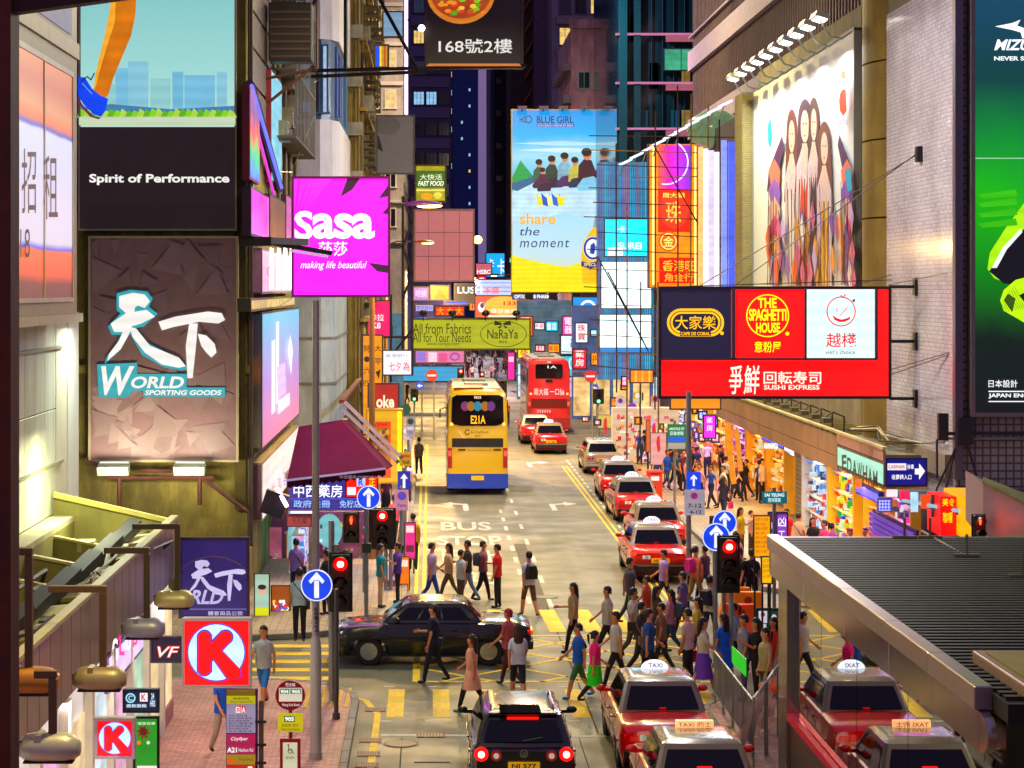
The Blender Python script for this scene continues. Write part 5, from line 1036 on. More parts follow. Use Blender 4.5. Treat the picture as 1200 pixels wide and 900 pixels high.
# ---- distant sign wall: (x0,y0,x1,y1,Y,bg,emission,label,art)
FAR = [
 (430, 352, 459, 396, 104, '#e01860', 1.0, 'crimson-pink lit sign with white characters behind the Sasa sign', [('t', '卡拉', 434, 368, 450, 376, W_), ('t', 'K8', 436, 378, 446, 385, W_)]),
 (440, 410, 483, 440, 98, '#f0e8ea', 1.0, 'white sign with thin pink Chinese strokes under the lattice truss', [('t', '香港銀行', 452, 415, 478, 419, '#8090a0'), ('t', '七夕', 456, 424, 470, 435, '#c02860'), ('t', '為', 472, 424, 480, 435, '#c02860')]),
 (424, 392, 436, 510, 78, '#d89018', .85, 'vertical amber banner with small black characters, left row', [('t', '特', 426, 404, 434, 413, '#201008'), ('c', 430, 421, 3.4, 3.4, '#301008'), ('t', '六', 426, 430, 434, 439, '#201008'), ('t', '四', 426, 446, 434, 452, '#201008')]),
 (437, 392, 449, 454, 80, '#e0941c', .85, 'second vertical amber banner behind the orange-lit post', [('t', '大', 439, 404, 447, 412, '#201008'), ('t', '平', 439, 420, 447, 428, '#201008'), ('p', [(440, 436), (446, 433), (444, 444)], '#201008')]),
 (431, 449, 468, 480, 76, '#9c1410', .8, 'dark red sign with cream koke lettering', [('t', 'oke', 441, 463, 462, 478, '#f0dcc0', dict(off=.03)), ('p', [(433, 470), (440, 478), (433, 479)], '#e8d0b0')]),
 (532, 332, 556, 356, 168, '#281c30', .6, 'dark plum sign with bold white LUSH lettering', [('t', 'LUSH', 536, 336, 565, 344, W_, dict(off=.06))]),
 (504, 334, 527, 352, 170, '#f0b808', .95, 'bright yellow square sign left of the plum one', [('p', [(508, 350), (515, 338), (524, 350)], '#c89008')]),
 (484, 336, 503, 352, 172, '#7a28b8', .9, 'violet lit sign with faint characters at the far left', [('t', '眼鏡', 487, 340, 500, 348, '#d8b8f0')]),
 (486, 356, 509, 366, 165, '#b8b0e8', .8, 'pale lilac strip sign with grey characters', [('t', '電訊盈科', 488, 358, 507, 364, '#5a5888')]),
 (509, 358, 545, 371, 163, '#d83818', 1.0, 'orange-red strip sign with star shapes', [('t', '大 大 大', 512, 360, 542, 369, '#ffb020', dict(off=.06))]),
 (520, 352, 549, 358, 166, '#3860d0', .9, 'thin royal blue strip above the orange-red sign', []),
 (569, 296, 592, 325, 240, '#1898d8', 1.0, 'sky blue rooftop sign with white cross-like character', [('t', '卡', 583, 303, 592, 323, W_, dict(off=.06)), ('t', '卡', 571, 303, 579, 315, W_, dict(off=.04))]),
 (557, 308, 577, 323, 236, '#c06878', .8, 'small dusty red sign with white letters beside the sky blue one', [('t', 'HSBC', 559, 316, 575, 321, W_)]),
 (557, 327, 600, 350, 225, '#c8d0e8', .9, 'pale striped screen with orange characters', [('r', 557, 331, 600, 332, '#8090d0'), ('r', 557, 336, 600, 337, '#8090d0'), ('r', 557, 341, 600, 342, '#8090d0'), ('t', '永盛', 567, 336, 585, 344, '#e84818', dict(off=.06))]),
 (556, 346, 623, 373, 200, '#e05828', 1.0, 'wide orange-pink lit banner with white and yellow characters, centre', [('c', 590, 358, 22, 11, '#f0b840'), ('t', '1331', 590, 353, 609, 358, '#b81828', dict(off=.05)), ('t', '莎莎美容', 575, 362, 606, 367, W_), ('c', 564, 360, 4, 6, '#f0e8e8'), ('c', 565, 358, 2.2, 3, '#302838'), ('r', 572, 369, 618, 372, '#f0d8c0')]),
 (622, 350, 649, 386, 195, '#c868a8', .9, 'violet-pink portrait billboard of a man in a blue jacket', [('p', [(624, 386), (628, 374), (634, 370), (642, 374), (647, 386)], '#203c80'), ('p', [(615, 378), (625, 372), (630, 378), (624, 386), (615, 386)], '#d8dcf0'), ('c', 633, 362, 4.5, 6, '#d8a088'), ('c', 633, 357, 5, 3, '#281c28')]),
 (600, 344, 656, 351, 196, '#4868a8', .7, 'narrow strip of small blue and white lettering under the beer billboard', [('t', 'OPTICAL 88 PHARMACY', 603, 345, 654, 350, W_)]),
 (650, 350, 670, 392, 198, '#40406c', .6, 'dark blue vertical sign panel with white and red glyphs', [('t', '周', 653, 354, 660, 363, W_), ('t', '生', 653, 366, 660, 374, '#d04040'), ('t', '生', 662, 372, 668, 380, '#e05838')]),
 (670, 347, 712, 386, 150, '#1488c8', .95, 'blue shop billboard with a large white G', [('o', 689, 361, 8, 8, 3, W_), ('r', 690, 359, 698, 362, W_), ('t', 'giordano', 676, 376, 706, 381, '#90d0f0'), ('r', 671, 384, 711, 386, '#c8b890')]),
 (622, 388, 656, 408, 185, '#d828a8', 1.1, 'magenta sign with white rounded lettering beside the banner', [('t', 'jurlique', 624, 393, 650, 399, W_, dict(off=.06)), ('t', '卡麗娜', 630, 400, 644, 405, W_), ('c', 651, 394, 2.5, 2.5, '#f0a0d8')]),
 (656, 392, 691, 416, 152, '#d8e8ec', 1.0, 'white lit sign with a dark badge outline', [('o', 672, 404, 3, 4, 1.1, '#283038'), ('r', 669, 397, 675, 399, '#283038')]),
 (657, 416, 688, 442, 151, '#48b8c8', .9, 'teal shop screen below the white badge sign', [('o', 672, 426, 5, 7, 2, '#c8f0f8')]),
 (470, 428, 544, 448, 149, '#3c98c0', .8, 'long sky blue hoarding board across the avenue', []),
 (486, 410, 545, 426, 176, '#d878a8', .75, 'row of pink shop fronts above the sky blue hoarding', [('r', 488, 412, 499, 424, '#8068b8'), ('o', 533, 418, 5, 4, 1.6, '#603890'), ('r', 502, 413, 512, 424, '#e8c8d8'), ('r', 514, 414, 524, 424, '#c04880')]),
 (594, 412, 604, 446, 178, '#d02890', 1.0, 'upright magenta poster panel by the far crowd', [('r', 596, 418, 602, 424, '#f0c8e0')]),
 (602, 407, 626, 414, 182, '#e8a818', 1.0, 'amber strip awning sign below the banner', []),
 (708, 256, 766, 301, 118, '#1cc0e8', 1.5, 'cyan LED screen with white characters on the scaffolded block', [('t', '卡', 724, 264, 733, 274, W_), ('t', 'SUREI', 724, 284, 752, 292, W_, dict(off=.05)), ('r', 712, 290, 730, 300, '#e8ffff')]),
 (704, 306, 764, 362, 117.5, '#e0faff', 1.8, 'blinding white LED screen under the cyan one', []),
 (702, 368, 764, 414, 117, '#d8f4ff', 1.7, 'second blinding white LED screen with blue lower edge', [('r', 702, 407, 764, 414, '#1878b8')]),
 (738, 433, 766, 449, 95, '#e88018', 1.1, 'orange striped lit box near the bamboo scaffold', [('r', 744, 434, 746, 448, '#f8c060'), ('r', 752, 434, 754, 448, '#f8b050'), ('r', 760, 434, 762, 448, '#f8c060')]),
 (785, 466, 845, 480, 86, '#e88810', 1.0, 'amber lit fascia hanging just below the red restaurant sign', []),
 (824, 486, 839, 514, 90, '#d828d0', 1.2, 'vertical magenta lit sign over the pavement', [('t', '藥', 828, 489, 835, 496, W_), ('t', '房', 828, 498, 835, 505, W_)]),
]
for x0, y0, x1, y1, Y, bgc, e, lb, items in FAR:
    fsign('lit_sign', lb, 'sign', x0, y0, x1, y1, Y, lit(bgc, e, .12), frame='#3a3440', t=.3, fw=.05 if Y < 120 else .1, art=text_art(*items))
# yellow shop box, left pavement
def art_yb(fc):
    fc.rect(434, 494, 458, 560, mat('#c8401c', .5, e=.3)); fc.rect(436.5, 500, 456, 548, lit('#d88a30', .6, .6)); 
    rr = random.Random(4)
    for i in range(40): x, y = rr.uniform(437.5, 455), rr.uniform(503, 546); fc.circ(x, y, rr.uniform(1.2, 2.6), rr.uniform(1.5, 3.4), lit(rr.choice(['#5a2c14', '#e8c060', '#8c4a1c', '#c8641c', '#3a1c10']), .6), n=6)
    fc.rect(466, 482, 470.5, 555, lit('#e8f018', 1.2)); fc.text('金華燒味', 438, 495, 454, 499, lit('#401008', .5))
fsign('shop_box', 'bright yellow upright shop box with orange-framed food picture at the left kerb', 'shop sign', 429, 480, 472, 566, 74, lit('#d8a810', .85, .15), frame='#a08010', t=1.0, fw=.05, art=art_yb)
# pharmacy signs under the maroon awning
def art_ph(fc):
    w_ = lit('#f0f0ff', 1.2); fc.text('中西藥房', 344, 568, 401, 583, w_, off=.04); fc.text('政府註冊', 344, 586, 387, 595, lit('#9cc0ff', 1.0), off=.02); fc.text('免稅店', 398, 586, 423, 595, lit('#9cc0ff', 1.0), off=.02)
    fc.rect(340, 584, 430, 585, lit('#6060d8', .8))
fsign('shop_sign', 'blue-violet pharmacy sign 中西藥房 under the maroon awning', 'sign', 338, 562, 441, 598, 62.5, lit('#38307c', .8, .2), frame='#8878b0', t=.2, fw=.03, art=art_ph)
fsign('shop_sign', 'red and orange square sign with white block and blue letter R at the pharmacy corner', 'sign', 405, 556, 443, 583, 62, lit('#d82818', .9, .2), frame='#6a2020', t=.15, fw=.02, art=text_art(('r', 407, 571, 417, 580, W_), ('r', 418, 560, 428, 570, '#b8c8f0'), ('t', 'R', 420, 561, 426, 569, '#2040c0', dict(off=.05)), ('t', '正', 432, 561, 440, 569, '#f8d020', dict(off=.05))))
fsign('shop_sign', 'dim rust-red plaque with studs below the pharmacy sign', 'sign', 336, 603, 365, 617, 61.5, mat('#8a4a44', .5, e=.3, ecol='#8a3c3c'), frame='#5a2c2c', t=.12, fw=.02, art=text_art(*[('c', 339+4.6*i, 605, .8, .8, '#402020') for i in range(6)]+[('t', '大人藥', 342, 607, 360, 614, '#402028')]))
fsign('shop_sign', 'thin white strip light sign with tiny lettering above the rust-red plaque', 'sign', 340, 598.5, 368, 602, 61.4, lit('#f0e0f0', 1.2), frame='#5a3c5c', t=.1, fw=.005)
# ================================================================== NEAR LEFT: footbridge post, panelled building, canopy
BROWN = mat('#6a3416', .6, grain=.3, scale=6)
fp = thing('footbridge_frame', 'brown painted post and top rail of the footbridge along the left edge', 'frame', (-2.5, 12.1, 0))
M().box(-2.9, P(12.5, 0, 12).x, 12, 12.25, 0, 12).build('post', BROWN, fp)
M().obox(P(40, 4, 12.1), (.62, 0, .085), (0, .06, 0), (-.006, 0, .045)).build('rail', mat('#3a2210', .6, grain=.3), fp)
PANEL = mat('#d8dcc8', .5, grain=.1, scale=.7, stain=.2)
nbx = bld('pale panelled building on the far left with a to-let window bay', -14, -7.5, 22, 45, 22, mat('#7d7a62', .7))
y = 22.2
while y < 43.6:
    for z0, z1 in ((4.05, 6.1), (6.12, 8.2)): M().box(-7.5, -7.46, y, y+.98, z0, z1).build('wall_panel', PANEL, nbx, bevel=.008, seg=1)
    y += 1.0
M().box(-7.5, -7.43, 43.7, 45.0, 3.9, 8.0).build('lit_column', mat('#cfcfc4', .5, grain=.05), nbx); M().box(-7.5, -7.45, 42.4, 43.68, 4.2, 8.0).build('lit_column', mat('#c4bfa8', .5, grain=.05), nbx)
M().box(-7.5, -6.9, 24, 41.6, 8.0, 22).build('window_bay', mat('#a8a080', .5, grain=.1), nbx, bevel=.03)
M().box(-7.5, -6.8, 24, 41.7, 7.85, 8.02).build('bay_sill', mat('#c8c2a4', .5), nbx)
g = M().box(-6.9, -6.86, 34.6, 41.0, 8.25, 8.33).box(-6.9, -6.86, 34.6, 41.0, 12.55, 12.65).box(-6.9, -6.86, 40.92, 41.0, 8.33, 12.55).box(-6.9, -6.86, 37.9, 37.96, 8.33, 12.55); wf_ = g.build('window_frame', mat('#d8d2b8', .4), nbx)
q = M().quad((-6.885, 34.6, 8.33), (-6.885, 40.92, 8.33), (-6.885, 40.92, 12.55), (-6.885, 34.6, 12.55)); q.fix = False
q.build('to_let_poster', ramp_mat('Z', 8.33, 12.55, [(0, '#6a4030'), (.06, '#704028'), (.1, '#d86018'), (.2, '#e0702c'), (.21, '#2850c0'), (.235, '#d8d4e4'), (.7, '#d4d4e8'), (.715, '#2838a0'), (.74, '#d0682c'), (.8, '#c88858'), (.9, '#a84828'), (1, '#b86428')], .8, .03, .5), nbx)
fc = Face(side(-6.88), (1, 0, 0), .006)
tx = mat('#6a3a20', .5)
fc.text('招', 25, 174, 42, 250, tx, off=.0); fc.text('租', 50, 182, 67, 257, tx, off=.0); fc.text('2836 5618', -30, 268, 34, 302, mat('#3a3a4a', .5), off=0); fc.done(nbx)
q = M().box(-6.9, -6.87, 36.5, 40.8, 13.35, 15.6); q.build('upper_window', mat('#a8b0c4', .2, e=.25, ecol='#a0a8c0'), nbx); M().box(-6.9, -6.85, 24, 41.6, 12.95, 13.25).build('ledge', mat('#c8c2a4', .5), nbx)
wl = M().box(-7.49, -7.42, 43.4, 44.4, 8.04, 8.12).build('wall_washer', lit('#fff6e0', 5), nbx)
area(None, (-6.6, 43.4, 8.1), 1.2, 230, '#f0fff4', rot=(0, math.radians(-25), 0), sy=.5, name='column_light').parent = None
area(None, (-6.3, 40.2, 5.4), .8, 120, '#f4f4c8', rot=(0, math.radians(20), 0), sy=.5, name='canopy_fill_light')  # fill light without a fixture, added above the canopy
# canopy
CP = mat('#8f8078', .35, .5, grain=.1, scale=.8); OL = mat('#8a8450', .6, grain=.25, scale=1.5, stain=.3)
cn = thing('shop_canopy', 'long panelled metal canopy over the left shops, open trussed top', 'canopy', (-6.2, 33, 2.9))
y = 24.0; k = 0
while y < 41.9:
    M().box(-5.06, -5.0, y+.012, min(y+.80, 42)-.004, 2.85, 3.98).build('fascia_panel', CP, cn, bevel=.01, seg=1); y += .81
M().box(-5.12, -4.97, 24, 42, 3.98, 4.04).build('top_lip', mat('#b5ad88', .5), cn); M().box(-7.4, -5.06, 24, 42, 2.85, 3.0).build('soffit', mat('#cfc8bc', .5), cn)
M().box(-7.44, -5.06, 24, 41.9, 3.1, 3.18).build('tray', OL, cn)
M().prism([(-7.42, 41.9, 3.1), (-5.06, 41.9, 3.1), (-5.06, 41.9, 3.85), (-7.0, 41.9, 4.38), (-7.42, 41.9, 4.4)], (0, .12, 0)).build('end_wall', OL, cn); M().prism([(-7.42, 41.85, 4.4), (-5.0, 41.85, 3.86), (-5.0, 41.85, 3.94), (-7.42, 41.85, 4.5)], (0, .2, 0)).build('coping', mat('#c4bc78', .6), cn)
M().box(-7.45, -7.0, 24, 42, 3.94, 4.04).build('wall_ledge', mat('#c4bda0', .6, stain=.3), cn); M().box(-7.06, -7.0, 24, 42, 3.18, 3.94).build('back_panel', OL, cn)
for y in (39.6, 36.9, 34.2, 31.6, 29.2):
    M().prism([(-7.0, y, 3.18), (-5.1, y, 3.18), (-5.1, y, 3.5), (-7.0, y, 3.86)], (0, .08, 0)).build('cross_beam', OL, cn); M().prism([(-7.0, y-.03, 3.86), (-5.1, y-.03, 3.5), (-5.1, y-.03, 3.54), (-7.0, y-.03, 3.91)], (0, .16, 0)).build('beam_cap', mat('#c0b880', .6), cn)
for i, y in enumerate((40.4, 38, 35.6, 33.4, 31.2, 29.4)):
    c = Vector((-5.65, y, 3.72)); M().obox(c, (.42, 0, .05), (0, .75, 0), (-.01, 0, .03)).build('gutter_sheet', OL if i % 2 else mat('#b8b288', .6), cn)
    M().obox(c+Vector((-.1, -.5, .16)), (.1, .9, .12), (.12, -.02, -.02), (0, -.02, .09)).build('dark_baffle', mat('#15140f', .6), cn)
# lamps on bent arms
LAMPS = [(57, 121, 690, 797, 28.2, 62, 'brown housing'), (122, 172, 645, 738, 32.5, 50, 'grey housing'), (155, 208, 617, 704, 36.5, 46, 'olive housing'), (14, 34, 646, 800, 24.6, 80, 'large brown housing'), (40, 62, 790, 878, 23.8, 72, 'pale housing')]
for x0, x1, yt, yb_, Y, wpx, d_ in LAMPS:
    p0, p1, p2 = P(x0, yt, Y), P(x1, yt, Y), P(x1+2, yb_-8, Y); c = P(x1-4, yb_, Y); hw_ = wpx/F*Y/2
    o = thing('canopy_floodlight', 'rounded floodlight on a bent steel arm, %s, %s' % (d_, {121: 'second from the left edge', 172: 'between the two nearest the blue sign', 208: 'nearest the purple World sign', 34: 'at the upper left edge', 62: 'lowest at the left edge'}[x1]), 'floodlight', c, 'floodlights on arms along the left canopy')
    s_ = .045
    M().box(p0.x, p1.x+s_, Y-s_, Y+s_, p0.z-s_, p0.z+s_).box(p1.x-s_, p1.x+s_, Y-s_, Y+s_, p2.z, p0.z-s_).build('arm', mat('#6a5440' if x1 < 130 else '#4f4636', .5, .4), o, bevel=.008, seg=1)
    g = M(); rings = []
    hm = {121: '#a89878', 172: '#9a98a8', 208: '#c8c48c', 34: '#b07838', 62: '#c8c0ac'}[x1]
    for t in range(9):
        u = -1+2*t/8; r_ = .15*(1-abs(u)**6*.5)
        rings.append([(c.x+u*hw_, c.y+r_*1.3*math.cos(a), c.z+r_*math.sin(a)*(1.25 if math.sin(a) > 0 else .9)) for a in [2*math.pi*k/14 for k in range(14)]])
    g.loft(rings); g.build('housing', mat(hm, .4, .3, grain=.1), o, smooth=50)
    M().obox((c.x, c.y-.02, c.z-.125), (hw_*.8, 0, 0), (0, .1, 0), (0, 0, .012)).build('lens_frame', DKSTEEL, o); M().box(c.x-.12*hw_/.3, c.x-.06*hw_/.3, Y-.15, Y+.14, c.z-.03, c.z+.185).build('clamp', mat(hm, .4, .5), o)
    M().tube([(c.x-hw_*.9, Y-.1, c.z-.02), (c.x-hw_*1.0, Y-.1, c.z+.09), (c.x-hw_*.6, Y-.05, c.z+.14), (p2.x, Y, p2.z+.1)], .012, 5).build('cable', BLACK, o)
# left shops under canopy
ls = thing('shop', 'white lit shop front with glass doors beneath the left canopy', 'shop', (-6.5, 33, 0))
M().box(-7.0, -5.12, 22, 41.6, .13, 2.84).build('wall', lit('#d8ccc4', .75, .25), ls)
for i in range(9): M().box(-5.12, -4.98, 23+2.1*i, 23.22+2.1*i, .13, 2.84).build('pillar', mat('#d4cfc4', .4), ls)
for i in range(9):
    M().box(-5.11, -5.07, 23.3+2.1*i, 24.95+2.1*i, .5, 2.3).build('display_window', lit(R.choice(['#d8a8c8', '#c8d8e0', '#e0c8a0', '#c06080', '#a8c8b0']), .8, .6), ls); M().box(-5.115, -5.04, 23.3+2.1*i, 24.95+2.1*i, .13, .48).build('stall_riser', mat('#8c4a60', .5), ls)
_sb(-5.02, 126, 168, 2.8, 2.2, lit('#d8c0e8', .9, .2), 'white and pink lit shop sign with tall slanting letters below the canopy edge', lambda fc: [fc.text('GLOSS'[i], 131+7*i, 760-3*i-12, 137+7*i, 786-6*i-12, lit('#e01880' if i % 2 else '#ffffff', 1.2), off=.05) for i in range(5)], 'sign', 'box_sign', '#4a4058', .2, None, None)
for i in range(5): area(None, (-4.6, 26+3.4*i, 2.8), 1.2, 34, '#ffe6e0', sy=.3, name='shop_soffit_light')
# bus stop timetable post and flags
def stop_board():
    Y = 31.5; r = thing('bus_stop_board', 'tall multi-panel route board with E21A and A21 plates by the left kerb', 'sign', P(283, 905, Y))
    for (y0, y1, m_, nm) in ((809, 815, mat('#8a8024', .5), 'top_plate'), (816, 825, lit('#c8c018', .6), 'route_plate'), (826, 859, lit('#a89cb8', .55), 'route_plate'), (861, 884, lit('#a01050', .6), 'route_plate'), (885, 896, lit('#a88c28', .55), 'route_plate'), (897, 915, lit('#b02018', .7), 'route_plate')):
        a, b = P(265.5, y1, Y), P(299, y0, Y); M().box(a.x, b.x, Y, Y+.05, a.z, b.z).build(nm, m_, r)
    a, b = P(264.5, 915, Y), P(301.5, 808.5, Y); M().box(a.x, b.x, Y+.052, Y+.12, a.z, b.z).build('backing', mat('#3c2a6a', .5), r)
    fc = Face(front(Y), (0, -1, 0), .004); D = mat('#28203c', .5)
    fc.text('機場快線', 273, 817, 292, 820, D, off=0); fc.text('Airport Express Bus', 270, 821, 296, 824, D, off=0); fc.rect(276, 827, 288, 835.5, lit('#c01830', .7)); fc.text('E21A', 276.5, 828, 287.5, 835, lit(W_, .9), off=.02)
    for i in range(7): fc.text('青衣 機場 東涌 旺角'[:7+i % 3], 268, 837.2+3*i, 290+(i*5) % 8, 839.4+3*i, D, off=0)
    fc.text('Cityflyer', 271, 863, 291, 868, lit(W_, .9), off=0, shear=.3); fc.text('A21', 266.5, 875, 278, 881, lit(W_, .9), off=.04); fc.text('Nathan Rd', 280, 876, 297, 880, lit(W_, .8), off=0); fc.text('E21', 267, 888, 277, 894, lit('#d02020', .9), off=.05); fc.text('Tung Chung', 280, 887, 297, 891, D, off=0); fc.rect(291, 897, 296, 906, lit(W_, .9)); fc.done(r)
    a = P(305, 900, Y); M().box(P(303, 0, Y).x, P(308.5, 0, Y).x, Y+.02, Y+.1, .13, P(0, 822, Y).z).build('post', mat('#544c48', .5, .4), r)
    for y in (846, 873, 894): M().box(P(299, 0, Y).x, P(312, 0, Y).x, Y-.01, Y+.02, P(0, y+1.5, Y).z, P(0, y-1.5, Y).z).build('bracket', DKSTEEL, r)
    M().disc((P(306, 0, Y).x, Y+.06, .13), .14, 'Z', .03, 14).build('base', DKSTEEL, r)
stop_board()
def flag_post():
    Y = 33.5; c = P(340, 815, Y); r = thing('bus_stop_post', 'bus stop post with round maroon flag, yellow 905 plate and tall framed notice', 'sign', (c.x, Y, .13)); mr = mat('#7c0c20', .4)
    M().disc((c.x, Y, c.z), .233, 'Y', .05, 28).build('round_flag', mr, r)
    fc = Face(front(Y), (0, -1, 0), .004); D = mat('#2a1c14', .5)
    fc.rect(327, 806, 354, 822, lit('#d8d0c0', .7)); fc.rect(328, 807, 339, 813, lit('#0c7040', .7)); fc.rect(340.5, 807, 353, 813, lit('#0c7040', .7)); fc.text('904', 329, 808, 338, 812.4, lit(W_, .9), off=.03); fc.text('905', 342, 808, 352, 812.4, lit(W_, .9), off=.03)
    fc.text('巴士站', 335, 800, 346, 804, lit(W_, .8), off=.02); fc.text('Mong Kok Road', 331, 824, 351, 828, lit(W_, .7), off=0)
    fc.done(r)
    a, b = P(325.5, 858, Y), P(355, 836, Y); po = M().box(a.x, b.x, Y, Y+.04, a.z, b.z).build('yellow_plate', lit('#c8b810', .65), r, bevel=.01)
    fc = Face(front(Y), (0, -1, 0), .004); fc.rect(333, 839, 345.5, 846, lit('#0c6038', .7)); fc.text('905', 334, 840, 344.5, 845, lit(W_, .9), off=.03); fc.text('荔枝角 灣仔', 330, 848, 350, 851.5, D, off=0); fc.text('Wan Chai North', 330, 853, 351, 856, D, off=0)
    fc.poly([(328, 874), (328, 899.5), (348, 899.5), (348, 874)], lit('#d8d0b0', .7)) if 0 else None
    fc.done(r)
    a, b = P(328, 925, Y), P(352, 866, Y); M().box(a.x, b.x, Y, Y+.05, a.z, b.z).build('notice_frame', mr, r)
    a, b = P(331.5, 922, Y), P(348.5, 870, Y); q = M().quad((a.x, Y-.004, a.z), (b.x, Y-.004, a.z), (b.x, Y-.004, b.z), (a.x, Y-.004, b.z)); q.fix = False; q.build('notice', lit('#d0ccb0', .7), r)
    fc = Face(front(Y), (0, -1, 0), .006); fc.ring(340, 880, 2.4, 2.6, .8, D, 'wheelchair_symbol'); fc.line([(338, 874), (338.6, 879), (342, 879), (344, 883)], .9, D, 'wheelchair_symbol'); fc.circ(338, 872.8, 1, 1, D, 'wheelchair_symbol'); fc.text('請排隊', 335, 886, 345, 889, D, off=0); fc.done(r)
    M().tube([(c.x, Y+.08, .13), (c.x, Y+.08, c.z+.2)], .03, 10).build('post', mat('#7c0c20', .4), r)
flag_post()
# ================================================================== POSTS AND LAMPS
def base_z(x, y): return .127
def post(name, label, cat, x, Y, ztop, r=.06, m=STEEL, taper=None, group=None, z0=.127):
    t = thing(name, label, cat, (x, Y, z0), group); M().tube([(x, Y, z0), (x, Y, ztop)], [r, taper or r], 14).build('pole', m, t, smooth=50); M().tube([(x, Y, z0), (x, Y, z0+.12)], r*1.7, 14).build('base', m, t); return t
def blue_arrow(parent, c, rad, Y, square=False, name='arrow_plate'):
    bl = lit('#1444c8', .75, .05); w_ = lit('#eef0f4', .85)
    if square: po = M().box(c.x-rad, c.x+rad, Y, Y+.03, c.z-rad*1.2, c.z+rad*1.2).build(name, bl, parent, bevel=.01)
    else: po = M().disc((c.x, Y, c.z), rad, 'Y', .03, 30).build(name, bl, parent)
    fc = Face(lambda u, v: Vector((c.x+u*rad, Y, c.z-v*rad)), (0, -1, 0), .004)
    if not square: fc.ring(0, 0, .95, .95, .07, w_, 'rim')
    fc.rect(-.15, -.3, .15, .78, w_, 'arrow'); fc.poly([(0, -.84), (.50, -.28), (.36, -.10), (.14, -.34), (-.14, -.34), (-.36, -.10), (-.50, -.28)], w_, 'arrow')
    for (nm, mm), gg in fc.parts.items(): gg.fix = False; gg.build(nm, mm, po)
lp = post('lamp_post', 'thick pale grey lamp post in the left foreground carrying the round blue arrow sign', 'lamp post', P(370, 0, 38).x, 38, P(0, 352, 38).z, .07, mat('#a3a0a4', .45, .5, grain=.1), .06)
M().tube([(P(370, 0, 38).x, 38, .13), (P(370, 0, 38).x, 38, P(0, 760, 38).z), (P(370, 0, 38).x, 38, P(0, 745, 38).z)], [.105, .10, .07], 16).build('lower_sleeve', mat('#b4b2b0', .45, .4, grain=.1), lp, smooth=40)
blue_arrow(lp, P(371, 686, 37.85), .285, 37.85)
fc = Face(front(37.92), (0, -1, 0), .004); [fc.text(ch, 368.5, 712+5*i, 373, 716+5*i, mat('#28282c', .5), off=.02) for i, ch in enumerate('EB1204')]; fc.done(lp)
def signal(label, x0, y0, x1, y1, Y, red, ped=False, poles=(), group='traffic signals', green=False, redc='#ff2820'):
    c = P((x0+x1)/2, (y0+y1)/2, Y); w = (x1-x0)/F*Y/2; h = (y1-y0)/F*Y/2
    r = thing('traffic_signal', label, 'traffic light', (c.x, Y, 0.127), group)
    M().box(c.x-w*.8, c.x+w*.8, Y, Y+.22, c.z-h, c.z+h).build('housing', mat('#14120f', .45), r, bevel=.03)
    M().box(c.x-w, c.x+w, Y+.1, Y+.13, c.z-h*1.06, c.z+h*1.06).build('backboard', mat('#0e0d10', .5), r, bevel=.02)
    n = 2 if ped else 3
    for k in range(n):
        z = c.z+h*(1-(2*k+1)/n); rr_ = min(w*.58, h/n*.8)
        on = (k == 0 and not green) or (k == n-1 and green); col_ = ('#20ffc0' if green else redc)
        if ped and on:
            M().disc((c.x, Y, z), rr_, 'Y', -.012, 18).build('lens', mat('#300806', .4), r); fc = Face(lambda u, v: Vector((c.x+u*rr_, Y-.012, z-v*rr_)), (0, -1, 0), .004)
            mm = mat('#ff5030', .3, e=5, grain=.02); fc.circ(0, -.6, .2, .2, mm, 'red_man'); fc.poly([(-.3, -.35), (.3, -.35), (.3, .2), (.17, .2), (.17, .8), (-.17, .8), (-.17, .2), (-.3, .2)], mm, 'red_man'); fc.done(r)
        else:
            M().sphere((c.x, Y+.0, z), rr_, .05, rr_, 16, 8).build('lens', mat('#ff0a06' if not green else '#08c890', .3, e=2.2, grain=.02) if on else mat('#1a1516', .2), r, smooth=60)
            if on: M().sphere((c.x, Y-.045, z), rr_*.5, .02, rr_*.5, 12, 6).build('lamp_core', lit('#ffb8a0' if not green else '#c0fff0', 6), r, smooth=60)
        g = M(); g.fix = False; g.loft([[(c.x+rr_*1.12*math.cos(a), yy, z+rr_*1.12*math.sin(a)) for a in [math.radians(-15+210*q/12) for q in range(13)]] for yy in (Y, Y-.2)], cap=False, closed=False); g.build('hood', BLACK, r)
    for (px, ptop) in poles: xx = P(px, 0, Y+.25).x; M().tube([(xx, Y+.3, .127), (xx, Y+.3, P(0, ptop, Y).z)], .055, 12).build('pole', GALV, r, smooth=50)
    if not green:
        pl = bpy.data.lights.new('signal_glow', 'POINT'); pl.energy = 5; pl.color = rgb('#ff3a20'); pl.shadow_soft_size = .1
        po = bpy.data.objects.new('signal_glow', pl); COL.objects.link(po); po.parent = r; po.location = Vector((c.x, Y-.35, c.z+h*.6))-Vector(r.location)
    return r
signal('traffic signal showing red on the left foreground posts, beside the blue arrow disc', 385, 650, 413, 716, 43, 0, poles=((388, 612), (394, 640)))
signal('traffic signal showing red above the twin poles at the left corner', 432, 597, 464, 643, 59, 0, poles=((452, 630), (458, 642)))
signal('pedestrian signal with glowing red man at the left corner', 402, 601, 421, 636, 58.5, 0, ped=True, poles=((427, 640),))
signal('big traffic signal glowing red beside the round blue arrows on the right kerb', 841, 630, 868, 694, 45.6, 0, poles=((857, 690),))
signal('traffic signal with dark back glimpsed behind the twin blue discs', 832, 606, 843, 640, 52, 0, poles=((838, 640),), green=False)
signal('pedestrian signal with red figure by the yellow shop box at far right', 1140, 604, 1157, 632, 42.5, 0, ped=True, poles=((1149, 640),))
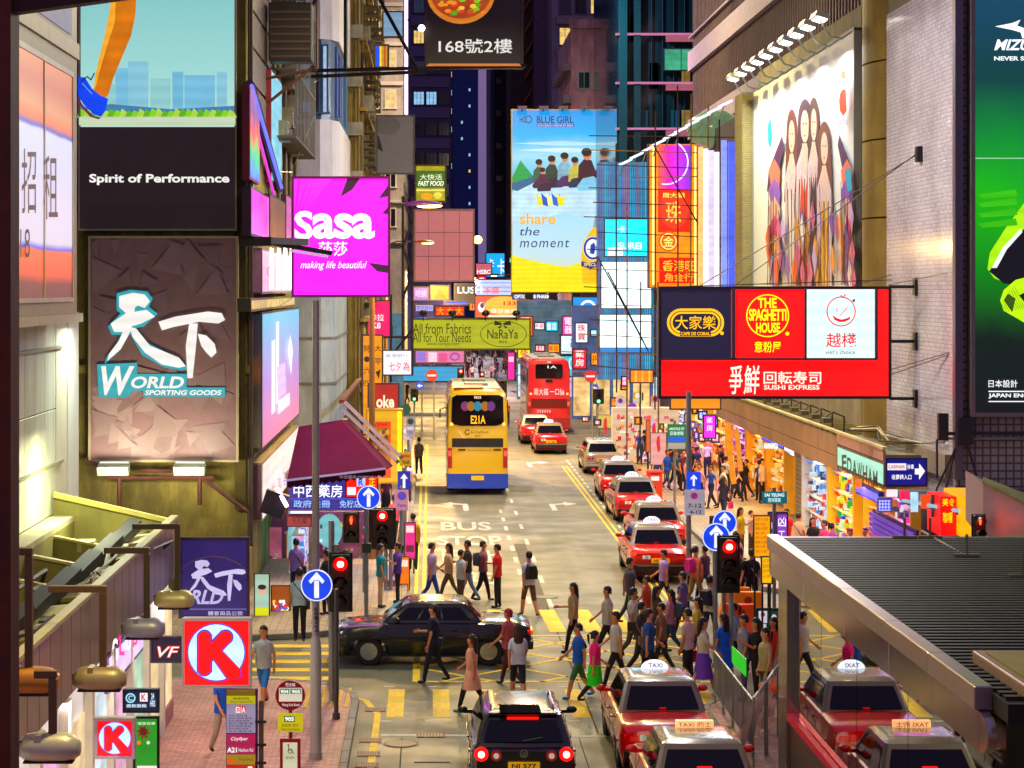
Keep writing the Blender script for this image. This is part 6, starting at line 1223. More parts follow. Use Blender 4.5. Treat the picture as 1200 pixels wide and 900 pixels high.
for (x0, y0, x1, y1, Y, lb, grn) in ((564, 448, 572, 464, 122, 'green left-arrow signal head above the yellow bus, left lens', True), (582, 446, 594, 466, 122, 'green arrow signal above the right of the yellow bus roof', True), (695, 456, 708, 473, 112, 'green signal near the scaffold foot', True), (481, 456, 490, 470, 126, 'green signal at the left under the no-entry disc', True), (536, 432, 544, 450, 130, 'dark signal head with a red lamp beside the sky blue hoarding', False), (562, 436, 568, 452, 140, 'dark signal head in front of the distant crowd', False), (1500, 600, 1510, 620, 60, None, False)):
    if lb is None: continue
    signal(lb, x0, y0, x1, y1, Y, 0, poles=(((x0+x1)/2, y1),), green=grn)
tp = post('signal_post', 'slim grey post with a second round blue arrow disc at the left corner', 'sign', P(429, 0, 53.6).x, 53.8, P(0, 570, 53.6).z, .055)
blue_arrow(tp, P(432, 583, 53.6), .30, 53.6); M().box(P(424, 0, 53.6).x, P(435, 0, 53.6).x, 53.6, 53.8, P(0, 648, 53.6).z, P(0, 637, 53.6).z).build('control_box', mat('#2c2a28', .5), tp)
tp = post('signal_post', 'bare steel post with yellow push-button boxes in front of the black sedan', 'post', P(389, 0, 45).x, 45, P(0, 612, 45).z, .055)
for yy, dx in ((750, 0), (779, 4)): c = P(389+dx, yy, 44.9); M().box(c.x-.07, c.x+.07, 44.85, 44.97, c.z-.12, c.z+.12).build('push_button', lit('#e0a010', .6), tp, bevel=.01)
post('signal_post', 'dark slim post standing just right of the red signal, left corner', 'post', P(394, 0, 41.5).x, 41.5, P(0, 690, 41.5).z, .045, mat('#5a5658', .5, .5))
rp = post('sign_post', 'grey post with the nearer round blue arrow on the right kerb', 'sign', P(839, 0, 47).x, 47.1, P(0, 614, 47).z, .05); blue_arrow(rp, P(839, 629, 47), .31, 46.95)
rp = post('sign_post', 'grey post with the rear round blue arrow, half hidden by the nearer disc', 'sign', P(849, 0, 51).x, 51.1, P(0, 600, 51).z, .05); blue_arrow(rp, P(849, 612, 51), .29, 50.95)
rp = post('sign_post', 'tall grey post with square blue arrow plate above a no-parking plate, right kerb', 'sign', P(813.5, 0, 56).x, 57.2, P(0, 462, 56).z, .07); blue_arrow(rp, P(813, 563, 57), .19, 57.0, True)
a, b = P(802, 604, 57), P(826, 574, 57); po = M().box(a.x, b.x, 57, 57.03, a.z, b.z).build('parking_plate', lit('#b8b0bc', .5), rp)
fc = Face(front(57), (0, -1, 0), .004); fc.circ(813.5, 581, 4.2, 4.2, lit('#b82030', .7)); fc.circ(813.5, 581, 3, 3, lit('#2038a0', .7)); fc.line([(810.5, 578), (816.5, 584)], 1, lit('#b82030', .7)); fc.text('7-12', 806, 590, 822, 595, BLACK, off=.02); fc.text('4-12', 808, 598, 822, 602, BLACK, off=.02); fc.done(rp)
def name_plate(label, x0, y0, x1, y1, Y, items, colr, px, t2=None):
    q = post('street_name_post', label, 'sign', P(px, 0, Y).x, Y+.1, P(0, y0-4, Y).z, .045)
    a, b = P(x0, y1, Y), P(x1, y0, Y); M().box(a.x, b.x, Y-.03, Y, a.z, b.z).build('name_plate', lit(colr, .6), q)
    fc = Face(front(Y-.03), (0, -1, 0), .004); text_art(*items)(fc); fc.done(q); return q
name_plate('street name post with green and blue plate over the right pavement', 782, 497, 804, 526, 74, [('r', 783, 512, 803, 518, '#2058c0'), ('t', 'ARGYLE ST', 784, 501, 802, 504, '#e0f0e8'), ('t', '亞皆老街', 785, 505.5, 801, 510, '#e0f0e8'), ('r', 783, 519, 803, 526, '#a89888')], '#0c7848', 791)
name_plate('teal street name plate below the man in white at the shutter', 893, 576, 922, 590, 52, [('t', 'SAI YEUNG', 896, 578, 919, 582, '#d8f0f0'), ('t', '西洋菜街', 900, 583.5, 915, 588.5, '#d8f0f0')], '#0c6470', 908)
for i, (x, y, c_, s_, lb) in enumerate(((506, 440, '#c01818', 1, 'round red no-entry disc against the sky blue hoarding'), (692, 441, '#c01828', 1, 'round red no-entry disc below the teal shop screen'), (727, 472, '#c8b0b0', 0, 'small pale plate with purple disc near the poster wall'), (741, 478, '#7a2090', 1, 'small purple round sign over the poster wall'), (768, 470, '#d87818', 0, 'orange and white plate with a purple disc by the amber fascia'), (747, 466, '#c8a018', 0, 'yellow plate with white dot above the poster wall'), (492, 452, '#2050b0', 1, 'small blue round arrow disc at the far left corner'), (697, 455, '#2050a8', 1, 'small blue oval arrow disc above the green signal'), (476, 508, '#b8a8b0', 2, 'white plates on the post of the far left bus stop'), (475, 480, '#1c4838', 1, 'dark green round bus stop flag on the far left kerb'))):
    Y = 118 if i < 2 else (104 if i < 6 else (124 if i < 8 else 92)); c = P(x, y, Y); q = post('sign_post', lb, 'sign', c.x+.12, Y+.1, c.z+.3, .045, GALV)
    if s_ == 1:
        rr_ = .33 if i < 2 else .24; M().disc((c.x, Y, c.z), rr_, 'Y', .03, 20).build('disc', lit(c_, .85), q)
        if i < 2: M().box(c.x-.24, c.x+.24, Y-.02, Y-.005, c.z-.05, c.z+.05).build('white_bar', lit(W_, .9), q)
        if i in (6, 7): M().prism([(c.x-.16, Y-.02, c.z), (c.x, Y-.02, c.z+.12), (c.x, Y-.02, c.z-.12)], (0, .015, 0)).box(c.x, c.x+.15, Y-.02, Y-.005, c.z-.04, c.z+.04).build('arrow', lit(W_, .9), q)
    else:
        M().box(c.x-.22, c.x+.22, Y, Y+.03, c.z-.28, c.z+.26).build('plate', lit(c_, .85), q); M().disc((c.x, Y-.004, c.z+.1), .12, 'Y', -.01, 16).build('disc', lit('#602878' if s_ == 0 and i != 5 else '#e8e8e8', .8), q)
        M().box(c.x-.2, c.x+.2, Y-.008, Y-.002, c.z-.25, c.z-.06).build('lower_panel', lit('#d8c8c0', .7), q)
# left pavement sign clutter
name_plate('small square blue arrow plate on a post left of the bus', 466, 552, 481, 574, 66, [('p', [(473.5, 555), (478, 561), (475, 561), (475, 572), (472, 572), (472, 561), (469, 561)], W_)], '#142c98', 473)
name_plate('pinkish no-waiting plate on the left pavement post', 462, 574, 478, 598, 64, [('c', 471, 581, 5, 5, '#70306c'), ('c', 471, 581, 3.2, 3.2, '#3a4ab0'), ('t', '7am', 465, 590, 476, 594, '#50304c')], '#c890a8', 470)
name_plate('yellow and red route plates on the left pavement kerb', 468, 530, 482, 546, 70, [('r', 470, 533, 480, 536, '#b02018'), ('t', '968', 471, 539, 480, 544, '#302008')], '#c8a018', 475)
name_plate('small grey plates stacked on a post beside the yellow shop box', 476, 488, 486, 512, 84, [('c', 481, 494, 3.6, 3.6, '#183828'), ('r', 477, 500, 485, 504, '#c8c0c8'), ('t', '13D', 478, 506, 484, 510, '#281c28')], '#a898a0', 481)
# street lanterns
def lantern(label, px, py, Y, polex, colr, s=1.0, arm=True):
    c = P(px, py, Y); px_ = P(polex, 0, Y).x; t = thing('street_lamp', label, 'street lamp', (px_, Y, .127), 'sodium street lamps on long arms')
    M().tube([(px_, Y, .127), (px_, Y, c.z-.6), (px_+.15, Y, c.z-.1)], [.11, .07, .05], 12).build('pole', mat('#8a6a40', .5, .4), t, smooth=50); M().tube([(px_+.15, Y, c.z-.1), (px_+.6, Y, c.z+.05), (c.x-.25*s, Y, c.z+.03)], .035, 8).build('arm', mat('#3a2c3c', .5), t)
    g = M(); rings = []
    for k in range(8):
        u = k/7; w_ = .17*math.sin(math.pi*(.12+.8*u))**.7; rings.append([(c.x+(-.55+1.1*u)*s*.75, Y+w_*math.cos(a)*1.2, c.z+w_*.8*math.sin(a)*(1 if math.sin(a) > 0 else .35)) for a in [2*math.pi*q/12 for q in range(12)]])
    g.loft(rings); g.build('lantern', mat(colr, .4, grain=.1), t, smooth=60)
    M().sphere((c.x+.12*s, Y-.02, c.z-.035), .30*s, .17, .07, 12, 6).build('bowl', mat('#ffd890', .3, e=7, grain=.02), t, smooth=60)
    area(t, (c.x+.2, Y, c.z-.2), .7, 1500 if Y < 100 else 6000, '#ffcf8c', sy=.3)
    return t
lantern('violet-backed street lamp head poking out beside the Sasa sign', 497, 240, 66, 436, '#5a1870', 1.35)
lantern('orange street lamp head in front of the blank pink board, upper one', 498, 284, 108, 452, '#8a4a20', 1.1)
lantern('small lower street lamp head in front of the blank pink board', 500, 313, 165, 462, '#8a5a30', 1.1)
def lamp_off(label, x, Y, z, wx, power=1500, colr='#ffeaa8'):  # mostly unseen lamps, put overhead to light the street
    """lantern on a long arm; wx = wall (or post) it springs from"""
    t = thing('street_lamp', label, 'street lamp', (wx, Y, z), 'sodium street lamps on long arms'); M().tube([(wx, Y, z-.5), (wx*.8+x*.2, Y, z), (x, Y, z+.15)], [.08, .06, .045], 8).build('arm', mat('#8a8a8c', .5, .4), t)
    M().sphere((x, Y, z+.1), .45, .17, .13, 12, 6).build('lantern', mat('#77787a', .4), t, smooth=60); M().sphere((x, Y, z+.02), .30, .14, .07, 12, 6).build('bowl', mat('#ffd890', .3, e=7, grain=.02), t); area(t, (x, Y, z-.15), .7, power, colr, sy=.3); return t
lamp_off('unseen street lamp above the near junction, arm from the left corner building', .5, 59, 18.2, -5.0, 1500)
lamp_off('unseen street lamp above the near lanes, arm from the panelled building', -2.6, 25, 14.0, -7.4, 950)
lamp_off('unseen street lamp above the right pavement at the tiled corner', 5.5, 56, 18.0, 13.5, 1500, '#fff2ea')
lamp_off('unseen street lamp above the taxi rank, arm from the ribbed block', 7.0, 84, 22.5, 15.6, 2300)
lamp_off('unseen street lamp above the bus lane, arm from the ribbed block', 5.0, 112, 28.5, 15.6, 4600)
lamp_off('unseen added street lamp over the avenue on the tower side', 6.0, 136, 30.5, 12.2, 9000, '#ffe0d8')  # added to brighten the dark far side of the avenue
for Y_, x_ in ((186, 5.5), (225, 4.5), (262, 5.5)): lamp_off('added white lamp strung over the crowded street beyond the avenue, %s' % {186: 'nearest', 225: 'middle', 262: 'farthest'}[Y_], x_, Y_, 9.6, 9.0 if Y_ != 186 else 10, 2600, '#ffe6f0')  # lamps added to brighten the distant crowd
star = thing('lamp', 'tiny bright orange lamp at the right edge of the blank pink board', 'lamp', P(560, 281, 150)); M().sphere(P(560, 281, 150), .3, .3, .3).build('bulb', mat('#ffc060', .3, e=12), star)
# ================================================================== RIGHT: canopy, shops
BEIGE = mat('#a98c74', .5, grain=.15, scale=.8, stain=.2)
cr = thing('street_canopy', 'beige panelled canopy running along the right shop row', 'canopy', (13, 75, 3))
y = 58.0
while y < 92: 
    y1 = min(y+3.1, 92)
    if y < 64.5 < y1: y1 = 64.61
    if y > 64.6: M().box(12.3, 12.36, y+.015, y1-.015, 3.42, 4.02).build('fascia_panel', BEIGE, cr); M().box(12.3, 12.36, y+.015, y1-.015, 2.98, 3.40).build('fascia_panel', BEIGE, cr)
    else: M().box(12.3, 12.36, y+.015, y1-.015, 3.8, 4.12).build('fascia_panel', mat('#b08c88', .5, grain=.15), cr)
    y = y1
M().box(12.37, 13.49, 57.9, 92, 3.86, 3.98).build('deck', mat('#7d7558', .6, stain=.4, grain=.3), cr); M().box(12.37, 13.49, 57.9, 92, 3.02, 3.1).build('soffit', mat('#cfa86a', .5), cr)
M().box(12.25, 12.4, 57.9, 92, 4.125, 4.19).build('top_lip', mat('#c8bc8c', .5), cr)
g = M()
for i in range(26): g.box(12.42, 13.46, 66+1.0*i, 66.07+1.0*i, 3.985, 4.2)
g.build('canopy_ribs', mat('#8a8058', .6), cr)['kind'] = 'stuff'
for i in range(9):
    y = 64.8+1.9*i; q = thing('spotlight', 'spotlight on a hooked arm standing on the canopy edge, number %s from the sign end' % ['one', 'two', 'three', 'four', 'five', 'six', 'seven', 'eight', 'nine'][i], 'spotlight', (12.5, y, 4.2), 'spotlights along the canopy edge')
    M().tube([(12.55, y, 4.15), (12.55, y, 4.6), (12.2, y, 4.75), (12.0, y, 4.6)], .03, 6).build('arm', mat('#3a3024', .5), q); M().obox((12.0, y, 4.5), (.12, 0, 0), (0, .22, 0), (0, 0, .07)).build('lamp_head', mat('#4a4434', .5), q)
cable = thing('cable_bundle', 'pale loose cables lying over the canopy roof below the tiled wall', 'cables', (13, 60, 4.2))
for k in range(5): M().tube([(13.3-.2*k, 66-.5*k, 4.25), (13.2, 63, 4.35+.1*math.sin(k)), (13.1-.1*k, 60.5, 4.2+.15*math.cos(k*2)), (13.35, 58, 4.3), (13.4, 55.6, 4.5)], .025, 5).build('cable', mat('#c8c0a0', .5) if k % 2 else mat('#2a2622', .5), cable)
mb2 = thing('meter_box', 'dark junction boxes with clutter of wires where tiled wall meets end wall', 'box', (13.2, 54.8, 4.4)); M().box(13.0, 13.25, 54.6, 54.8, 4.6, 5.3).box(13.5, 13.85, 54.5, 54.85, 4.5, 5.2).build('box', mat('#2f2b2c', .5), mb2); M().tube([(13.95, 54.6, 5.4), (14.3, 54.6, 6.6), (14.6, 54.7, 6.9)], .025, 5).tube([(13.4, 54.5, 4.4), (12.9, 54.4, 3.4), (12.8, 54.4, 2.8)], .03, 5).build('wire', BLACK, mb2)
st = thing('pipe_stays', 'dark pipes and white stays fixed on the tiled end wall below the green billboard', 'pipes', (16, 54.7, 3)); 
for (a, b, r_) in (((1100, 508), (1210, 508), .05), ((1098, 514), (1210, 514), .035), ((1122, 515), (1108, 575), .03), ((1133, 518), (1150, 578), .03), ((1098, 560), (1098, 515), .03)): M().tube([P(*a, 54.7), P(*b, 54.7)], r_, 6).build('pipe', mat('#8d8a90' if r_ == .035 else '#3a3436', .5), st)
# mosaic corner kiosk: slate roof, neon strip, yellow and red boxes
ks = thing('snack_kiosk', 'street-corner snack kiosk with slate-blue awning edge, striped shutter, red and yellow light boxes', 'kiosk', (14.4, 52, 0))
M().prism([(11.9, 53.9, 3.06), (13.4, 52.0, 2.86), (16.9, 52.0, 2.86), (16.9, 54.6, 3.2), (11.9, 54.6, 3.2)], (0, 0, .16)).build('awning', mat('#5c7484', .5, grain=.2), ks); M().tube([(11.9, 53.85, 3.15), (13.4, 51.95, 2.98), (15.1, 51.95, 2.98)], .05, 6).build('awning_edge', lit('#a8c0cc', .7), ks)
a, b = P(1128, 630, 52.1), P(1160, 580, 52.1); M().box(a.x, b.x, 52.1, 54, a.z, b.z).build('yellow_light_box', lit('#e0a800', .95, .1), ks); M().quad
a, b = P(1102, 628, 52.6), P(1121, 582, 52.6); ro = M().box(a.x, b.x, 52.6, 54, a.z, b.z).build('red_light_box', lit('#e01010', 1.0, .1), ks)
fc = Face(front(52.6), (0, -1, 0), .008); fc.text('美食', 1104, 584, 1119, 593, lit('#f8d020', 1.2), off=.06); fc.text('咖喱', 1105, 600, 1116, 613, lit('#f0d020', 1.2), off=.06); fc.done(ks)
M().box(12.6, 16.9, 53.9, 54.85, .13, 2.85).build('back_wall', mat('#3a2a38', .6), ks)
g = M(); 
g2 = []
for i in range(14): M().box(11.95, 12.0+.0, 52.9+.0, 58.2, .5+.14*i, .6+.14*i).build('shutter_slat', lit('#a82878' if i < 10 else '#6038b0', .55, .4), ks)
M().box(12.05, 12.1, 52.9, 58.2, .13, 2.5).build('shutter_back', mat('#401840', .6), ks)
for nm, x0, y0, x1, y1, c_ in (('menu_screen', 1040, 574, 1052, 582, '#f0e8f8'), ('menu_screen', 1055, 575, 1066, 585, '#d03058'), ('menu_screen', 1068, 577, 1076, 600, '#c0e0f0'), ('menu_screen', 1080, 580, 1090, 596, '#d85020'), ('menu_screen', 1092, 580, 1098, 606, '#202028')): a, b = P(x0, y1, 53.2), P(x1, y0, 53.2); M().box(a.x, b.x, 53.2, 53.3, a.z, b.z).build(nm, lit(c_, 1.0, .4), ks)
# lit signs under the canopy and neon strips
_sb(12.34, 893, 918, 3.3, 2.85, lit('#3048e0', 1.2, .2), 'blue slanting neon shop strip with white letters under the beige canopy', lambda fc: fc.text('MANNINGS', 896, 519, 912, 526, lit(W_, 1.2), off=.05), 'sign', 'box_sign', '#2030a0', .2, None, None)
_sb(12.34, 919, 931, 3.25, 2.8, lit('#f0d8e8', 1.2, .3), 'white glowing strip sign next to the blue neon strip', None, 'sign', 'box_sign', '#8a8090', .2, None, None)
_sb(12.2, 1003, 1030, 2.95, 2.62, lit('#5060f0', 1.2, .3), 'violet-blue neon strip with red start under the mint sign', lambda fc: fc.rect(1003, 562, 1010, 572, lit('#f06020', 1.2)), 'sign', 'box_sign', '#303090', .15, None, None)
fsign('window_sign', 'small violet neon window sign with lattice of white light under the mint shop sign', 'sign', 1028, 583, 1045, 600, 56.5, lit('#2830b8', 1.0), frame='#c0c0ff', t=.08, fw=.03, art=text_art(*[('l', [(1031+3.5*i, 586), (1031+3.5*i, 598)], .8, '#d8d8ff') for i in range(4)]+[('l', [(1029.5, 587+3.6*i), (1043.5, 587+3.6*i)], .8, '#d8d8ff') for i in range(4)]))
# shop units on the right row
rr = random.Random(21)
def goods(parent, x, y0, y1, z0, z1, pal, n, dx=.12):
    g = M(); mats = [lit(c_, .75, .3) for c_ in pal]
    for k in range(n):
        yy = rr.uniform(y0, y1); zz = rr.uniform(z0, z1); a = rr.uniform(.08, .22); b = rr.uniform(.08, .26); g.box(x-rr.uniform(.03, dx), x, yy, yy+a, zz, zz+b, rr.randrange(len(mats)))
    o = g.build('goods', mats, parent); o['kind'] = 'stuff'; return o
PALS = [['#e8ecf0', '#5088d8', '#c8d8e8', '#d04040', '#283848'], ['#e8e020', '#f0f0d0', '#d82828', '#20a040', '#2030a0'], ['#e8a040', '#c84818', '#e8d8b0', '#8a3c1c', '#f0c878'], ['#d83888', '#e8b8d8', '#7040b0', '#f0e8f0', '#303048']]
UN = [(58.3, 61.8, 3, 'sweets and magazines kiosk front with purple posters below the violet neon strip'), (62.0, 64.6, 2, 'orange-lit bay window with hanging garments beside the slatted neon shutter'), (66.2, 70.4, 1, 'yellow-green newsstand front crowded with bright packets'), (70.6, 75.4, 0, 'white and pale blue phone shop display behind the people'), (79.2, 83.4, 2, 'orange-lit goods bay left of the white shirt man'), (84, 88.6, 2, 'amber shop bay with glowing round lanterns'), (89, 94, 3, 'violet and magenta shop entrance under the far canopy'), (95, 101, 2, 'crowded amber bazaar bay'), (102, 108, 1, 'yellow bazaar bay with small bright boxes near the scaffold'), (109, 116, 0, 'pale blue lit shop bay at the street corner by the avenue')]
for y0, y1, pi_, lb in UN:
    u = thing('shop_unit', lb, 'shop', (14, (y0+y1)/2, .13)); base = ['#b8c4cc', '#c8a030', '#c87828', '#8a4890'][pi_]
    M().box(13.6, 13.7, y0, y1, .13, 2.98).build('back_panel', lit(base, .7, .5), u)  # interior light put into the panel as its own glow
    for yy in (y0-.08, y1-.08): M().box(13.1, 13.6, yy, yy+.16, .13, 3.0).build('pillar', mat('#d8a848' if pi_ != 0 else '#b8b8b8', .4, e=.15, ecol='#c88828'), u)  # amber light on the pillar put into its colour and glow
    for z in (.7, 1.3, 1.9, 2.5): M().box(13.2, 13.6, y0+.1, y1-.1, z, z+.04).build('shelf', mat('#c8b89c', .5), u)
    goods(u, 13.55, y0+.1, y1-.3, .25, 2.7, PALS[pi_], int((y1-y0)*60), .3)
    area(u, (12.9, (y0+y1)/2, 2.9), y1-y0-.4, 230*(y1-y0)/4, ['#e8f0ff', '#fff0b0', '#ffb860', '#f0a0ff'][pi_], sy=.4)
for (yy0, yy1, c1, lb) in ((75.6, 78.9, '#8a7a60', 'roller shutter with dark gaps between slats behind the man in white'), (64.7, 66.1, '#d0c850', 'glowing yellow and white slatted shutter beside the beige column')):
    s_ = thing('roller_shutter', lb, 'shutter', (13.5, (yy0+yy1)/2, .13)); M().box(13.55, 13.6, yy0, yy1, .13, 3.0).build('backing', mat('#1a1612', .6), s_)
    for i in range(17): M().box(13.48, 13.54, yy0, yy1, .2+.165*i, .29+.165*i).build('slat', lit(c1, .45 if yy0 > 70 else .9, .2), s_)
    M().box(13.42, 13.6, yy0-.12, yy0, .13, 3.0).box(13.42, 13.6, yy1, yy1+.12, .13, 3.0).build('guide_rail', lit('#c8862c', .6), s_)
# standing boards on the right pavement
def board(label, x0, y0, x1, y1, Y, colr, items, tilt=0, cat='notice board', name='notice_board'):
    r = fsign(name, label, cat, x0, y0, x1, y1, Y, lit(colr, .85, .08), frame='#4a4440', t=.06, fw=.02, art=text_art(*items)); a = P((x0+x1)/2, y1, Y)
    for px in (x0+2, x1-2): xx = P(px, 0, Y).x; M().box(xx-.02, xx+.02, Y+.062, Y+.1, .127, a.z+.2).build('leg', DKSTEEL, r)
    return r
board('tall orange-yellow notice board covered in small characters', 883, 604, 903, 653, 50, '#f0a018', [('t', '優惠大減價', 885, 607+5.3*i, 900-(i*3) % 5, 610.6+5.3*i, '#7a3c08', dict(off=0)) for i in range(8)])
board('shorter yellow notice board leaning below the tall orange-yellow one', 892, 652, 905, 684, 47, '#f0b818', [('t', '招聘', 894, 655+6*i, 903, 659.5+6*i, '#7a3c08', dict(off=0)) for i in range(4)])
board('violet and black standee with a big pale character beside the orange-yellow board', 900, 600, 923, 655, 53, '#3a1c5c', [('r', 911, 603, 922, 640, '#8048a8'), ('t', '凶', 912, 606, 921, 617, W_, dict(off=.05)), ('t', '工', 912, 622, 920, 632, W_), ('t', '美', 902, 612, 909, 620, '#e0d0f0'), ('t', '容', 902, 624, 909, 632, '#e0d0f0')])
# poster wall and post box
pw = thing('poster_wall', 'white hoarding block pasted all over with pink and orange flyers beside the taxi rank', 'hoarding', (9.6, 103, .13))
M().box(8.75, 11.9, 102.5, 103.6, .13, 2.75).build('panel', lit('#e8c8a8', .7, .15), pw)
fc = Face(front(102.48), (0, -1, 0), .0015)
for i in range(130):
    x = rr.uniform(721, 788); y = rr.uniform(482, 541); w_ = rr.uniform(1.5, 6); h_ = rr.uniform(1.2, 5); x = min(x, 789-w_); y = min(y, 541-h_)
    fc.rect(x, y, x+w_, y+h_, lit(rr.choice(['#f0e0d0', '#d85060', '#e89040', '#c04080', '#f8f0e0', '#6a3c50', '#e8b070', '#a83018', '#f0c0c0', '#d8a8c8']), .85))
fc.text('LAP', 722, 500, 728, 504, mat('#2a1c18', .5), off=.04); fc.text('特價', 742, 512, 752, 520, lit('#c02030', .9), off=.05); fc.done(pw)
for x0, y0, x1, y1, Y, c_, lb in ((762, 507, 781, 545, 92, '#d8a098', 'pinkish poster panel with a red ribbon figure behind the street name post'), (757, 492, 762, 530, 95, '#c8642c', 'narrow burnt orange panel left of the pinkish poster'), (700, 486, 722, 502, 112, '#c8b068', 'khaki leaflet racks at the foot of the green signal')):
    board(lb, x0, y0, x1, y1, Y, c_, [('p', [(x0+8, y0+5), (x0+11, y0+3), (x0+12, y0+20), (x0+9, y0+24), (x0+7, y0+12)], '#b82028')], cat='poster', name='poster')
xb = P(767, 0, 84).x; pb = thing('post_box', 'bright red-orange post box on the kerb by the taxi rank', 'post box', (xb, 84, .127)); M().box(xb-.3, xb+.3, 83.8, 84.3, .127, 1.35).build('body', lit('#e03818', .7), pb, bevel=.05); M().box(xb-.16, xb+.16, 83.77, 83.8, .95, 1.12).build('label_plate', lit('#f0e8e0', .8), pb); M().box(xb-.2, xb+.2, 83.77, 83.8, 1.2, 1.24).build('slot', BLACK, pb)
# yellow tilted poles, awnings in the orange lit area
for (a, b, Y, lb) in (((852, 497), (860, 567), 72, 'orange slanting pole in the amber light, left one'), ((863, 503), (868, 552), 76, 'yellow slanting pole near the canopy end, right one')):
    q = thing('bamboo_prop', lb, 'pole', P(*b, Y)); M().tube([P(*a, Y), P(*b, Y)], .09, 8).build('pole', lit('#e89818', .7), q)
# water barriers, bins, fence
for i, (x, y, c_, lb) in enumerate(((868, 722, '#d85018', 'orange plastic water barrier on the pavement, front one'), (876, 706, '#d88018', 'amber plastic water barrier behind the orange one'), (862, 700, '#c87818', 'small amber barrier block beside the signal pole'))):
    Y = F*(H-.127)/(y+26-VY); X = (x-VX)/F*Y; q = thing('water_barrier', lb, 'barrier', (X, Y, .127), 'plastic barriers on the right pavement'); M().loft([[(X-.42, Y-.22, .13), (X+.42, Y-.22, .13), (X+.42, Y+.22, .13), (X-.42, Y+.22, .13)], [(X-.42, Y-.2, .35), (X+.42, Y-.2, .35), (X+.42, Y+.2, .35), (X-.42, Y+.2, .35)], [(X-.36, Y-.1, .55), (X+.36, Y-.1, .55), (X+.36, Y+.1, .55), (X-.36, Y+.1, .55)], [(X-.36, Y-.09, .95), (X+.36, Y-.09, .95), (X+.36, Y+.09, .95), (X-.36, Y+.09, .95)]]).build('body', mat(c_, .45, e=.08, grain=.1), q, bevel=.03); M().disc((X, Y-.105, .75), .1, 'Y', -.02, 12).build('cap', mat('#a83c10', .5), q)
GRN = lit('#30a830', .8)
Yb = 41.6
for k in range(4):
    y0 = 43.2-1.3*k; xx = 5.75; q = thing('crowd_barrier', 'grey metal crowd barrier panel along the right kerb, %s from the signal' % ['first', 'second', 'third', 'fourth', 'fifth', 'sixth'][k], 'barrier', (xx, y0-.6, .127), 'crowd barriers on the right kerb'); M().tube([(xx, y0, .13), (xx, y0, 1.15), (xx, y0-1.2, 1.15), (xx, y0-1.2, .13)], .022, 8).build('frame', GALV, q)
    for j in range(7): M().tube([(xx, y0-.15-.15*j, .3), (xx, y0-.15-.15*j, 1.14)], .009, 6).build('bar', GALV, q)
    M().tube([(xx, y0, .3), (xx, y0-1.2, .3)], .015, 6).build('lower_rail', GALV, q)
q = thing('green_notice', 'bright green tilted notice tied to the barrier', 'notice', (5.7, 41.4, 1)); M().prism([P(857.5, 757, 42.3), P(873.5, 772, 41.0), P(873.5, 793, 41.0), P(857.5, 776, 42.3)], (.02, 0, 0)).build('plate', GRN, q)
q = thing('green_notice', 'narrow green upright strip on the corner post of the shelter', 'notice', P(914, 690, 40.3)); a, b = P(912.5, 722, 40.3), P(916, 687, 40.3); M().box(a.x, b.x, 40.28, 40.32, a.z, b.z).build('strip', lit('#108048', .7), q)
fsign('notice_board', 'green framed board with black and white stickers inside the barriers', 'notice board', 886, 713, 914, 745, 47.5, mat('#1c4c3c', .5, e=.1), frame='#164030', t=.1, fw=.03, art=text_art(('r', 889, 716, 899, 730, '#b8b8c0'), ('c', 894, 720, 2.5, 3, '#802030'), ('r', 891, 731, 898, 742, '#a8a8b0'), ('r', 903, 717, 912, 741, '#203028'), ('c', 907, 724, 3, 4, '#c0c0c0'), ('r', 904, 733, 910, 738, '#d0a0a0')))
sk_ = thing('orange_bag', 'heap of crumpled orange plastic bags on the barrier', 'bag', (6.6, 40.6, .8))
g = M(); 
for i in range(7): g.sphere((6.35+.09*i, 40.7-.1*(i % 3), .9+.05*(i % 2)), .11, .12, .09, 7, 5)
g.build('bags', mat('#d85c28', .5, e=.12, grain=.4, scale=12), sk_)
# plastic sheeting draped over the barriers
PL = bpy.data.materials.new('plastic'); PL.use_nodes = True; pb_ = PL.node_tree.nodes['Principled BSDF']; pb_.inputs['Base Color'].default_value = (*rgb('#a89a98'), 1); pb_.inputs['Roughness'].default_value = .18; pb_.inputs['Alpha'].default_value = .62; pb_.inputs['Coat Weight'].default_value = 1
nzp = PL.node_tree.nodes.new('ShaderNodeTexNoise'); nzp.inputs['Scale'].default_value = 5; bmp = PL.node_tree.nodes.new('ShaderNodeBump'); bmp.inputs['Strength'].default_value = .8; bmp.inputs['Distance'].default_value = .05; PL.node_tree.links.new(nzp.outputs[0], bmp.inputs['Height']); PL.node_tree.links.new(bmp.outputs[0], pb_.inputs['Normal'])
q = thing('plastic_sheet', 'crumpled translucent plastic sheet draped over the barrier beside the glass shelter', 'sheet', (6.2, 38, .13)); g = M(); g.fix = False; n, m_ = 44, 14; rings = []
for i in range(n+1):
    u_ = i/n; y = 41.8-5.1*u_; xo = 7.1-1.5*u_; fold = .07*math.sin(i*1.25)+.05*math.sin(i*.53+1); ring = []
    for j in range(m_+1):
        t = j/m_; top = 1.55+.12*math.sin(i*.4) if i > 4 else .9+.16*i
        ring.append((xo-.42*math.sin(t*1.3)-.06*t+fold*(.25+t)*.8, y, max(.14, top-t*(top-.14)+.02*math.sin(i*2.1+j))))
    rings.append(ring)
g.loft(rings, cap=False, closed=False); g.build('sheet', PL, q, smooth=80)
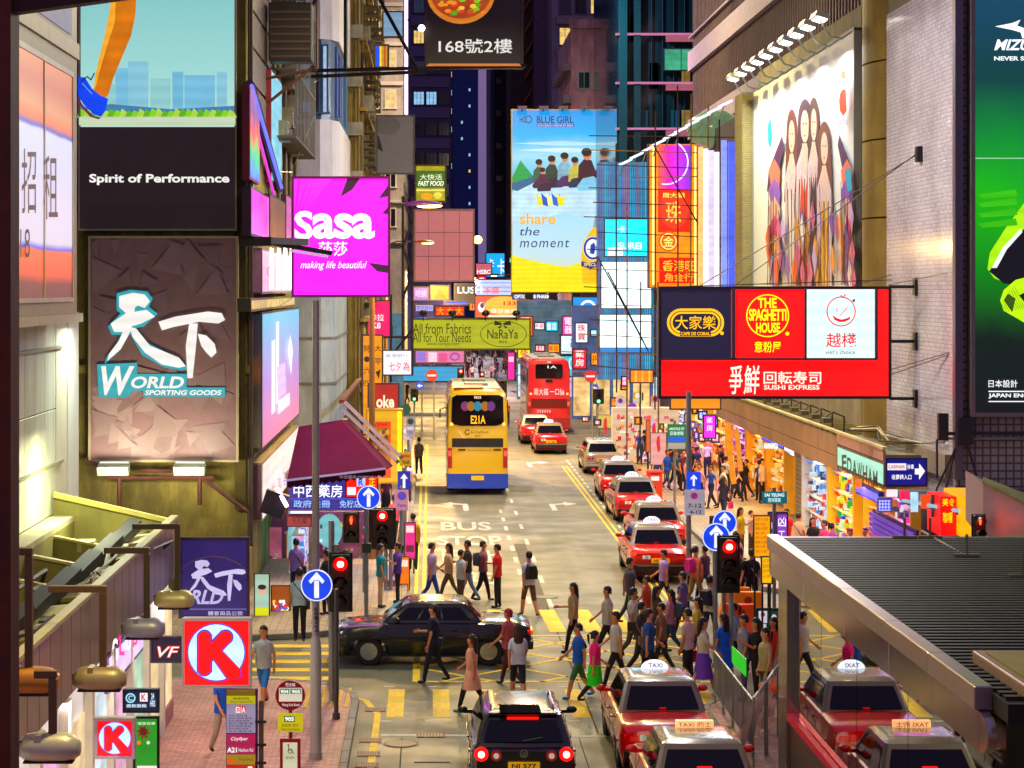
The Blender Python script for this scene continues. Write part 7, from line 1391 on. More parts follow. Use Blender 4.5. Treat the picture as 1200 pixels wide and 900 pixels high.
for y in (41.6, 39.9, 38.2): q = thing('crowd_barrier', {41.6: 'barrier frame under the plastic sheet, far one', 39.9: 'barrier frame under the plastic sheet, middle one', 38.2: 'barrier frame under the plastic sheet, near one'}[y], 'barrier', (6.3, y, .13), 'barriers under the sheet'); xa = 7.05-(41.8-y)*.294; xb2 = xa-.44; M().tube([(xa, y, .13), (xa, y, 1.45), (xb2, y-1.5, 1.45), (xb2, y-1.5, .13)], .025, 8).build('frame', GALV, q)
# ================================================================== MTR-style shelter (right foreground)
SS = mat('#b0a7a4', .16, .95, grain=.04, scale=1.0); SS2 = mat('#b8aca8', .3, .8, grain=.06)
shl = thing('glass_shelter', 'glass and stainless steel shelter with dark ribbed roof, right foreground', 'shelter', (9, 32, 0))
M().box(5.87, 15, 21.7, 36.0, 4.07, 4.27).build('roof', mat('#1c1b18', .6), shl)
for i in range(62): y = 21.9+.227*i; M().box(5.9, 14.9, y, y+.11, 4.271, 4.31).build('roof_rib', mat('#201e19', .55), shl)
ks_ = [22.3, 24.4, 26.7, 29.6, 32.8, 36.1]
for a, b in zip(ks_, ks_[1:]):
    M().box(5.68, 5.88, a+.012, b-.012, 4.09, 4.34).build('gutter_panel', SS2, shl, bevel=.012, seg=1); M().box(5.73, 5.83, a+.012, b-.012, 3.66, 4.08).build('fascia_panel', SS, shl, bevel=.008, seg=1)
M().prism([(5.73, 22.3, 3.66), (5.73, 22.3, 4.08)]+[(5.73, 22.3-.36*math.sin(math.radians(a)), 3.87+.21*math.cos(math.radians(a))) for a in range(15, 180, 15)], (.1, 0, 0)).build('fascia_end_cap', SS, shl)
M().box(5.73, 15, 36.0, 36.12, 3.75, 4.3).build('rear_fascia', SS2, shl)
GP = bpy.data.materials.new('glass_pane'); GP.use_nodes = True; nt = GP.node_tree; nt.nodes.remove(nt.nodes['Principled BSDF'])
tr_ = nt.nodes.new('ShaderNodeBsdfTransparent'); tr_.inputs[0].default_value = (.62, .66, .62, 1); gl = nt.nodes.new('ShaderNodeBsdfGlossy'); gl.inputs['Roughness'].default_value = .01
fr = nt.nodes.new('ShaderNodeFresnel'); fr.inputs[0].default_value = 1.65; mx = nt.nodes.new('ShaderNodeMixShader')
nt.links.new(fr.outputs[0], mx.inputs[0]); nt.links.new(tr_.outputs[0], mx.inputs[1]); nt.links.new(gl.outputs[0], mx.inputs[2]); nt.links.new(mx.outputs[0], nt.nodes['Material Output'].inputs[0])
for a, b in ((22, 26.5), (26.53, 29.7), (29.73, 32.4), (32.43, 34.88)):
    q = M().quad((5.93, a, 1.58), (5.93, b, 1.58), (5.93, b, 4.02), (5.93, a, 4.02)); q.fix = False; q.build('glass_pane', GP, shl)
M().box(5.82, 6.03, 34.9, 35.75, .13, 4.06).build('corner_post', SS, shl, bevel=.01)
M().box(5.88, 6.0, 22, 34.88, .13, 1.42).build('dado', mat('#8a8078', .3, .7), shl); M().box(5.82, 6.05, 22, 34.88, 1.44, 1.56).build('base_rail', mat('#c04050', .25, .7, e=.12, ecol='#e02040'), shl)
M().tube([(6.09, 25.9, .13), (6.09, 25.9, 4.06)], .135, 24).build('column', SS, shl, smooth=50); M().tube([(6.12, 34.3, .13), (6.12, 34.3, 4.06)], .11, 20).build('column', SS, shl, smooth=50)
M().box(6.32, 6.52, 25.6, 25.7, 1.33, 3.53).build('lit_panel', lit('#6c80e0', .8), shl)
M().box(6.2, 15, 35.5, 35.64, .13, 4.06).build('back_wall', mat('#2c2a24', .6), shl); M().box(8.5, 8.62, 22, 35.4, .13, 4.06).build('inner_wall', mat('#24221e', .6, grain=.3), shl)
for i in range(9): M().box(6.5, 8.4, 22.4+.38*i, 22.74+.38*i, .3+.16*i, .38+.16*i).build('stair_tread', mat('#4a4438', .6), shl)
M().tube([P(1080, 622, 36.7), P(1132, 652, 33.6), P(1215, 685, 31.4)], .02, 6).build('roof_cable', mat('#a8a090', .5), shl)
for (px, py, Y) in ((1133, 660, 33.4), (1198, 693, 31), (1060, 634, 35.8), (1090, 634, 35.8)): c = P(px, py, Y); M().box(c.x-.2, c.x+.2, Y-.05, Y+.05, 4.31, 4.35).tube([(c.x, Y, 4.35), (c.x, Y, 4.65)], .022, 6).build('roof_anchor', mat('#6a6450', .5), shl)
nb_ = thing('roof_box', 'pinkish metal roof casing at the right edge above the shelter roof', 'casing', (8, 22, 3.6)); c0 = P(1139, 762, 24); X0 = c0.x
M().box(X0, X0+2.6, 14, 24, 4.12, 4.43).build('casing', mat('#a38a80', .45, .3, grain=.1), nb_, bevel=.02); M().box(X0+.6, X0+.9, 14, 24, 4.44, 4.56).build('ridge', mat('#8a8890', .4, .5), nb_); M().box(X0+.1, X0+2.5, 14, 23.8, 4.431, 4.45).build('top_sheet', mat('#8a8348', .6), nb_)
M().tube([(X0+1.2, 18, .13), (X0+1.2, 18, 4.12)], .12, 12).build('column', STEEL, nb_)
fb = thing('stair_casing', 'mauve-beige casing of a raised walkway jutting in at the right edge', 'casing', (13, 42, 3)); a, b, c, d = P(1152, 566, 43), P(1152, 628, 43), P(1215, 700, 41), P(1215, 600, 41)
M().prism([a, b, c, d], (.4, 3.0, 0)).build('side_panel', mat('#a08a90', .5, grain=.08), fb); M().prism([a+Vector((-.03, -.03, 0)), P(1215, 600, 41), P(1215, 587, 42.5), P(1152, 562, 44.5)], (0, 0, .06)).build('top_panel', mat('#8a8c5c', .6, stain=.3), fb)
M().tube([(12.4, 44, .13), (12.4, 44, 3.6)], .15, 12).build('column', STEEL, fb)
# ================================================================== SCAFFOLD and LED block
bs_ = thing('bamboo_scaffold', 'bamboo pole scaffold with long horizontal poles in front of the LED block', 'scaffold', (12.2, 95, 0.13))
BAM = mat('#7a5a28', .7, grain=.3, scale=8); BAMD = mat('#2c2018', .7, grain=.3, scale=8); Ys = 96.0
for px, y0, y1 in ((735, 240, 560), (768, 130, 480), (794, 100, 470), (810, 110, 470), (830, 122, 470), (843, 140, 336), (866, 150, 336), (722, 168, 460), (700, 300, 440), (771, 330, 560), (751, 330, 520)): M().tube([P(px, y0, Ys), P(px+R.uniform(-1, 1), min(y1, 565), Ys)], .035, 6).build('bamboo_pole', R.choice([BAM, BAMD]), bs_)
for y, x0, x1, dy in ((160, 690, 866, 2), (178, 684, 868, 5), (196, 700, 872, 6), (207, 740, 872, -2), (222, 690, 868, 4), (240, 695, 872, 6), (256, 684, 872, 4), (276, 700, 872, 8), (296, 688, 866, 8), (318, 690, 872, 6), (338, 684, 772, 4), (358, 700, 770, 2), (376, 690, 772, 3), (394, 684, 772, 5), (414, 656, 772, 4), (432, 700, 772, 6)): M().tube([P(x0, y-dy/2, Ys-.12), P(x1, y+dy/2, Ys-.12)], .026, 6).build('bamboo_pole', R.choice([BAM, BAMD, BAMD]), bs_)
for a, b in (((766, 170), (842, 305)), ((700, 300), (760, 412)), ((712, 318), (760, 412)), ((842, 190), (872, 215)), ((842, 285), (872, 330))): M().tube([P(*a, Ys-.2), P(*b, Ys-.2)], .035, 6).build('bamboo_pole', BAMD, bs_)
led = thing('led_sign', 'tall curved neon and LED shop sign glowing orange, magenta and red behind the bamboo', 'neon sign', P(793, 335, 110)); Yl = 110
a, b = P(760, 338, Yl), P(818, 168, Yl); zt, zb = b.z, a.z
M().box(a.x, b.x, Yl, Yl+.8, zb, zt).build('casing', mat('#4a2820', .5), led)
q = M().quad((a.x+.05, Yl-.02, zb+.05), (b.x-.05, Yl-.02, zb+.05), (b.x-.05, Yl-.02, zt-.05), (a.x+.05, Yl-.02, zt-.05)); q.fix = False; q.build('sign_face', lit('#f08c28', 1.1, .4), led)
fc = Face(front(Yl-.03), (0, -1, 0), .02); fc.rect(771, 170, 810, 222, ramp_mat('X', P(771, 0, Yl).x, P(810, 0, Yl).x, [(0, '#f06820'), (.3, '#e828a0'), (.7, '#b038e8'), (1, '#7038e0')], 1.1)); fc.ring(780, 190, 26, 26, 1.4, lit('#d0c8ff', 1.8), 'neon_tube', a0=-100, a1=60); fc.rect(771, 222, 810, 272, lit('#e82810', 1.1, .3)); fc.circ(790, 246, 17, 22, lit('#f04028', 1.2, .2)); fc.text('珠', 780, 236, 798, 262, lit('#ffb058', 1.4), off=.04); fc.text('周大福', 776, 226, 802, 232, lit('#ffd060', 1.4), off=.03); fc.circ(783, 283, 12, 12, lit('#f06018', 1.1, .3)); fc.ring(783, 283, 9, 9, 1.2, lit('#ffd080', 1.4), 'neon_tube'); fc.text('金', 777, 277, 789, 289, lit('#ffd080', 1.4), off=.02); fc.rect(772, 302, 818, 332, lit('#e01808', 1.2, .2)); fc.text('香港旺', 776, 305, 814, 318, lit('#ffa040', 1.5), off=.02); fc.text('角金行', 778, 320, 812, 330, lit('#ffa040', 1.5), off=.02)
for x in (765, 814): fc.rect(x-1, 172, x+1.2, 334, lit('#ffe090', 1.6), 'neon_tube')
fc.done(led)
l2 = thing('led_sign', 'white and lilac vertical lit fins right of the orange LED sign', 'neon sign', P(833, 335, 108))
for i, (x0, x1, c_) in enumerate(((819, 824, '#e8b878'), (825, 830, '#f0f0f8'), (831, 837, '#d8c8e8'), (838, 843, '#f8f4ff'), (846, 852, '#8090d8'), (854, 862, '#5868e0'))): a, b = P(x0, 338, 93.4), P(x1, 172+i*2-(i > 3)*16, 93.4); M().box(a.x, b.x, 93.4, 93.7, a.z, b.z).build('light_fin', lit(c_, 1.0 if i != 5 else .8, .3), l2)
l3 = thing('roof_dome', 'pale green glass canopy bulge above the LED block', 'glass canopy', P(835, 160, 104)); M().sphere(P(838, 152, 104), 1.4, 1.2, .95, 16, 9).build('dome', mat('#7c9a80', .2, e=.22, ecol='#90b090', grain=.4), l3, smooth=60)
for i in range(10):
    c = P(733+13*i, 190-7.6*i, 100-.6*i); q = thing('floodlight', 'white tube lamp in the rising row above the LED sign, %s from the left' % ['first', 'second', 'third', 'fourth', 'fifth', 'sixth', 'seventh', 'eighth', 'ninth', 'tenth'][i], 'floodlight', c, 'tube lamps rising above the LED sign'); M().obox(c, (.3, 0, .14), (0, .1, 0), (-.02, 0, .05)).build('lamp', lit('#e8f0ff', 1.2), q); M().tube([c, c+Vector((-.2, .5, -.6))], .03, 5).build('arm', GALV, q)
l4 = thing('shop_facade', 'violet-blue slatted facade strip between the white LED screens', 'facade', P(738, 300, 121)); a, b = P(700, 445, 121), P(766, 190, 121); M().box(a.x, b.x, 121, 121.4, a.z, b.z).build('backing', lit('#3a90b8', .55, .5), l4)  # cyan glow put into the backing and slats themselves
for i in range(25): x = a.x+.07+.12*i; M().box(x, x+.03, 120.9, 121, a.z, b.z).build('slat', lit(R.choice(['#8050a0', '#48a0c8', '#60c0d0', '#a05878']), .7), l4)
# maroon awning + left shops
aw = thing('awning', 'deep maroon fabric awning with scalloped white-edged valance at the left corner', 'awning', (-3.9, 62, 3.4)); MRN = mat('#3c0a30', .9, grain=.2, bump=.3)
A = [P(350, 500, 66), P(400, 492, 66), P(452, 549, 60.5), P(336, 563, 60.5)]

for m_ in (MRN, mat('#3a0830', .8, grain=.2), mat('#34101e', .8)): m_.node_tree.nodes['Principled BSDF'].inputs['Specular IOR Level'].default_value = .04
g = M(); g.prism(A, (0, .02, -.05)); g.build('fabric', MRN, aw)
g = M(); g.prism([P(452, 549, 60.5), P(400, 492, 66), P(408, 492, 68), P(460, 545, 64)], (0.0, 0, -.04)); g.build('side_fabric', mat('#3a0830', .8, grain=.2), aw)
for i in range(14):
    x0, x1 = 336+8.3*i, 336+8.3*(i+1); ya = 563-(x0-336)*.12; yb2 = 563-(x1-336)*.12; M().prism([P(x0, ya, 60.45), P(x1, yb2, 60.45), P(x1, yb2+7, 60.45), P((x0+x1)/2, (ya+yb2)/2+10, 60.45), P(x0, ya+7, 60.45)], (0, .02, 0)).build('scallop', mat('#34101e', .8), aw)
M().tube([P(336, 563, 60.4), P(452, 549, 60.4)], .035, 6).build('white_edge', lit('#a898b8', .6), aw)
fc = Face(front(60.42), (0, -1, 0), .006); fc.text('中西藥房 DISPENSARY', 398, 557, 448, 561, lit('#a890a0', .6), off=0); fc.done(aw)
for a, b in (((405, 472, 68), (470, 536, 63)), ((402, 480, 68), (466, 541, 63))): M().tube([P(*a), P(*b)], .08, 4).build('awning_arm', mat('#9d8a8c', .35, .7), aw)
rn = _sb(-3.0, 404, 432, 4.62, 4.5, lit('#f03038', 1.1, .4), 'red neon strip glowing behind the maroon awning top', None, 'light', 'light_strip', '#5a1018', .2, None, None)
UL = [(-5.0, 58.6, 62.4, ['#e8e0c8', '#e8e018', '#d83030', '#50b0c0', '#f0f0f0'], '#b8a888', 'pharmacy shelves with small bright boxes at the left corner'), (-3.4, 62.8, 68, ['#b8e0e8', '#d8a8d8', '#e8e8f0', '#5080c0'], '#7ab0b8', 'teal-lit pharmacy interior under the blue-violet sign'), (-3.4, 69, 76, ['#d85018', '#e8b020', '#f0e0b0', '#801c10'], '#b87828', 'amber shop bay behind the left pavement walkers'), (-3.5, 77, 90, ['#d82878', '#e8e0f0', '#c83040', '#f0a020'], '#a84868', 'pink-lit shop bay beside the yellow bus'), (-3.8, 91, 117, ['#e8b050', '#50a0e0', '#e83030', '#f0f0d0'], '#8a7a88', 'long mixed shop row at the far left pavement')]
for X, y0, y1, pal, bc_, lb in UL:
    u = thing('shop_unit', lb, 'shop', (X-1, (y0+y1)/2, .13)); M().box(X-.8, X-.7, y0, y1, .13, 2.9).build('back_panel', lit(bc_, .7, .5), u); M().box(X-.2, X, y0-.1, y0, .13, 3.0).build('pillar', mat('#c8b8a8', .5), u); M().box(X-.9, X-.02, y0, y1, 2.9, 3.05).build('soffit', mat('#d8c8b8', .5), u)  # back panel glows in place of the lit interior
    for z in (.6, 1.2, 1.8, 2.3): M().box(X-.7, X-.35, y0+.1, y1-.1, z, z+.04).build('shelf', mat('#c8b89c', .5), u)
    goods(u, X-.35, y0+.1, y1-.3, .2, 2.6, pal, int((y1-y0)*44), .3); area(u, (X-.3, (y0+y1)/2, 2.85), (y1-y0)-.4, 110*(y1-y0)/4, '#ffe0e8', sy=.4)
# front-facing pharmacy back wall visible between the posts
fw = thing('pharmacy', 'pharmacy front with cream arch mannequin niche and teal oval window behind the corner signals', 'shop', (-3.8, 66, .13)); Yp = 66.2
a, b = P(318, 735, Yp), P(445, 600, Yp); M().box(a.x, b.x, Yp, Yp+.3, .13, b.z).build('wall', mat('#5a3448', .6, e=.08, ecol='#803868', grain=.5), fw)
fc = Face(front(Yp-.01), (0, -1, 0), .0015); fc.rect(336, 622, 364, 668, lit('#c89848', .7, .4)); fc.poly([(349, 668), (348, 636), (353, 626), (360, 626), (366, 636), (364, 668)], lit('#6a6058', .5)); fc.circ(386, 622, 15, 20, lit('#78b8bc', .8, .1)); fc.rect(300, 618, 330, 700, lit('#b86880', .5, .7)); fc.rect(402, 640, 440, 700, lit('#7a4a50', .5, .7))
for i in range(110): x = rr.uniform(300, 440); y = rr.uniform(612, 712); fc.rect(x, y, x+rr.uniform(1.5, 4), y+rr.uniform(1.5, 5), lit(rr.choice(['#e8e8f0', '#d83040', '#e8c030', '#4080c0', '#d870a8', '#403040', '#60a070', '#f0f0f0']), .7))
fc.done(fw)
for x0, y0, x1, y1, Y, c_, lb in ((298, 672, 316, 724, 54.6, '#a8c0b0', 'tall poster stand with a face photo beside the corner shop'), (318, 686, 340, 726, 55.4, '#8a4a20', 'brown carton display with bright packets at the corner shop')):
    board(lb, x0, y0, x1, y1, Y, c_, [('c', x0+9, y0+20, 4, 5, '#d8a890'), ('c', x0+9, y0+16, 5, 3, '#201820'), ('r', x0+1, y1-12, x1-1, y1-2, '#c8c830')] if x0 < 310 else [('c', x0+3+rr.random()*16, y0+18+rr.random()*16, 2, 2, rr.choice(['#e03030', '#f0f0f0', '#3060c0', '#e8c030'])) for _ in range(26)], cat='display', name='display_stand')
fl = thing('fluorescent_tube', 'slanting fluorescent tube glowing violet-white by the white slanting sign', 'lamp', P(330, 580, 57)); M().tube([P(325, 573, 57), P(336, 593, 56.6)], .05, 8).build('tube', lit('#f0d8ff', 6), fl); M().obox(P(322, 590, 57), (.3, 0, -.1), (0, .2, 0), (.1, 0, .3)).build('reflector', mat('#241c28', .4), fl)
# magenta and orange upright poster panels near left kerb
for x0, y0, x1, y1, Y, c_, lb in ((474, 612, 487, 655, 62.5, '#d03880', 'magenta poster panel facing the road at the left kerb'), (466, 652, 480, 700, 60.2, '#d87828', 'orange poster panel nearest the far crossing'), (452, 650, 465, 696, 59.6, '#b8a0b8', 'pale grey-pink cabinet beside the orange poster')):
    board(lb, x0, y0, x1, y1, Y, c_, [('r', x0+2, y0+4, x1-2, y0+12, '#f0d8c8'), ('r', x0+2, y1-16, x1-2, y1-8, '#602838')], cat='poster', name='poster')
# pavement railings along the left far kerb
for k in range(10):
    y0 = 60.5+2.3*k; q = thing('kerb_railing', 'grey steel kerb railing along the left pavement, panel %s from the crossing' % ['one', 'two', 'three', 'four', 'five', 'six', 'seven', 'eight', 'nine', 'ten'][k], 'railing', (-1.0, y0+1.1, .127), 'kerb railings on the left')
    M().tube([(-1.0, y0, .13), (-1.0, y0, 1.1), (-1.0, y0+2.1, 1.1), (-1.0, y0+2.1, .13)], .025, 6).build('frame', mat('#7a6a58', .5, .3), q)
    for j in range(9): M().tube([(-1.0, y0+.21*(j+1), .3), (-1.0, y0+.21*(j+1), 1.09)], .009, 4).build('bar', mat('#7a6a58', .5, .3), q)
# drain grates on the near road
for i, (px, py, w_) in enumerate(((505, 862, .55), (440, 832, .42), (434, 868, .42), (432, 884, .42), (430, 897, .42))):
    Y = G(py); X = GX(px, py); q = thing('drain_grate', 'dark cast grate set in the road, %s' % ['lying across the white stop line', 'top one of the kerb column', 'second of the kerb column', 'third of the kerb column', 'lowest of the kerb column'][i], 'drain', (X, Y, .0), 'drain grates by the left kerb'); M().box(X-w_/2, X+w_/2, Y-.2, Y+.2, .0085, .012).build('frame', mat('#3a2624', .6, .3), q)
    for j in range(8): M().box(X-w_/2+.03+j*(w_-.06)/8, X-w_/2+.03+(j+.5)*(w_-.06)/8, Y-.17, Y+.17, .0125, .017).build('bar', mat('#5c4038', .5, .4), q)
# tactile strips
for (x0, y0) in ((-2.55, 42.6), (-2.05, 42.6)):
    q = M()
    for j in range(3): q.box(x0+.16*j, x0+.16*j+.07, y0, y0+2.1, .128, .135)
    struct(q.build('tactile_paving', mat('#c8a020', .7, grain=.2)))

# shop fronts across the avenue
WORDS = ['藥房', '時裝', '金行', '眼鏡', '美容', '電器', '酒樓', '珠寶', '化妝品', '鐘錶', '茶餐廳', '書店', '鞋', '麵', '押', '旅遊', '數碼', '手袋', '找換', '運動']
CC = [('crimson', '#d81c38'), ('white', '#f0ecf4'), ('amber', '#f0a018'), ('cyan', '#28b8d8'), ('violet', '#8040c0'), ('pink', '#f058a8'), ('green', '#28a060'), ('blue', '#2858d0'), ('yellow', '#f0e040'), ('orange', '#f06a20')]
def crowd_sign(px, py, Yq, wpx, hpx, k, where, grp):
    cn_, cl = CC[k % 10]; wd = WORDS[(k*7) % 20]; fgc = '#f8f4f0' if cn_ not in ('white', 'yellow', 'amber') else '#a01828'; n_ = len(wd)
    v = hpx > wpx*1.3; art = [('t', ch, px-wpx*.3 if v else px-wpx*.42+wpx*.84*i/n_, py-hpx*.42+hpx*.84*i/n_ if v else py-hpx*.33, px+wpx*.3 if v else px-wpx*.42+wpx*.84*(i+.85)/n_, py-hpx*.42+hpx*.84*(i+.85)/n_ if v else py+hpx*.33, fgc) for i, ch in enumerate(wd)]
    fsign('lit_sign', '%s %s sign with characters %s %s' % ('upright' if v else 'flat', cn_, wd, where), 'sign', px-wpx/2, py-hpx/2, px+wpx/2, py+hpx/2, Yq, lit(cl, 1.0, .15), frame='#302a38', t=.2, fw=.06, group=grp, art=text_art(*art))
k = 0
for x0, x1, Yq, z1, bc_, lb, wh in ((9.2, 20, 139.2, 7.4, '#6878a8', 'blue-violet lit shop front at the foot of the glass tower', 'at the foot of the glass tower'), (-8, -1.95, 145.6, 6.8, '#5890a8', 'teal-lit shop front behind the green signal at far left', 'across the avenue at left'), (6.6, 13, 164, 7.6, '#7890a0', 'pale shop front under the blue beer billboard', 'under the beer billboard')):
    u = thing('shop', lb, 'shop', ((x0+x1)/2, Yq, 0)); M().box(x0, x1, Yq, Yq+.3, 0, z1).build('wall', lit(bc_, .4, .5), u); M().box(x0, x1, Yq-1.2, Yq, 2.9, 3.1).build('canopy_slab', mat('#8a8094', .6), u)
    for q_ in range(int((x1-x0)/1.3)): M().box(x0+1.3*q_+.1, x0+1.3*q_+1.15, Yq-.08, Yq, .2, 2.7).build('display_window', lit(R.choice(['#f0e8d8', '#d8f0f8', '#f0c890', '#e8b0d0']), .9, .7), u)
    for q_ in range(int((x1-x0)/1.1)):
        for zz in (3.9, 5.6): 
            xx = x0+.6+1.1*q_+rr.uniform(-.1, .1); crowd_sign(VX+xx*F/Yq, VY-(zz-H)*F/Yq, Yq-rr.uniform(.4, 2.5), rr.uniform(11, 17), rr.uniform(8, 15) if q_ % 3 else 24, k, wh, 'signs across the avenue'); k += 1
for i in range(20): crowd_sign(rr.choice([rr.uniform(486, 600), rr.uniform(600, 720)]), rr.uniform(376, 410) if i % 2 else rr.uniform(300, 372), rr.uniform(205, 258), rr.uniform(9, 20), rr.uniform(6, 18), k, 'deep in the crowded street', 'distant street signs'); k += 1
for i in range(30):
    px = rr.uniform(686, 850); crowd_sign(px, rr.uniform(440, 500) if px < 765 else rr.uniform(480, 515), rr.uniform(92, 126) if px < 765 else rr.uniform(92, 100), rr.uniform(5, 11), rr.uniform(6, 14), k, ['near the scaffold foot', 'over the far right pavement'][px > 765], 'small signs in the scaffold clutter'); k += 1
# pipes, units and cages on the upper left corner block
for i in range(9): aircon(wb, -5.0, 67.5+1.15*(i % 5)*2, 13.5+1.9*(i//5)+.6*(i % 3), 'E', 1.15)
for y in (66.5, 68.6, 71.5, 74, 77): M().tube([(-4.9, y, 9.9), (-4.9, y, 25)], .07, 6).build('drain_pipe', mat('#5a4a3c', .6), wb)
for z in (13.2, 15.3, 17.4): M().box(-5.0, -4.2, 66.4, 77.8, z, z+.07).build('cage_floor', mat('#4a4238', .6), wb)
for i in range(16): M().tube([(-4.22, 66.5+.75*i, 13.2), (-4.22, 66.5+.75*i, 18.2)], .02, 4).build('cage_bar', mat('#57504a', .5, .4), wb)
c = P(345, 38, 64); q = thing('condenser_unit', 'big dark condenser box on a steel bracket high on the upper left row', 'air conditioner', c); M().box(c.x-.75, c.x+.55, 63.6, 64.6, c.z-.9, c.z+.85).build('housing', mat('#1c1618', .5), q, bevel=.03)
for i in range(7): M().box(c.x-.7, c.x+.5, 63.57, 63.6, c.z-.8+.22*i, c.z-.72+.22*i).build('louvre', mat('#3a3034', .5), q)
M().tube([(c.x-1.5, 64, c.z-1.5), (c.x+.7, 64, c.z-1.1)], .05, 5).tube([(c.x-1.4, 64, c.z-2.6), (c.x+.6, 64, c.z-1.0)], .05, 5).tube([(c.x+.7, 63.8, c.z-1.1), (c.x+.7, 63.8, c.z+1.3)], .04, 5).build('bracket', mat('#4a3028', .6), q)
for i in range(16):
    a = Vector((-4.9, 60+3.2*i, rr.uniform(9, 19))); q = thing('cable', 'thin black cable sagging along the left row, strand %s' % 'abcdefghijklmnop'[i], 'cable', a, 'cables on the left row'); b = a+Vector((rr.uniform(.3, 1.2), rr.uniform(4, 14), rr.uniform(-3, 3))); mid = (a+b)/2-Vector((0, 0, 1)); M().tube([a, mid, b], .015, 4).build('strand', BLACK, q)

for px, py, lb in ((470, 872, 'round manhole cover in the left lane short of the stop line'), (640, 700, 'round manhole cover beyond the far crossing'), (560, 640, 'round manhole cover beside the bus stop lettering')):
    Y = G(py); X = GX(px, py); q = thing('manhole_cover', lb, 'manhole', (X, Y, 0)); M().disc((X, Y, .007), .33, 'Z', .004, 24).build('frame', mat('#3c3630', .6, .3), q); M().disc((X, Y, .0112), .28, 'Z', .004, 20).build('lid', mat('#524a40', .5, .4, grain=.4, scale=20), q)

# fittings and wiring on top of the left canopy and its wall
for i in range(22):
    y = rr.uniform(27, 41.5); x = rr.uniform(-6.6, -5.2)
    if i % 3: M().tube([(x, y, 3.6+rr.uniform(0, .35)), (x+rr.uniform(-.3, .5), y+rr.uniform(.6, 2.6), 3.6+rr.uniform(0, .4)), (x+rr.uniform(-.2, .2), y+3, 3.3)], rr.choice([.015, .025, .04]), 5).build('conduit', mat(rr.choice(['#2a261e', '#8a8468', '#5c4a34']), .5), cn)
    else: M().obox((x, y, 3.7), (.16, .02, 0), (-.02, .22, 0), (0, 0, .1)).build('junction_box', mat(rr.choice(['#3a362c', '#a8a284']), .5), cn, bevel=.01)
for z in (5.0, 7.3): M().box(-7.46, -7.4, 24, 43, z, z+.06).build('cable_tray', mat('#8a8a74', .5), nbx)

for i in range(9): aircon(tb, -3.36, 92.18, 11.2+2.1*i, 'S', 1.0)
M().tube([(-3.62, 92.0, 3), (-3.62, 92.0, 33)], .06, 6).tube([(-3.15, 92.05, 3), (-3.15, 92.05, 33)], .04, 6).build('drain_pipe', mat('#5a4c34', .6), tb)
# ================================================================== PEOPLE
def skel(pose, female=False):
    """returns verts [(pos, rx, ry, zone)], edges. zones: 0 skin 1 top 2 legs 3 shoes"""
    V = []; E = []
    def v(p, r, z, r2=None): V.append((Vector(p), r, r2 or r, z)); return len(V)-1
    def e(a, b): E.append((a, b))
    f = .9 if female else 1.0
    hip = v((0, 0, .93), .145*(1.04 if female else 1), 2, .10); sp = v((0, .0, 1.08), .125*f, 1, .092); ch = v((0, .01, 1.28), .158*f, 1, .108)
    nb = v((0, 0, 1.43), .075, 1); nk = v((0, .01, 1.50), .052, 0); h0 = v((0, .028, 1.565), .066, 0, .072); h1 = v((0, .018, 1.64), .078, 0, .094); h2 = v((0, .008, 1.715), .058, 0, .07)
    ns = v((0, .118, 1.615), .012, 0)
    for a, b in ((hip, sp), (sp, ch), (ch, nb), (nb, nk), (nk, h0), (h0, h1), (h1, h2), (h1, ns)): e(a, b)
    for s in (-1, 1):
        ear = v((s*.088, .005, 1.63), .012, 0, .022); e(h1, ear)
        th, kn = pose['leg'][0 if s < 0 else 1]                  # thigh angle forward, knee bend
        h = v((s*.085, 0, .89), .102, 2); e(hip, h)
        k = Vector((s*.09, .42*math.sin(th), .89-.42*math.cos(th))); kk = v(k, .07, 2); e(h, kk)
        a = th-kn; ak = k+Vector((0, .41*math.sin(a), -.41*math.cos(a))); mid = v(k.lerp(ak, .35), .062, 2, .068); e(kk, mid)
        ank = v(ak, .048, 2); e(mid, ank); heel = v(ak+Vector((0, -.03, -.045)), .036, 3); e(ank, heel); toe = v(ak+Vector((s*.02, .15, -.052)), .034, 3, .024); e(heel, toe)
        ua, fa, out = pose['arm'][0 if s < 0 else 1]
        sh = v((s*.165*f, 0, 1.385), .062*f, 1); e(ch, sh)
        el = Vector((s*(.19+.1*out), .27*math.sin(ua), 1.385-.27*math.cos(ua))); em = v(Vector((s*.18, .13*math.sin(ua), 1.385-.13*math.cos(ua))), .05*f, 1); e(sh, em)
        ev = v(el, .038*f, 0); e(em, ev)
        b = ua+fa; wr = el+Vector((-s*.02*fa, .25*math.sin(b), -.25*math.cos(b))); wv_ = v(wr, .025, 0); e(ev, wv_)
        dd = Vector((0, math.sin(b), -math.cos(b))); pm = v(wr+dd*.05, .027, 0, .032); e(wv_, pm)
        side_ = Vector((0, math.cos(b), math.sin(b)))
        for j, (o, ln_) in enumerate(((-.026, .075), (-.009, .088), (.009, .083), (.026, .066))):
            b1 = v(wr+dd*.092+side_*o, .0095, 0); e(pm, b1); b2 = v(wr+dd*(.092+ln_*.5)+side_*o+Vector((-s*.008, 0, 0)), .009, 0); e(b1, b2); b3 = v(wr+dd*(.092+ln_*.9)+side_*o+Vector((-s*.028, 0, 0)), .007, 0); e(b2, b3)
        t1 = v(wr+dd*.045+side_*.042, .01, 0); e(pm, t1); t2 = v(wr+dd*.085+side_*.056+Vector((-s*.015, 0, 0)), .008, 0); e(t1, t2)
    return V, E
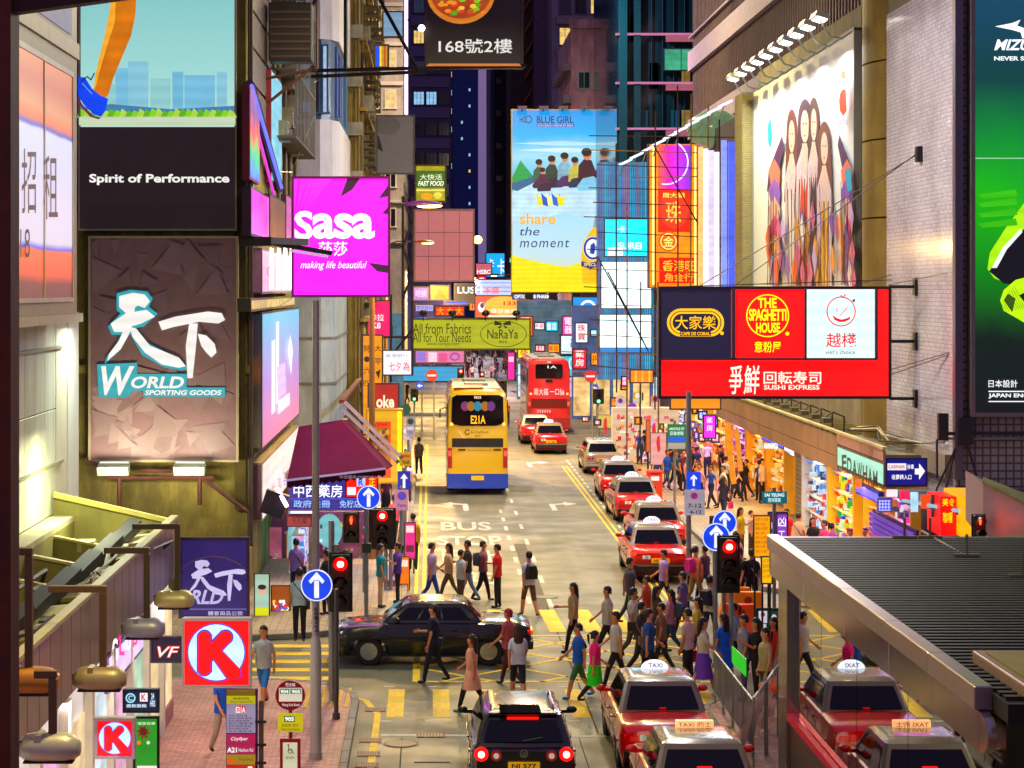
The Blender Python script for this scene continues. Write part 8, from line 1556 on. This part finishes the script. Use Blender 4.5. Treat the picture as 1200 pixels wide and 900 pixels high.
POSES = {'stand': dict(leg=[(.04, .03), (-.05, .02)], arm=[(.05, .25, .2), (-.05, .3, .2)]),
         'walk': dict(leg=[(.42, .18), (-.32, .28)], arm=[(-.35, .35, .2), (.42, .45, .2)]),
         'walk2': dict(leg=[(-.22, .5), (.30, .05)], arm=[(.3, .6, .3), (-.3, .3, .2)]),
         'phone': dict(leg=[(.05, .05), (-.03, .03)], arm=[(.35, 1.75, .1), (-.05, .4, .3)]),
         'carry': dict(leg=[(.3, .12), (-.25, .3)], arm=[(.05, .2, .9), (.25, 1.3, .2)])}
BODY = {}
def body_mesh(pose, female):
    k = (pose, female)
    if k in BODY: return BODY[k]
    V, E = skel(POSES[pose], female)
    me = bpy.data.meshes.new('sk'); me.from_pydata([v[0] for v in V], E, [])
    o = bpy.data.objects.new('sk', me); tmp.collection.objects.link(o)
    sm = o.modifiers.new('s', 'SKIN'); sm.use_smooth_shade = True
    for i, sv in enumerate(me.skin_vertices[0].data): sv.radius = (V[i][1], V[i][2]); sv.use_root = (i == 0)
    ss = o.modifiers.new('u', 'SUBSURF'); ss.levels = 1; ss.render_levels = 1
    tmp.view_layers[0].update()
    dg = tmp.view_layers[0].depsgraph
    res = bpy.data.meshes.new_from_object(o.evaluated_get(dg)); res.name = 'person_body'
    segs = [(V[a], V[b]) for a, b in E]
    zones = []
    for p in res.polygons:
        c = Vector(p.center); best = 9e9; z = 0
        for A, B in segs:
            d = B[0]-A[0]; t = max(0, min(1, (c-A[0]).dot(d)/max(d.length_squared, 1e-9))); q = (A[0]+d*t-c).length-(A[1]+(B[1]-A[1])*t)
            if q < best: best = q; z = (A[3] if t < .55 else B[3])
        if z == 1 and c.z < .97: z = 2
        if z == 2 and c.z < .075: z = 3
        zones.append((z, c.z))
    for m in range(5): res.materials.append(None)
    for p, (z, h) in zip(res.polygons, zones):
        p.material_index = z if z != 2 else (4 if h < .47 else 2)      # 4 = lower leg (skin with shorts / skirts)
        p.use_smooth = True
    bpy.data.objects.remove(o)
    hz = 1.64
    BODY[k] = res
    return res
tmp = bpy.data.scenes.new('tmp')
def hair_mesh(style):
    g = M(); n = 14; rings = []
    cx, cy, cz = 0, .005, 1.655
    for j in range(7):
        t = math.pi*.5*j/6*.98; ring = []
        for k in range(n):
            a = 2*math.pi*k/n; frontness = max(0, math.sin(a)); drop = .0
            low = .055 if style == 'short' else .065
            rr = math.cos(t); z = .112*math.sin(t)+cz
            if j == 0: z = cz-low+.10*frontness*1.15
            q = .93 if j == 0 else 1; ring.append((cx+.089*q*math.cos(a)*max(rr, .05), cy-.006+.106*q*math.sin(a)*max(rr, .05), z-(.03*max(0, -math.sin(a)) if j == 0 else 0)))
        rings.append(ring)
    g.loft(rings)
    if style == 'long':
        rg = []
        for z, w_, d_, yy in ((1.70, .092, .05, -.06), (1.60, .10, .055, -.075), (1.48, .11, .05, -.085), (1.36, .10, .035, -.10), (1.28, .06, .02, -.105)):
            rg.append([(w_*math.cos(2*math.pi*k/10), yy+d_*math.sin(2*math.pi*k/10), z) for k in range(10)])
        g.loft(rg)
    if style == 'tail':
        g.tube([(0, -.10, 1.70), (0, -.16, 1.66), (0, -.15, 1.52), (0, -.13, 1.42)], [.03, .035, .025, .008], 8)
    if style == 'cap':
        g.loft([[(.085*math.cos(math.pi*k/8), .08+.11*math.sin(math.pi*k/8), 1.70-.01*math.sin(math.pi*k/8)+dz) for k in range(9)] for dz in (0, .012)])
    return g
HM = {}
def shared(key, gf, m, root, name):
    """one shared mesh per key, own material per person"""
    if key not in HM:
        g = gf(); o = g.build('tmp', m, None, smooth=50); o.data.transform(Matrix.Translation(o.location)); HM[key] = o.data; bpy.data.objects.remove(o)
    o = bpy.data.objects.new(name, HM[key]); COL.objects.link(o); o.parent = root; o.material_slots[0].link = 'OBJECT'; o.material_slots[0].material = m
    return o
SKIN = [mat('#c48a68', .55, grain=.08), mat('#b57a58', .55, grain=.08), mat('#d19c7a', .55, grain=.08)]
HAIRM = mat('#120c0a', .45, grain=.2)
def skirt_g(z0, w0, z1=1.0):
    def f():
        g = M(); n = 16; g.loft([[(r_*math.cos(2*math.pi*k/n)*1.12, r_*.82*math.sin(2*math.pi*k/n)*(1+.05*(k % 2)), z) for k in range(n)] for z, r_ in ((z1, .125), (.93, .165), ((z0+.93)/2, (w0+.165)/2), (z0, w0))]); return g
    return f
def shirt_g(fem):
    def f():
        g = M(); n = 16; q = .98 if fem else 1.08
        g.loft([[(a*q*math.cos(2*math.pi*k/n), b*math.sin(2*math.pi*k/n)+.005, z+(.012*math.sin(3*2*math.pi*k/n) if z < .95 else 0)) for k in range(n)] for z, a, b in ((.86, .178, .138), (.95, .170, .132), (1.08, .160, .122), (1.22, .178, .135), (1.33, .188, .135), (1.405, .16, .105), (1.45, .075, .075))]); return g
    return f
def pack_g():
    g = M(); g.loft([[(x*s, -.13-.09*(1-s)+y*.0-(.16*(0 if y < 0 else 1)), z) for x, y, z in ((-.15, -1, 1.02), (.15, -1, 1.02), (.16, -1, 1.25), (.11, -1, 1.42), (-.11, -1, 1.42), (-.16, -1, 1.25))] for s in (1,)]+[[(x*.85, -.29, (z-1.2)*.85+1.2) for x, z in ((-.15, 1.02), (.15, 1.02), (.16, 1.25), (.11, 1.42), (-.11, 1.42), (-.16, 1.25))]]); return g
def bag_g():
    g = M(); g.loft([[(.30+x, y, z) for x, y in ((-.05, -.15), (.05, -.15), (.05, .15), (-.05, .15))] for z in (.52,)]+[[(.30+x, y, .78) for x, y in ((-.035, -.13), (.035, -.13), (.035, .13), (-.035, .13))]])
    g.tube([(.30, -.07, .77), (.28, -.05, .9), (.26, .02, .95), (.28, .06, .9), (.30, .08, .77)], .008, 5); return g
def sling_g():
    g = M(); g.tube([(-.15, .10, 1.36), (.0, .135, 1.2), (.17, .09, .98), (.19, -.05, .94), (.02, -.135, 1.2), (-.14, -.09, 1.38), (-.15, .0, 1.44), (-.15, .10, 1.36)], .014, 5); g.obox((.2, -.05, .88), (.04, 0, 0), (0, .12, 0), (0, 0, .10)); return g
def person(label, x, y, face, top, legs, pose='stand', female=False, hair='short', skin=0, shoes='#1a1614', short=False, skirt=None, pack=None, bag=None, sling=None, h=1.7, hairc=None, group=None, z=0.0, detail=True):
    """face: degrees, 0 = walking away from the camera, 90 = to the left"""
    r = thing('person', label, 'person', (x, y, z), group); r.rotation_euler = (0, 0, math.radians(face)); s = h/1.78; 
    me = body_mesh(pose, female); o = bpy.data.objects.new('body', me); COL.objects.link(o); o.parent = r
    sk = SKIN[skin]; T = mat(top, .85, grain=.3, scale=4, bump=.9); Lg = mat(legs, .85, grain=.15, scale=5, bump=.2)
    for i, m_ in enumerate([sk, T, Lg, mat(shoes, .6), sk if short else Lg]): o.material_slots[i].link = 'OBJECT'; o.material_slots[i].material = m_
    # feet on the ground
    zmin = min(v.co.z for v in me.vertices) if 'zm%s' % me.name not in HM else HM['zm%s' % me.name]
    HM['zm%s' % me.name] = zmin
    r.scale = (s, s, s); r.location.z = z-zmin*s
    shared('hair'+hair, lambda: hair_mesh(hair), mat(hairc, .6) if hairc else HAIRM, r, 'hair')
    if detail:
        shared('eyes', lambda: M().sphere((-.032, .098, 1.645), .011, .008, .008, 6, 4).sphere((.032, .098, 1.645), .011, .008, .008, 6, 4), mat('#140e0c', .3), r, 'eyes')
        shared('mouth', lambda: M().sphere((0, .094, 1.578), .024, .008, .006, 6, 4), mat('#8a4038', .5), r, 'mouth')
        shared('shirt%d' % female, shirt_g(female), T, r, 'shirt')
    if skirt: shared('skirt%s' % (skirt[1],), skirt_g(skirt[1], skirt[2]), mat(skirt[0], .85, grain=.15, scale=5), r, 'skirt')
    if pack: shared('pack', pack_g, mat(pack, .7, grain=.2), r, 'backpack')
    if bag: shared('bag', bag_g, mat(bag, .6, grain=.15), r, 'bag')
    if sling: shared('sling', sling_g, mat(sling, .7), r, 'shoulder_bag')
    return r
def pp(label, px, py, face, top, legs, **k):
    """placed where the photo shows the feet"""
    zz = k.get('z', 0.0); Y = F*(H-zz)/(py-VY); return person(label, (px-VX)/F*Y, Y, face, top, legs, **k)
SWZ = .127
# ---- on the near crossing
pp('man in navy shirt walking left in front of the black sedan, hands at his waist', 508, 800, 80, '#141c34', '#14141c', pose='carry', h=1.72, shoes='#0c0c0c', hair='short', bag=None, sling='#1c2c4c')
pp('woman in a pale pink dress and dark leggings, just left of the hatchback', 553, 834, 75, '#e0a890', '#1c1618', pose='walk', female=True, hair='long', skirt=('#e0a890', .55, .26), h=1.6, shoes='#7a9a70', hairc='#2a1810')
pp('woman in white top and dark shorts crossing right behind the hatchback roof', 607, 822, 5, '#cfd4e8', '#101828', pose='walk', female=True, hair='long', short=True, h=1.66, hairc='#3a2018', shoes='#c04a18')
pp('man in dark red cap and jacket half behind the woman in white', 596, 803, 60, '#9a5058', '#4a1c20', pose='walk2', hair='cap', hairc='#801020', h=1.68)
pp('boy in bright blue shirt and blue shoes left of the girl in pink', 678, 818, 100, '#1858b0', '#3a6a50', pose='walk', h=1.6, short=True, shoes='#1868d0')
pp('girl in bright pink top with lime green bag, right of the boy in blue', 697, 826, -80, '#e0207c', '#1a1420', pose='walk2', female=True, hair='tail', skirt=('#38c820', .48, .22), h=1.55, shoes='#3a2a24')
pp('person in loose white top and dark trousers between the pink girl and the purple skirt', 722, 806, 90, '#cfc8c0', '#181418', pose='walk', hair='short', h=1.68)
pp('person in black with a tan bag deep in the crossing crowd', 752, 792, -70, '#1c1a20', '#2a2420', pose='walk2', sling='#8a6a40', h=1.66)
pp('man in grey-beige t-shirt crouching slightly forward in the crossing crowd', 775, 790, 85, '#8a6a58', '#3c302c', pose='carry', h=1.6)
pp('man in pale shirt with a red bag behind the taxi dome', 806, 806, 60, '#c9b4b4', '#20181c', pose='stand', bag='#c01828', h=1.7)
pp('woman in white blouse and violet skirt right of the taxi dome', 824, 812, -90, '#dcd4c4', '#c09080', pose='walk', female=True, hair='long', short=True, skirt=('#6a40a8', .38, .27), h=1.64, shoes='#e0e0e0')
pp('woman in cobalt blue dress at the kerb end of the crossing', 848, 808, 40, '#1c5cc0', '#b08068', pose='stand', female=True, short=True, hair='long', skirt=('#1c5cc0', .5, .24), h=1.62)
# ---- far crossing
pp('person in lilac-white t-shirt at the far crossing, leftmost of the row', 506, 708, -80, '#b8a8c8', '#2848a0', pose='walk2', h=1.7)
pp('woman in cream top behind the black sedan, second of the far row', 526, 704, 90, '#c8b090', '#6a5840', pose='walk', female=True, hair='long', h=1.62)
pp('man in black t-shirt and denim leaning forward behind the sedan', 548, 706, 85, '#18161c', '#7a90b0', pose='carry', h=1.72, skin=1)
pp('person in pale grey shirt behind the sedan roof, beside the black t-shirt', 540, 712, -60, '#b4bcc8', '#4a3a34', pose='stand', h=1.55)
pp('man in a scarlet shirt at the far crossing', 583, 712, 80, '#b81020', '#1a1418', pose='stand', h=1.7)
pp('man in pale lavender shirt with a black waist bag, walking at the far crossing', 620, 722, 20, '#bcb4d0', '#5a4438', pose='walk', h=1.74, short=True, pack='#1a1618')
pp('man in slate grey shirt holding a green bag at the double yellow line', 738, 730, -75, '#4a4858', '#2c2a34', pose='walk', h=1.72, bag='#3c6a28')
pp('young man in lilac t-shirt and dark trousers walking left before the nearest rank taxi', 778, 714, 80, '#b090d0', '#1c1c34', pose='walk', h=1.64)
pp('woman in striped coral top with a magenta backpack walking right', 815, 712, -60, '#c86a54', '#8a7048', pose='walk2', female=True, hair='tail', pack='#b01078', h=1.68)
pp('person in dark blue jeans just behind the magenta backpack', 826, 706, 40, '#604058', '#20285c', pose='walk', h=1.6)
pp('tall man in white shirt behind the blue-shirted boy on the far side of the box', 712, 772, 88, '#c4bcae', '#241c20', pose='walk', h=1.72)
pp('woman in black skirt crossing between the white shirts', 770, 764, -85, '#4c4038', '#141014', pose='walk', female=True, hair='long', skirt=('#141014', .55, .2), h=1.6)
pp('man with white t-shirt and dark rucksack heading to the right kerb', 832, 756, -40, '#ccc4b8', '#2a2a3c', pose='walk2', pack='#1c1c28', h=1.7)
for i, (px, py, c_, cn_) in enumerate(((672, 764, '#b8a080', 'sand'), (742, 776, '#c8c0c0', 'white'), (760, 806, '#28508c', 'denim blue'), (786, 768, '#b07890', 'dusty pink'), (758, 748, '#a84030', 'brick red'), (800, 748, '#6a5a90', 'dull violet'), (818, 782, '#c8b058', 'mustard'), (566, 704, '#905a70', 'plum'), (860, 790, '#8898a8', 'steel blue'))):
    pp('pedestrian in %s top woven into the thick of the crossing crowd' % cn_, px, py, R.choice([-85, 80, 95, -100]), c_, R.choice(['#1a1820', '#2c3450', '#54443a']), pose=R.choice(['walk', 'walk2', 'carry']), female=i % 2 == 0, hair=['long', 'short', 'tail'][i % 3], h=R.uniform(1.56, 1.74), skin=i % 3, sling='#2a2024' if i % 4 == 1 else None, pack='#38404c' if i % 4 == 3 else None)
# ---- left pavements
pp('man in white shirt with shoulder bag standing back-turned by the big lamp post', 351, 752, 8, '#b4c4cc', '#14141c', pose='stand', h=1.76, sling='#1a1c24', shoes='#5a3018', z=SWZ)
pp('man in lilac shirt with dark bag strap, behind the white-shirted man at the shop', 347, 706, 25, '#7a64a8', '#1c1a24', pose='stand', h=1.72, sling='#141420', z=SWZ)
pp('man in grey t-shirt and blue shorts on the pink pavement by the stop sign', 309, 828, 160, '#a8b0b0', '#3c78b8', pose='walk', h=1.68, short=True, skin=0, z=SWZ)
pp('man in blue shirt and pale trousers walking beside the lit shop wall, bottom left', 262, 886, -150, '#2858b8', '#b8a89c', pose='walk', h=1.7, z=SWZ)
pp('shopper in black looking down between the signal posts at the corner', 383, 720, 60, '#1c1620', '#1a161c', pose='phone', h=1.66, z=SWZ)
pp('woman in cream blouse under the corner pedestrian signal', 405, 716, -60, '#d0b8a0', '#6a4038', pose='stand', female=True, hair='long', h=1.6, z=SWZ)
pp('man in teal polo at the corner waiting by the twin posts', 446, 712, -80, '#2a8c98', '#c0a890', pose='stand', h=1.68, z=SWZ)
pp('woman in violet top behind the red signal at the corner', 466, 706, 100, '#5a3c98', '#2a2028', pose='phone', female=True, hair='tail', h=1.6, z=SWZ)
pp('man in grey check shirt walking alone on the left pavement beside the bus', 491, 556, 6, '#5a5660', '#28304c', pose='walk', h=1.74, z=SWZ)
pp('woman in white top under the round bus stop flags of the far left pavement', 478, 588, 170, '#c8b4c0', '#4a2840', pose='stand', female=True, hair='long', h=1.62, z=SWZ)
pp('shopper in a rose shirt near the yellow shop box, left pavement', 462, 640, 30, '#c05878', '#2c2030', pose='stand', h=1.68, z=SWZ)
pp('man in ochre jacket by the magenta poster on the left pavement', 484, 668, 10, '#b8842c', '#2c241c', pose='stand', h=1.7, z=SWZ)
# ---- right pavement
ROW = [(893, 590, 'man in white shirt and black trousers standing before the slatted shutter', '#c8bcc4', '#14121c', 'stand', {}),
 (868, 586, 'person in black carrying a dark bag in the orange light left of the shutter', '#16141a', '#1c181c', 'walk', dict(bag='#3a3028')),
 (845, 568, 'man in black t-shirt in the middle of the orange-lit pavement', '#141218', '#1a1a24', 'stand', {}),
 (848, 610, 'woman with pink bag on the orange pavement, lower middle', '#2a2030', '#28283c', 'walk', dict(bag='#d0206c', female=True, hair='long')),
 (818, 566, 'man in dark navy beside the post of the blue one-way plate', '#1c2048', '#2a2430', 'phone', {}),
 (806, 560, 'woman in dark purple by the street name post', '#3a1c40', '#241820', 'stand', dict(female=True, hair='long')),
 (782, 574, 'person in royal blue at the kerb beside the red post box', '#1a50b0', '#3a4058', 'walk2', {}),
 (776, 536, 'person in white behind the post box', '#c0b8b0', '#2a2024', 'stand', {}),
 (884, 560, 'person in tan jacket under the far end of the beige canopy', '#a8783c', '#302418', 'walk', {}),
 (910, 572, 'man in orange shirt in front of the lit magazine racks', '#c8641c', '#2a2018', 'stand', {}),
 (870, 540, 'small figure in maroon deep under the canopy', '#701c28', '#201418', 'walk', {}),
 (858, 528, 'small figure in pale yellow deep under the canopy', '#c8b068', '#2a2c38', 'stand', {}),
 (830, 534, 'small figure in black by the magenta-lit doorway', '#1a141c', '#241c28', 'walk', {}),
 (936, 664, 'bald man in white shirt with a dark strap, behind the near shelter roof', '#c8b09c', '#201c20', 'phone', dict(sling='#14181c')),
 (953, 672, 'woman in black behind the shelter roof, between the white and pink tops', '#1c1618', '#1c1618', 'stand', dict(female=True, hair='long')),
 (966, 678, 'woman in pink blouse behind the shelter roof', '#d0587c', '#2a1c2c', 'stand', dict(female=True, hair='tail')),
 (975, 676, 'person in mauve shirt behind the shelter roof', '#8c54a0', '#2a1c2c', 'walk', dict(female=True)),
 (996, 690, 'man in bright blue polo and orange hair behind the shelter roof', '#1850b8', '#1c1c30', 'stand', dict(hairc='#702410')),
 (1014, 688, 'person in dark top right of the blue polo behind the shelter roof', '#2a2440', '#1c1c30', 'stand', {}),
 (922, 660, 'person in red behind the purple standee', '#a82030', '#1c1c30', 'stand', {}),
 (868, 656, 'woman with white-and-yellow bags near the yellow notice board', '#c0b040', '#584020', 'phone', dict(female=True, hair='long')),
 (880, 650, 'child in pale top beside the yellow notice board', '#b8a8a0', '#3a2c30', 'stand', dict(h=1.4)),
 (862, 692, 'woman in floral white blouse behind the red signal', '#cdb4bc', '#3a2030', 'stand', dict(female=True, hair='long')),
 (866, 722, 'man in black with a rucksack, left of the pair behind the signal', '#15131a', '#1c1c28', 'stand', dict(pack='#141318')),
 (881, 720, 'man in black and white t-shirt, right of the pair behind the signal', '#1e1a24', '#181820', 'stand', dict(sling='#d0c8c8')),
 (872, 820, 'man in grey shirt inside the barriers, first from the signal post', '#8c8a9c', '#4a4a60', 'stand', {}),
 (886, 822, 'woman in black inside the barriers between the grey shirt and the cream top', '#1a1416', '#1a1416', 'phone', dict(female=True, hair='long')),
 (897, 834, 'woman in cream top inside the barriers beside the plastic sheet', '#c8a888', '#4a3a30', 'stand', dict(female=True, hair='tail')),
 (907, 816, 'woman in orange-red top at the glass shelter corner', '#b83018', '#2a1c20', 'stand', dict(female=True, hair='long'))]
for px, py, lb, t_, l_, ps, kw in ROW:
    pp(lb, px, py, R.uniform(-170, 170) if py < 740 else R.uniform(60, 120), t_, l_, pose=ps, z=SWZ, skin=R.randint(0, 2), **{**dict(h=R.uniform(1.6, 1.76)), **kw})
# ---- across the avenue
CLR = ['#c8c0bc', '#1c1a20', '#b02030', '#3050a0', '#a87898', '#c8a070', '#40606a', '#d8d0c0', '#5a3050', '#e0a0a8']
for px, py, lb, c_ in ((576, 488, 'person in black crossing the avenue left of the crimson bus', '#15131a'), (584, 490, 'person in white shirt and shorts crossing the avenue beside the crimson bus', '#c8c0c8'),
    (594, 500, 'man in orange vest just right of the yellow bus', '#c85a18'), (477, 472, 'person in black and white beside the red board across the avenue', '#1c1a20'), (471, 476, 'person in pale blue across the avenue at the left kerb', '#7890c8')):
    pp(lb, px, py, R.uniform(0, 360), c_, '#1c1c28', pose='walk', h=1.7, skin=2, detail=False)
CN = dict(zip(CLR, ['off-white', 'black', 'red', 'blue', 'mauve', 'tan', 'slate', 'cream', 'plum', 'salmon']))
def crowd_label(c_, x, Y, where): return '%s-topped pedestrian at the %s of %s, %s' % (CN[c_], 'left' if x < 3 else 'middle' if x < 8 else 'right', where, 'closer in' if Y < 210 else 'further back' if Y < 255 else 'farthest back')
for i in range(95):
    Y = R.uniform(172, 290); x = R.uniform(1.5, 12.5) if R.random() < .8 else R.uniform(-6, 18)
    if Y < 200 and 6 < x < 10: continue
    c_ = R.choice(CLR); person(crowd_label(c_, x, Y, 'the distant crowd beyond the avenue'), x, Y, R.uniform(0, 360), c_, R.choice(['#1c1c28', '#2a3a5c', '#3a2a2c']), pose=R.choice(['walk', 'walk2', 'stand']), female=R.random() < .5, hair='short', h=R.uniform(1.55, 1.78), group='crowd beyond the avenue', detail=False, skin=R.randint(0, 2))
for i in range(60):
    Y = R.uniform(80, 116); x = R.uniform(9.9, 13.0)
    c_ = CLR[i % 10]; person('%s-topped pedestrian on the far right pavement, %s' % (CN[c_], ['beside the canopy end', 'by the bazaar bays', 'near the street corner'][min(2, int((Y-84)/11))]), x, Y, R.uniform(0, 360), c_, R.choice(['#1c1c28', '#2a3a5c']), pose=R.choice(['walk', 'walk2', 'stand']), female=R.random() < .5, hair='short', h=R.uniform(1.55, 1.78), group='crowd on the far right pavement', detail=False, z=SWZ)
for i in range(10):
    Y = R.uniform(74, 114); x = R.uniform(-3.6, -1.5)
    c_ = CLR[i]; person('%s-topped walker on the far left pavement beside the yellow bus' % CN[c_], x, Y, R.uniform(0, 360), c_, '#1c1c28', pose=R.choice(['walk', 'stand']), hair='short', h=R.uniform(1.6, 1.75), group='walkers on the far left pavement', detail=False, z=SWZ)
bpy.data.scenes.remove(tmp)
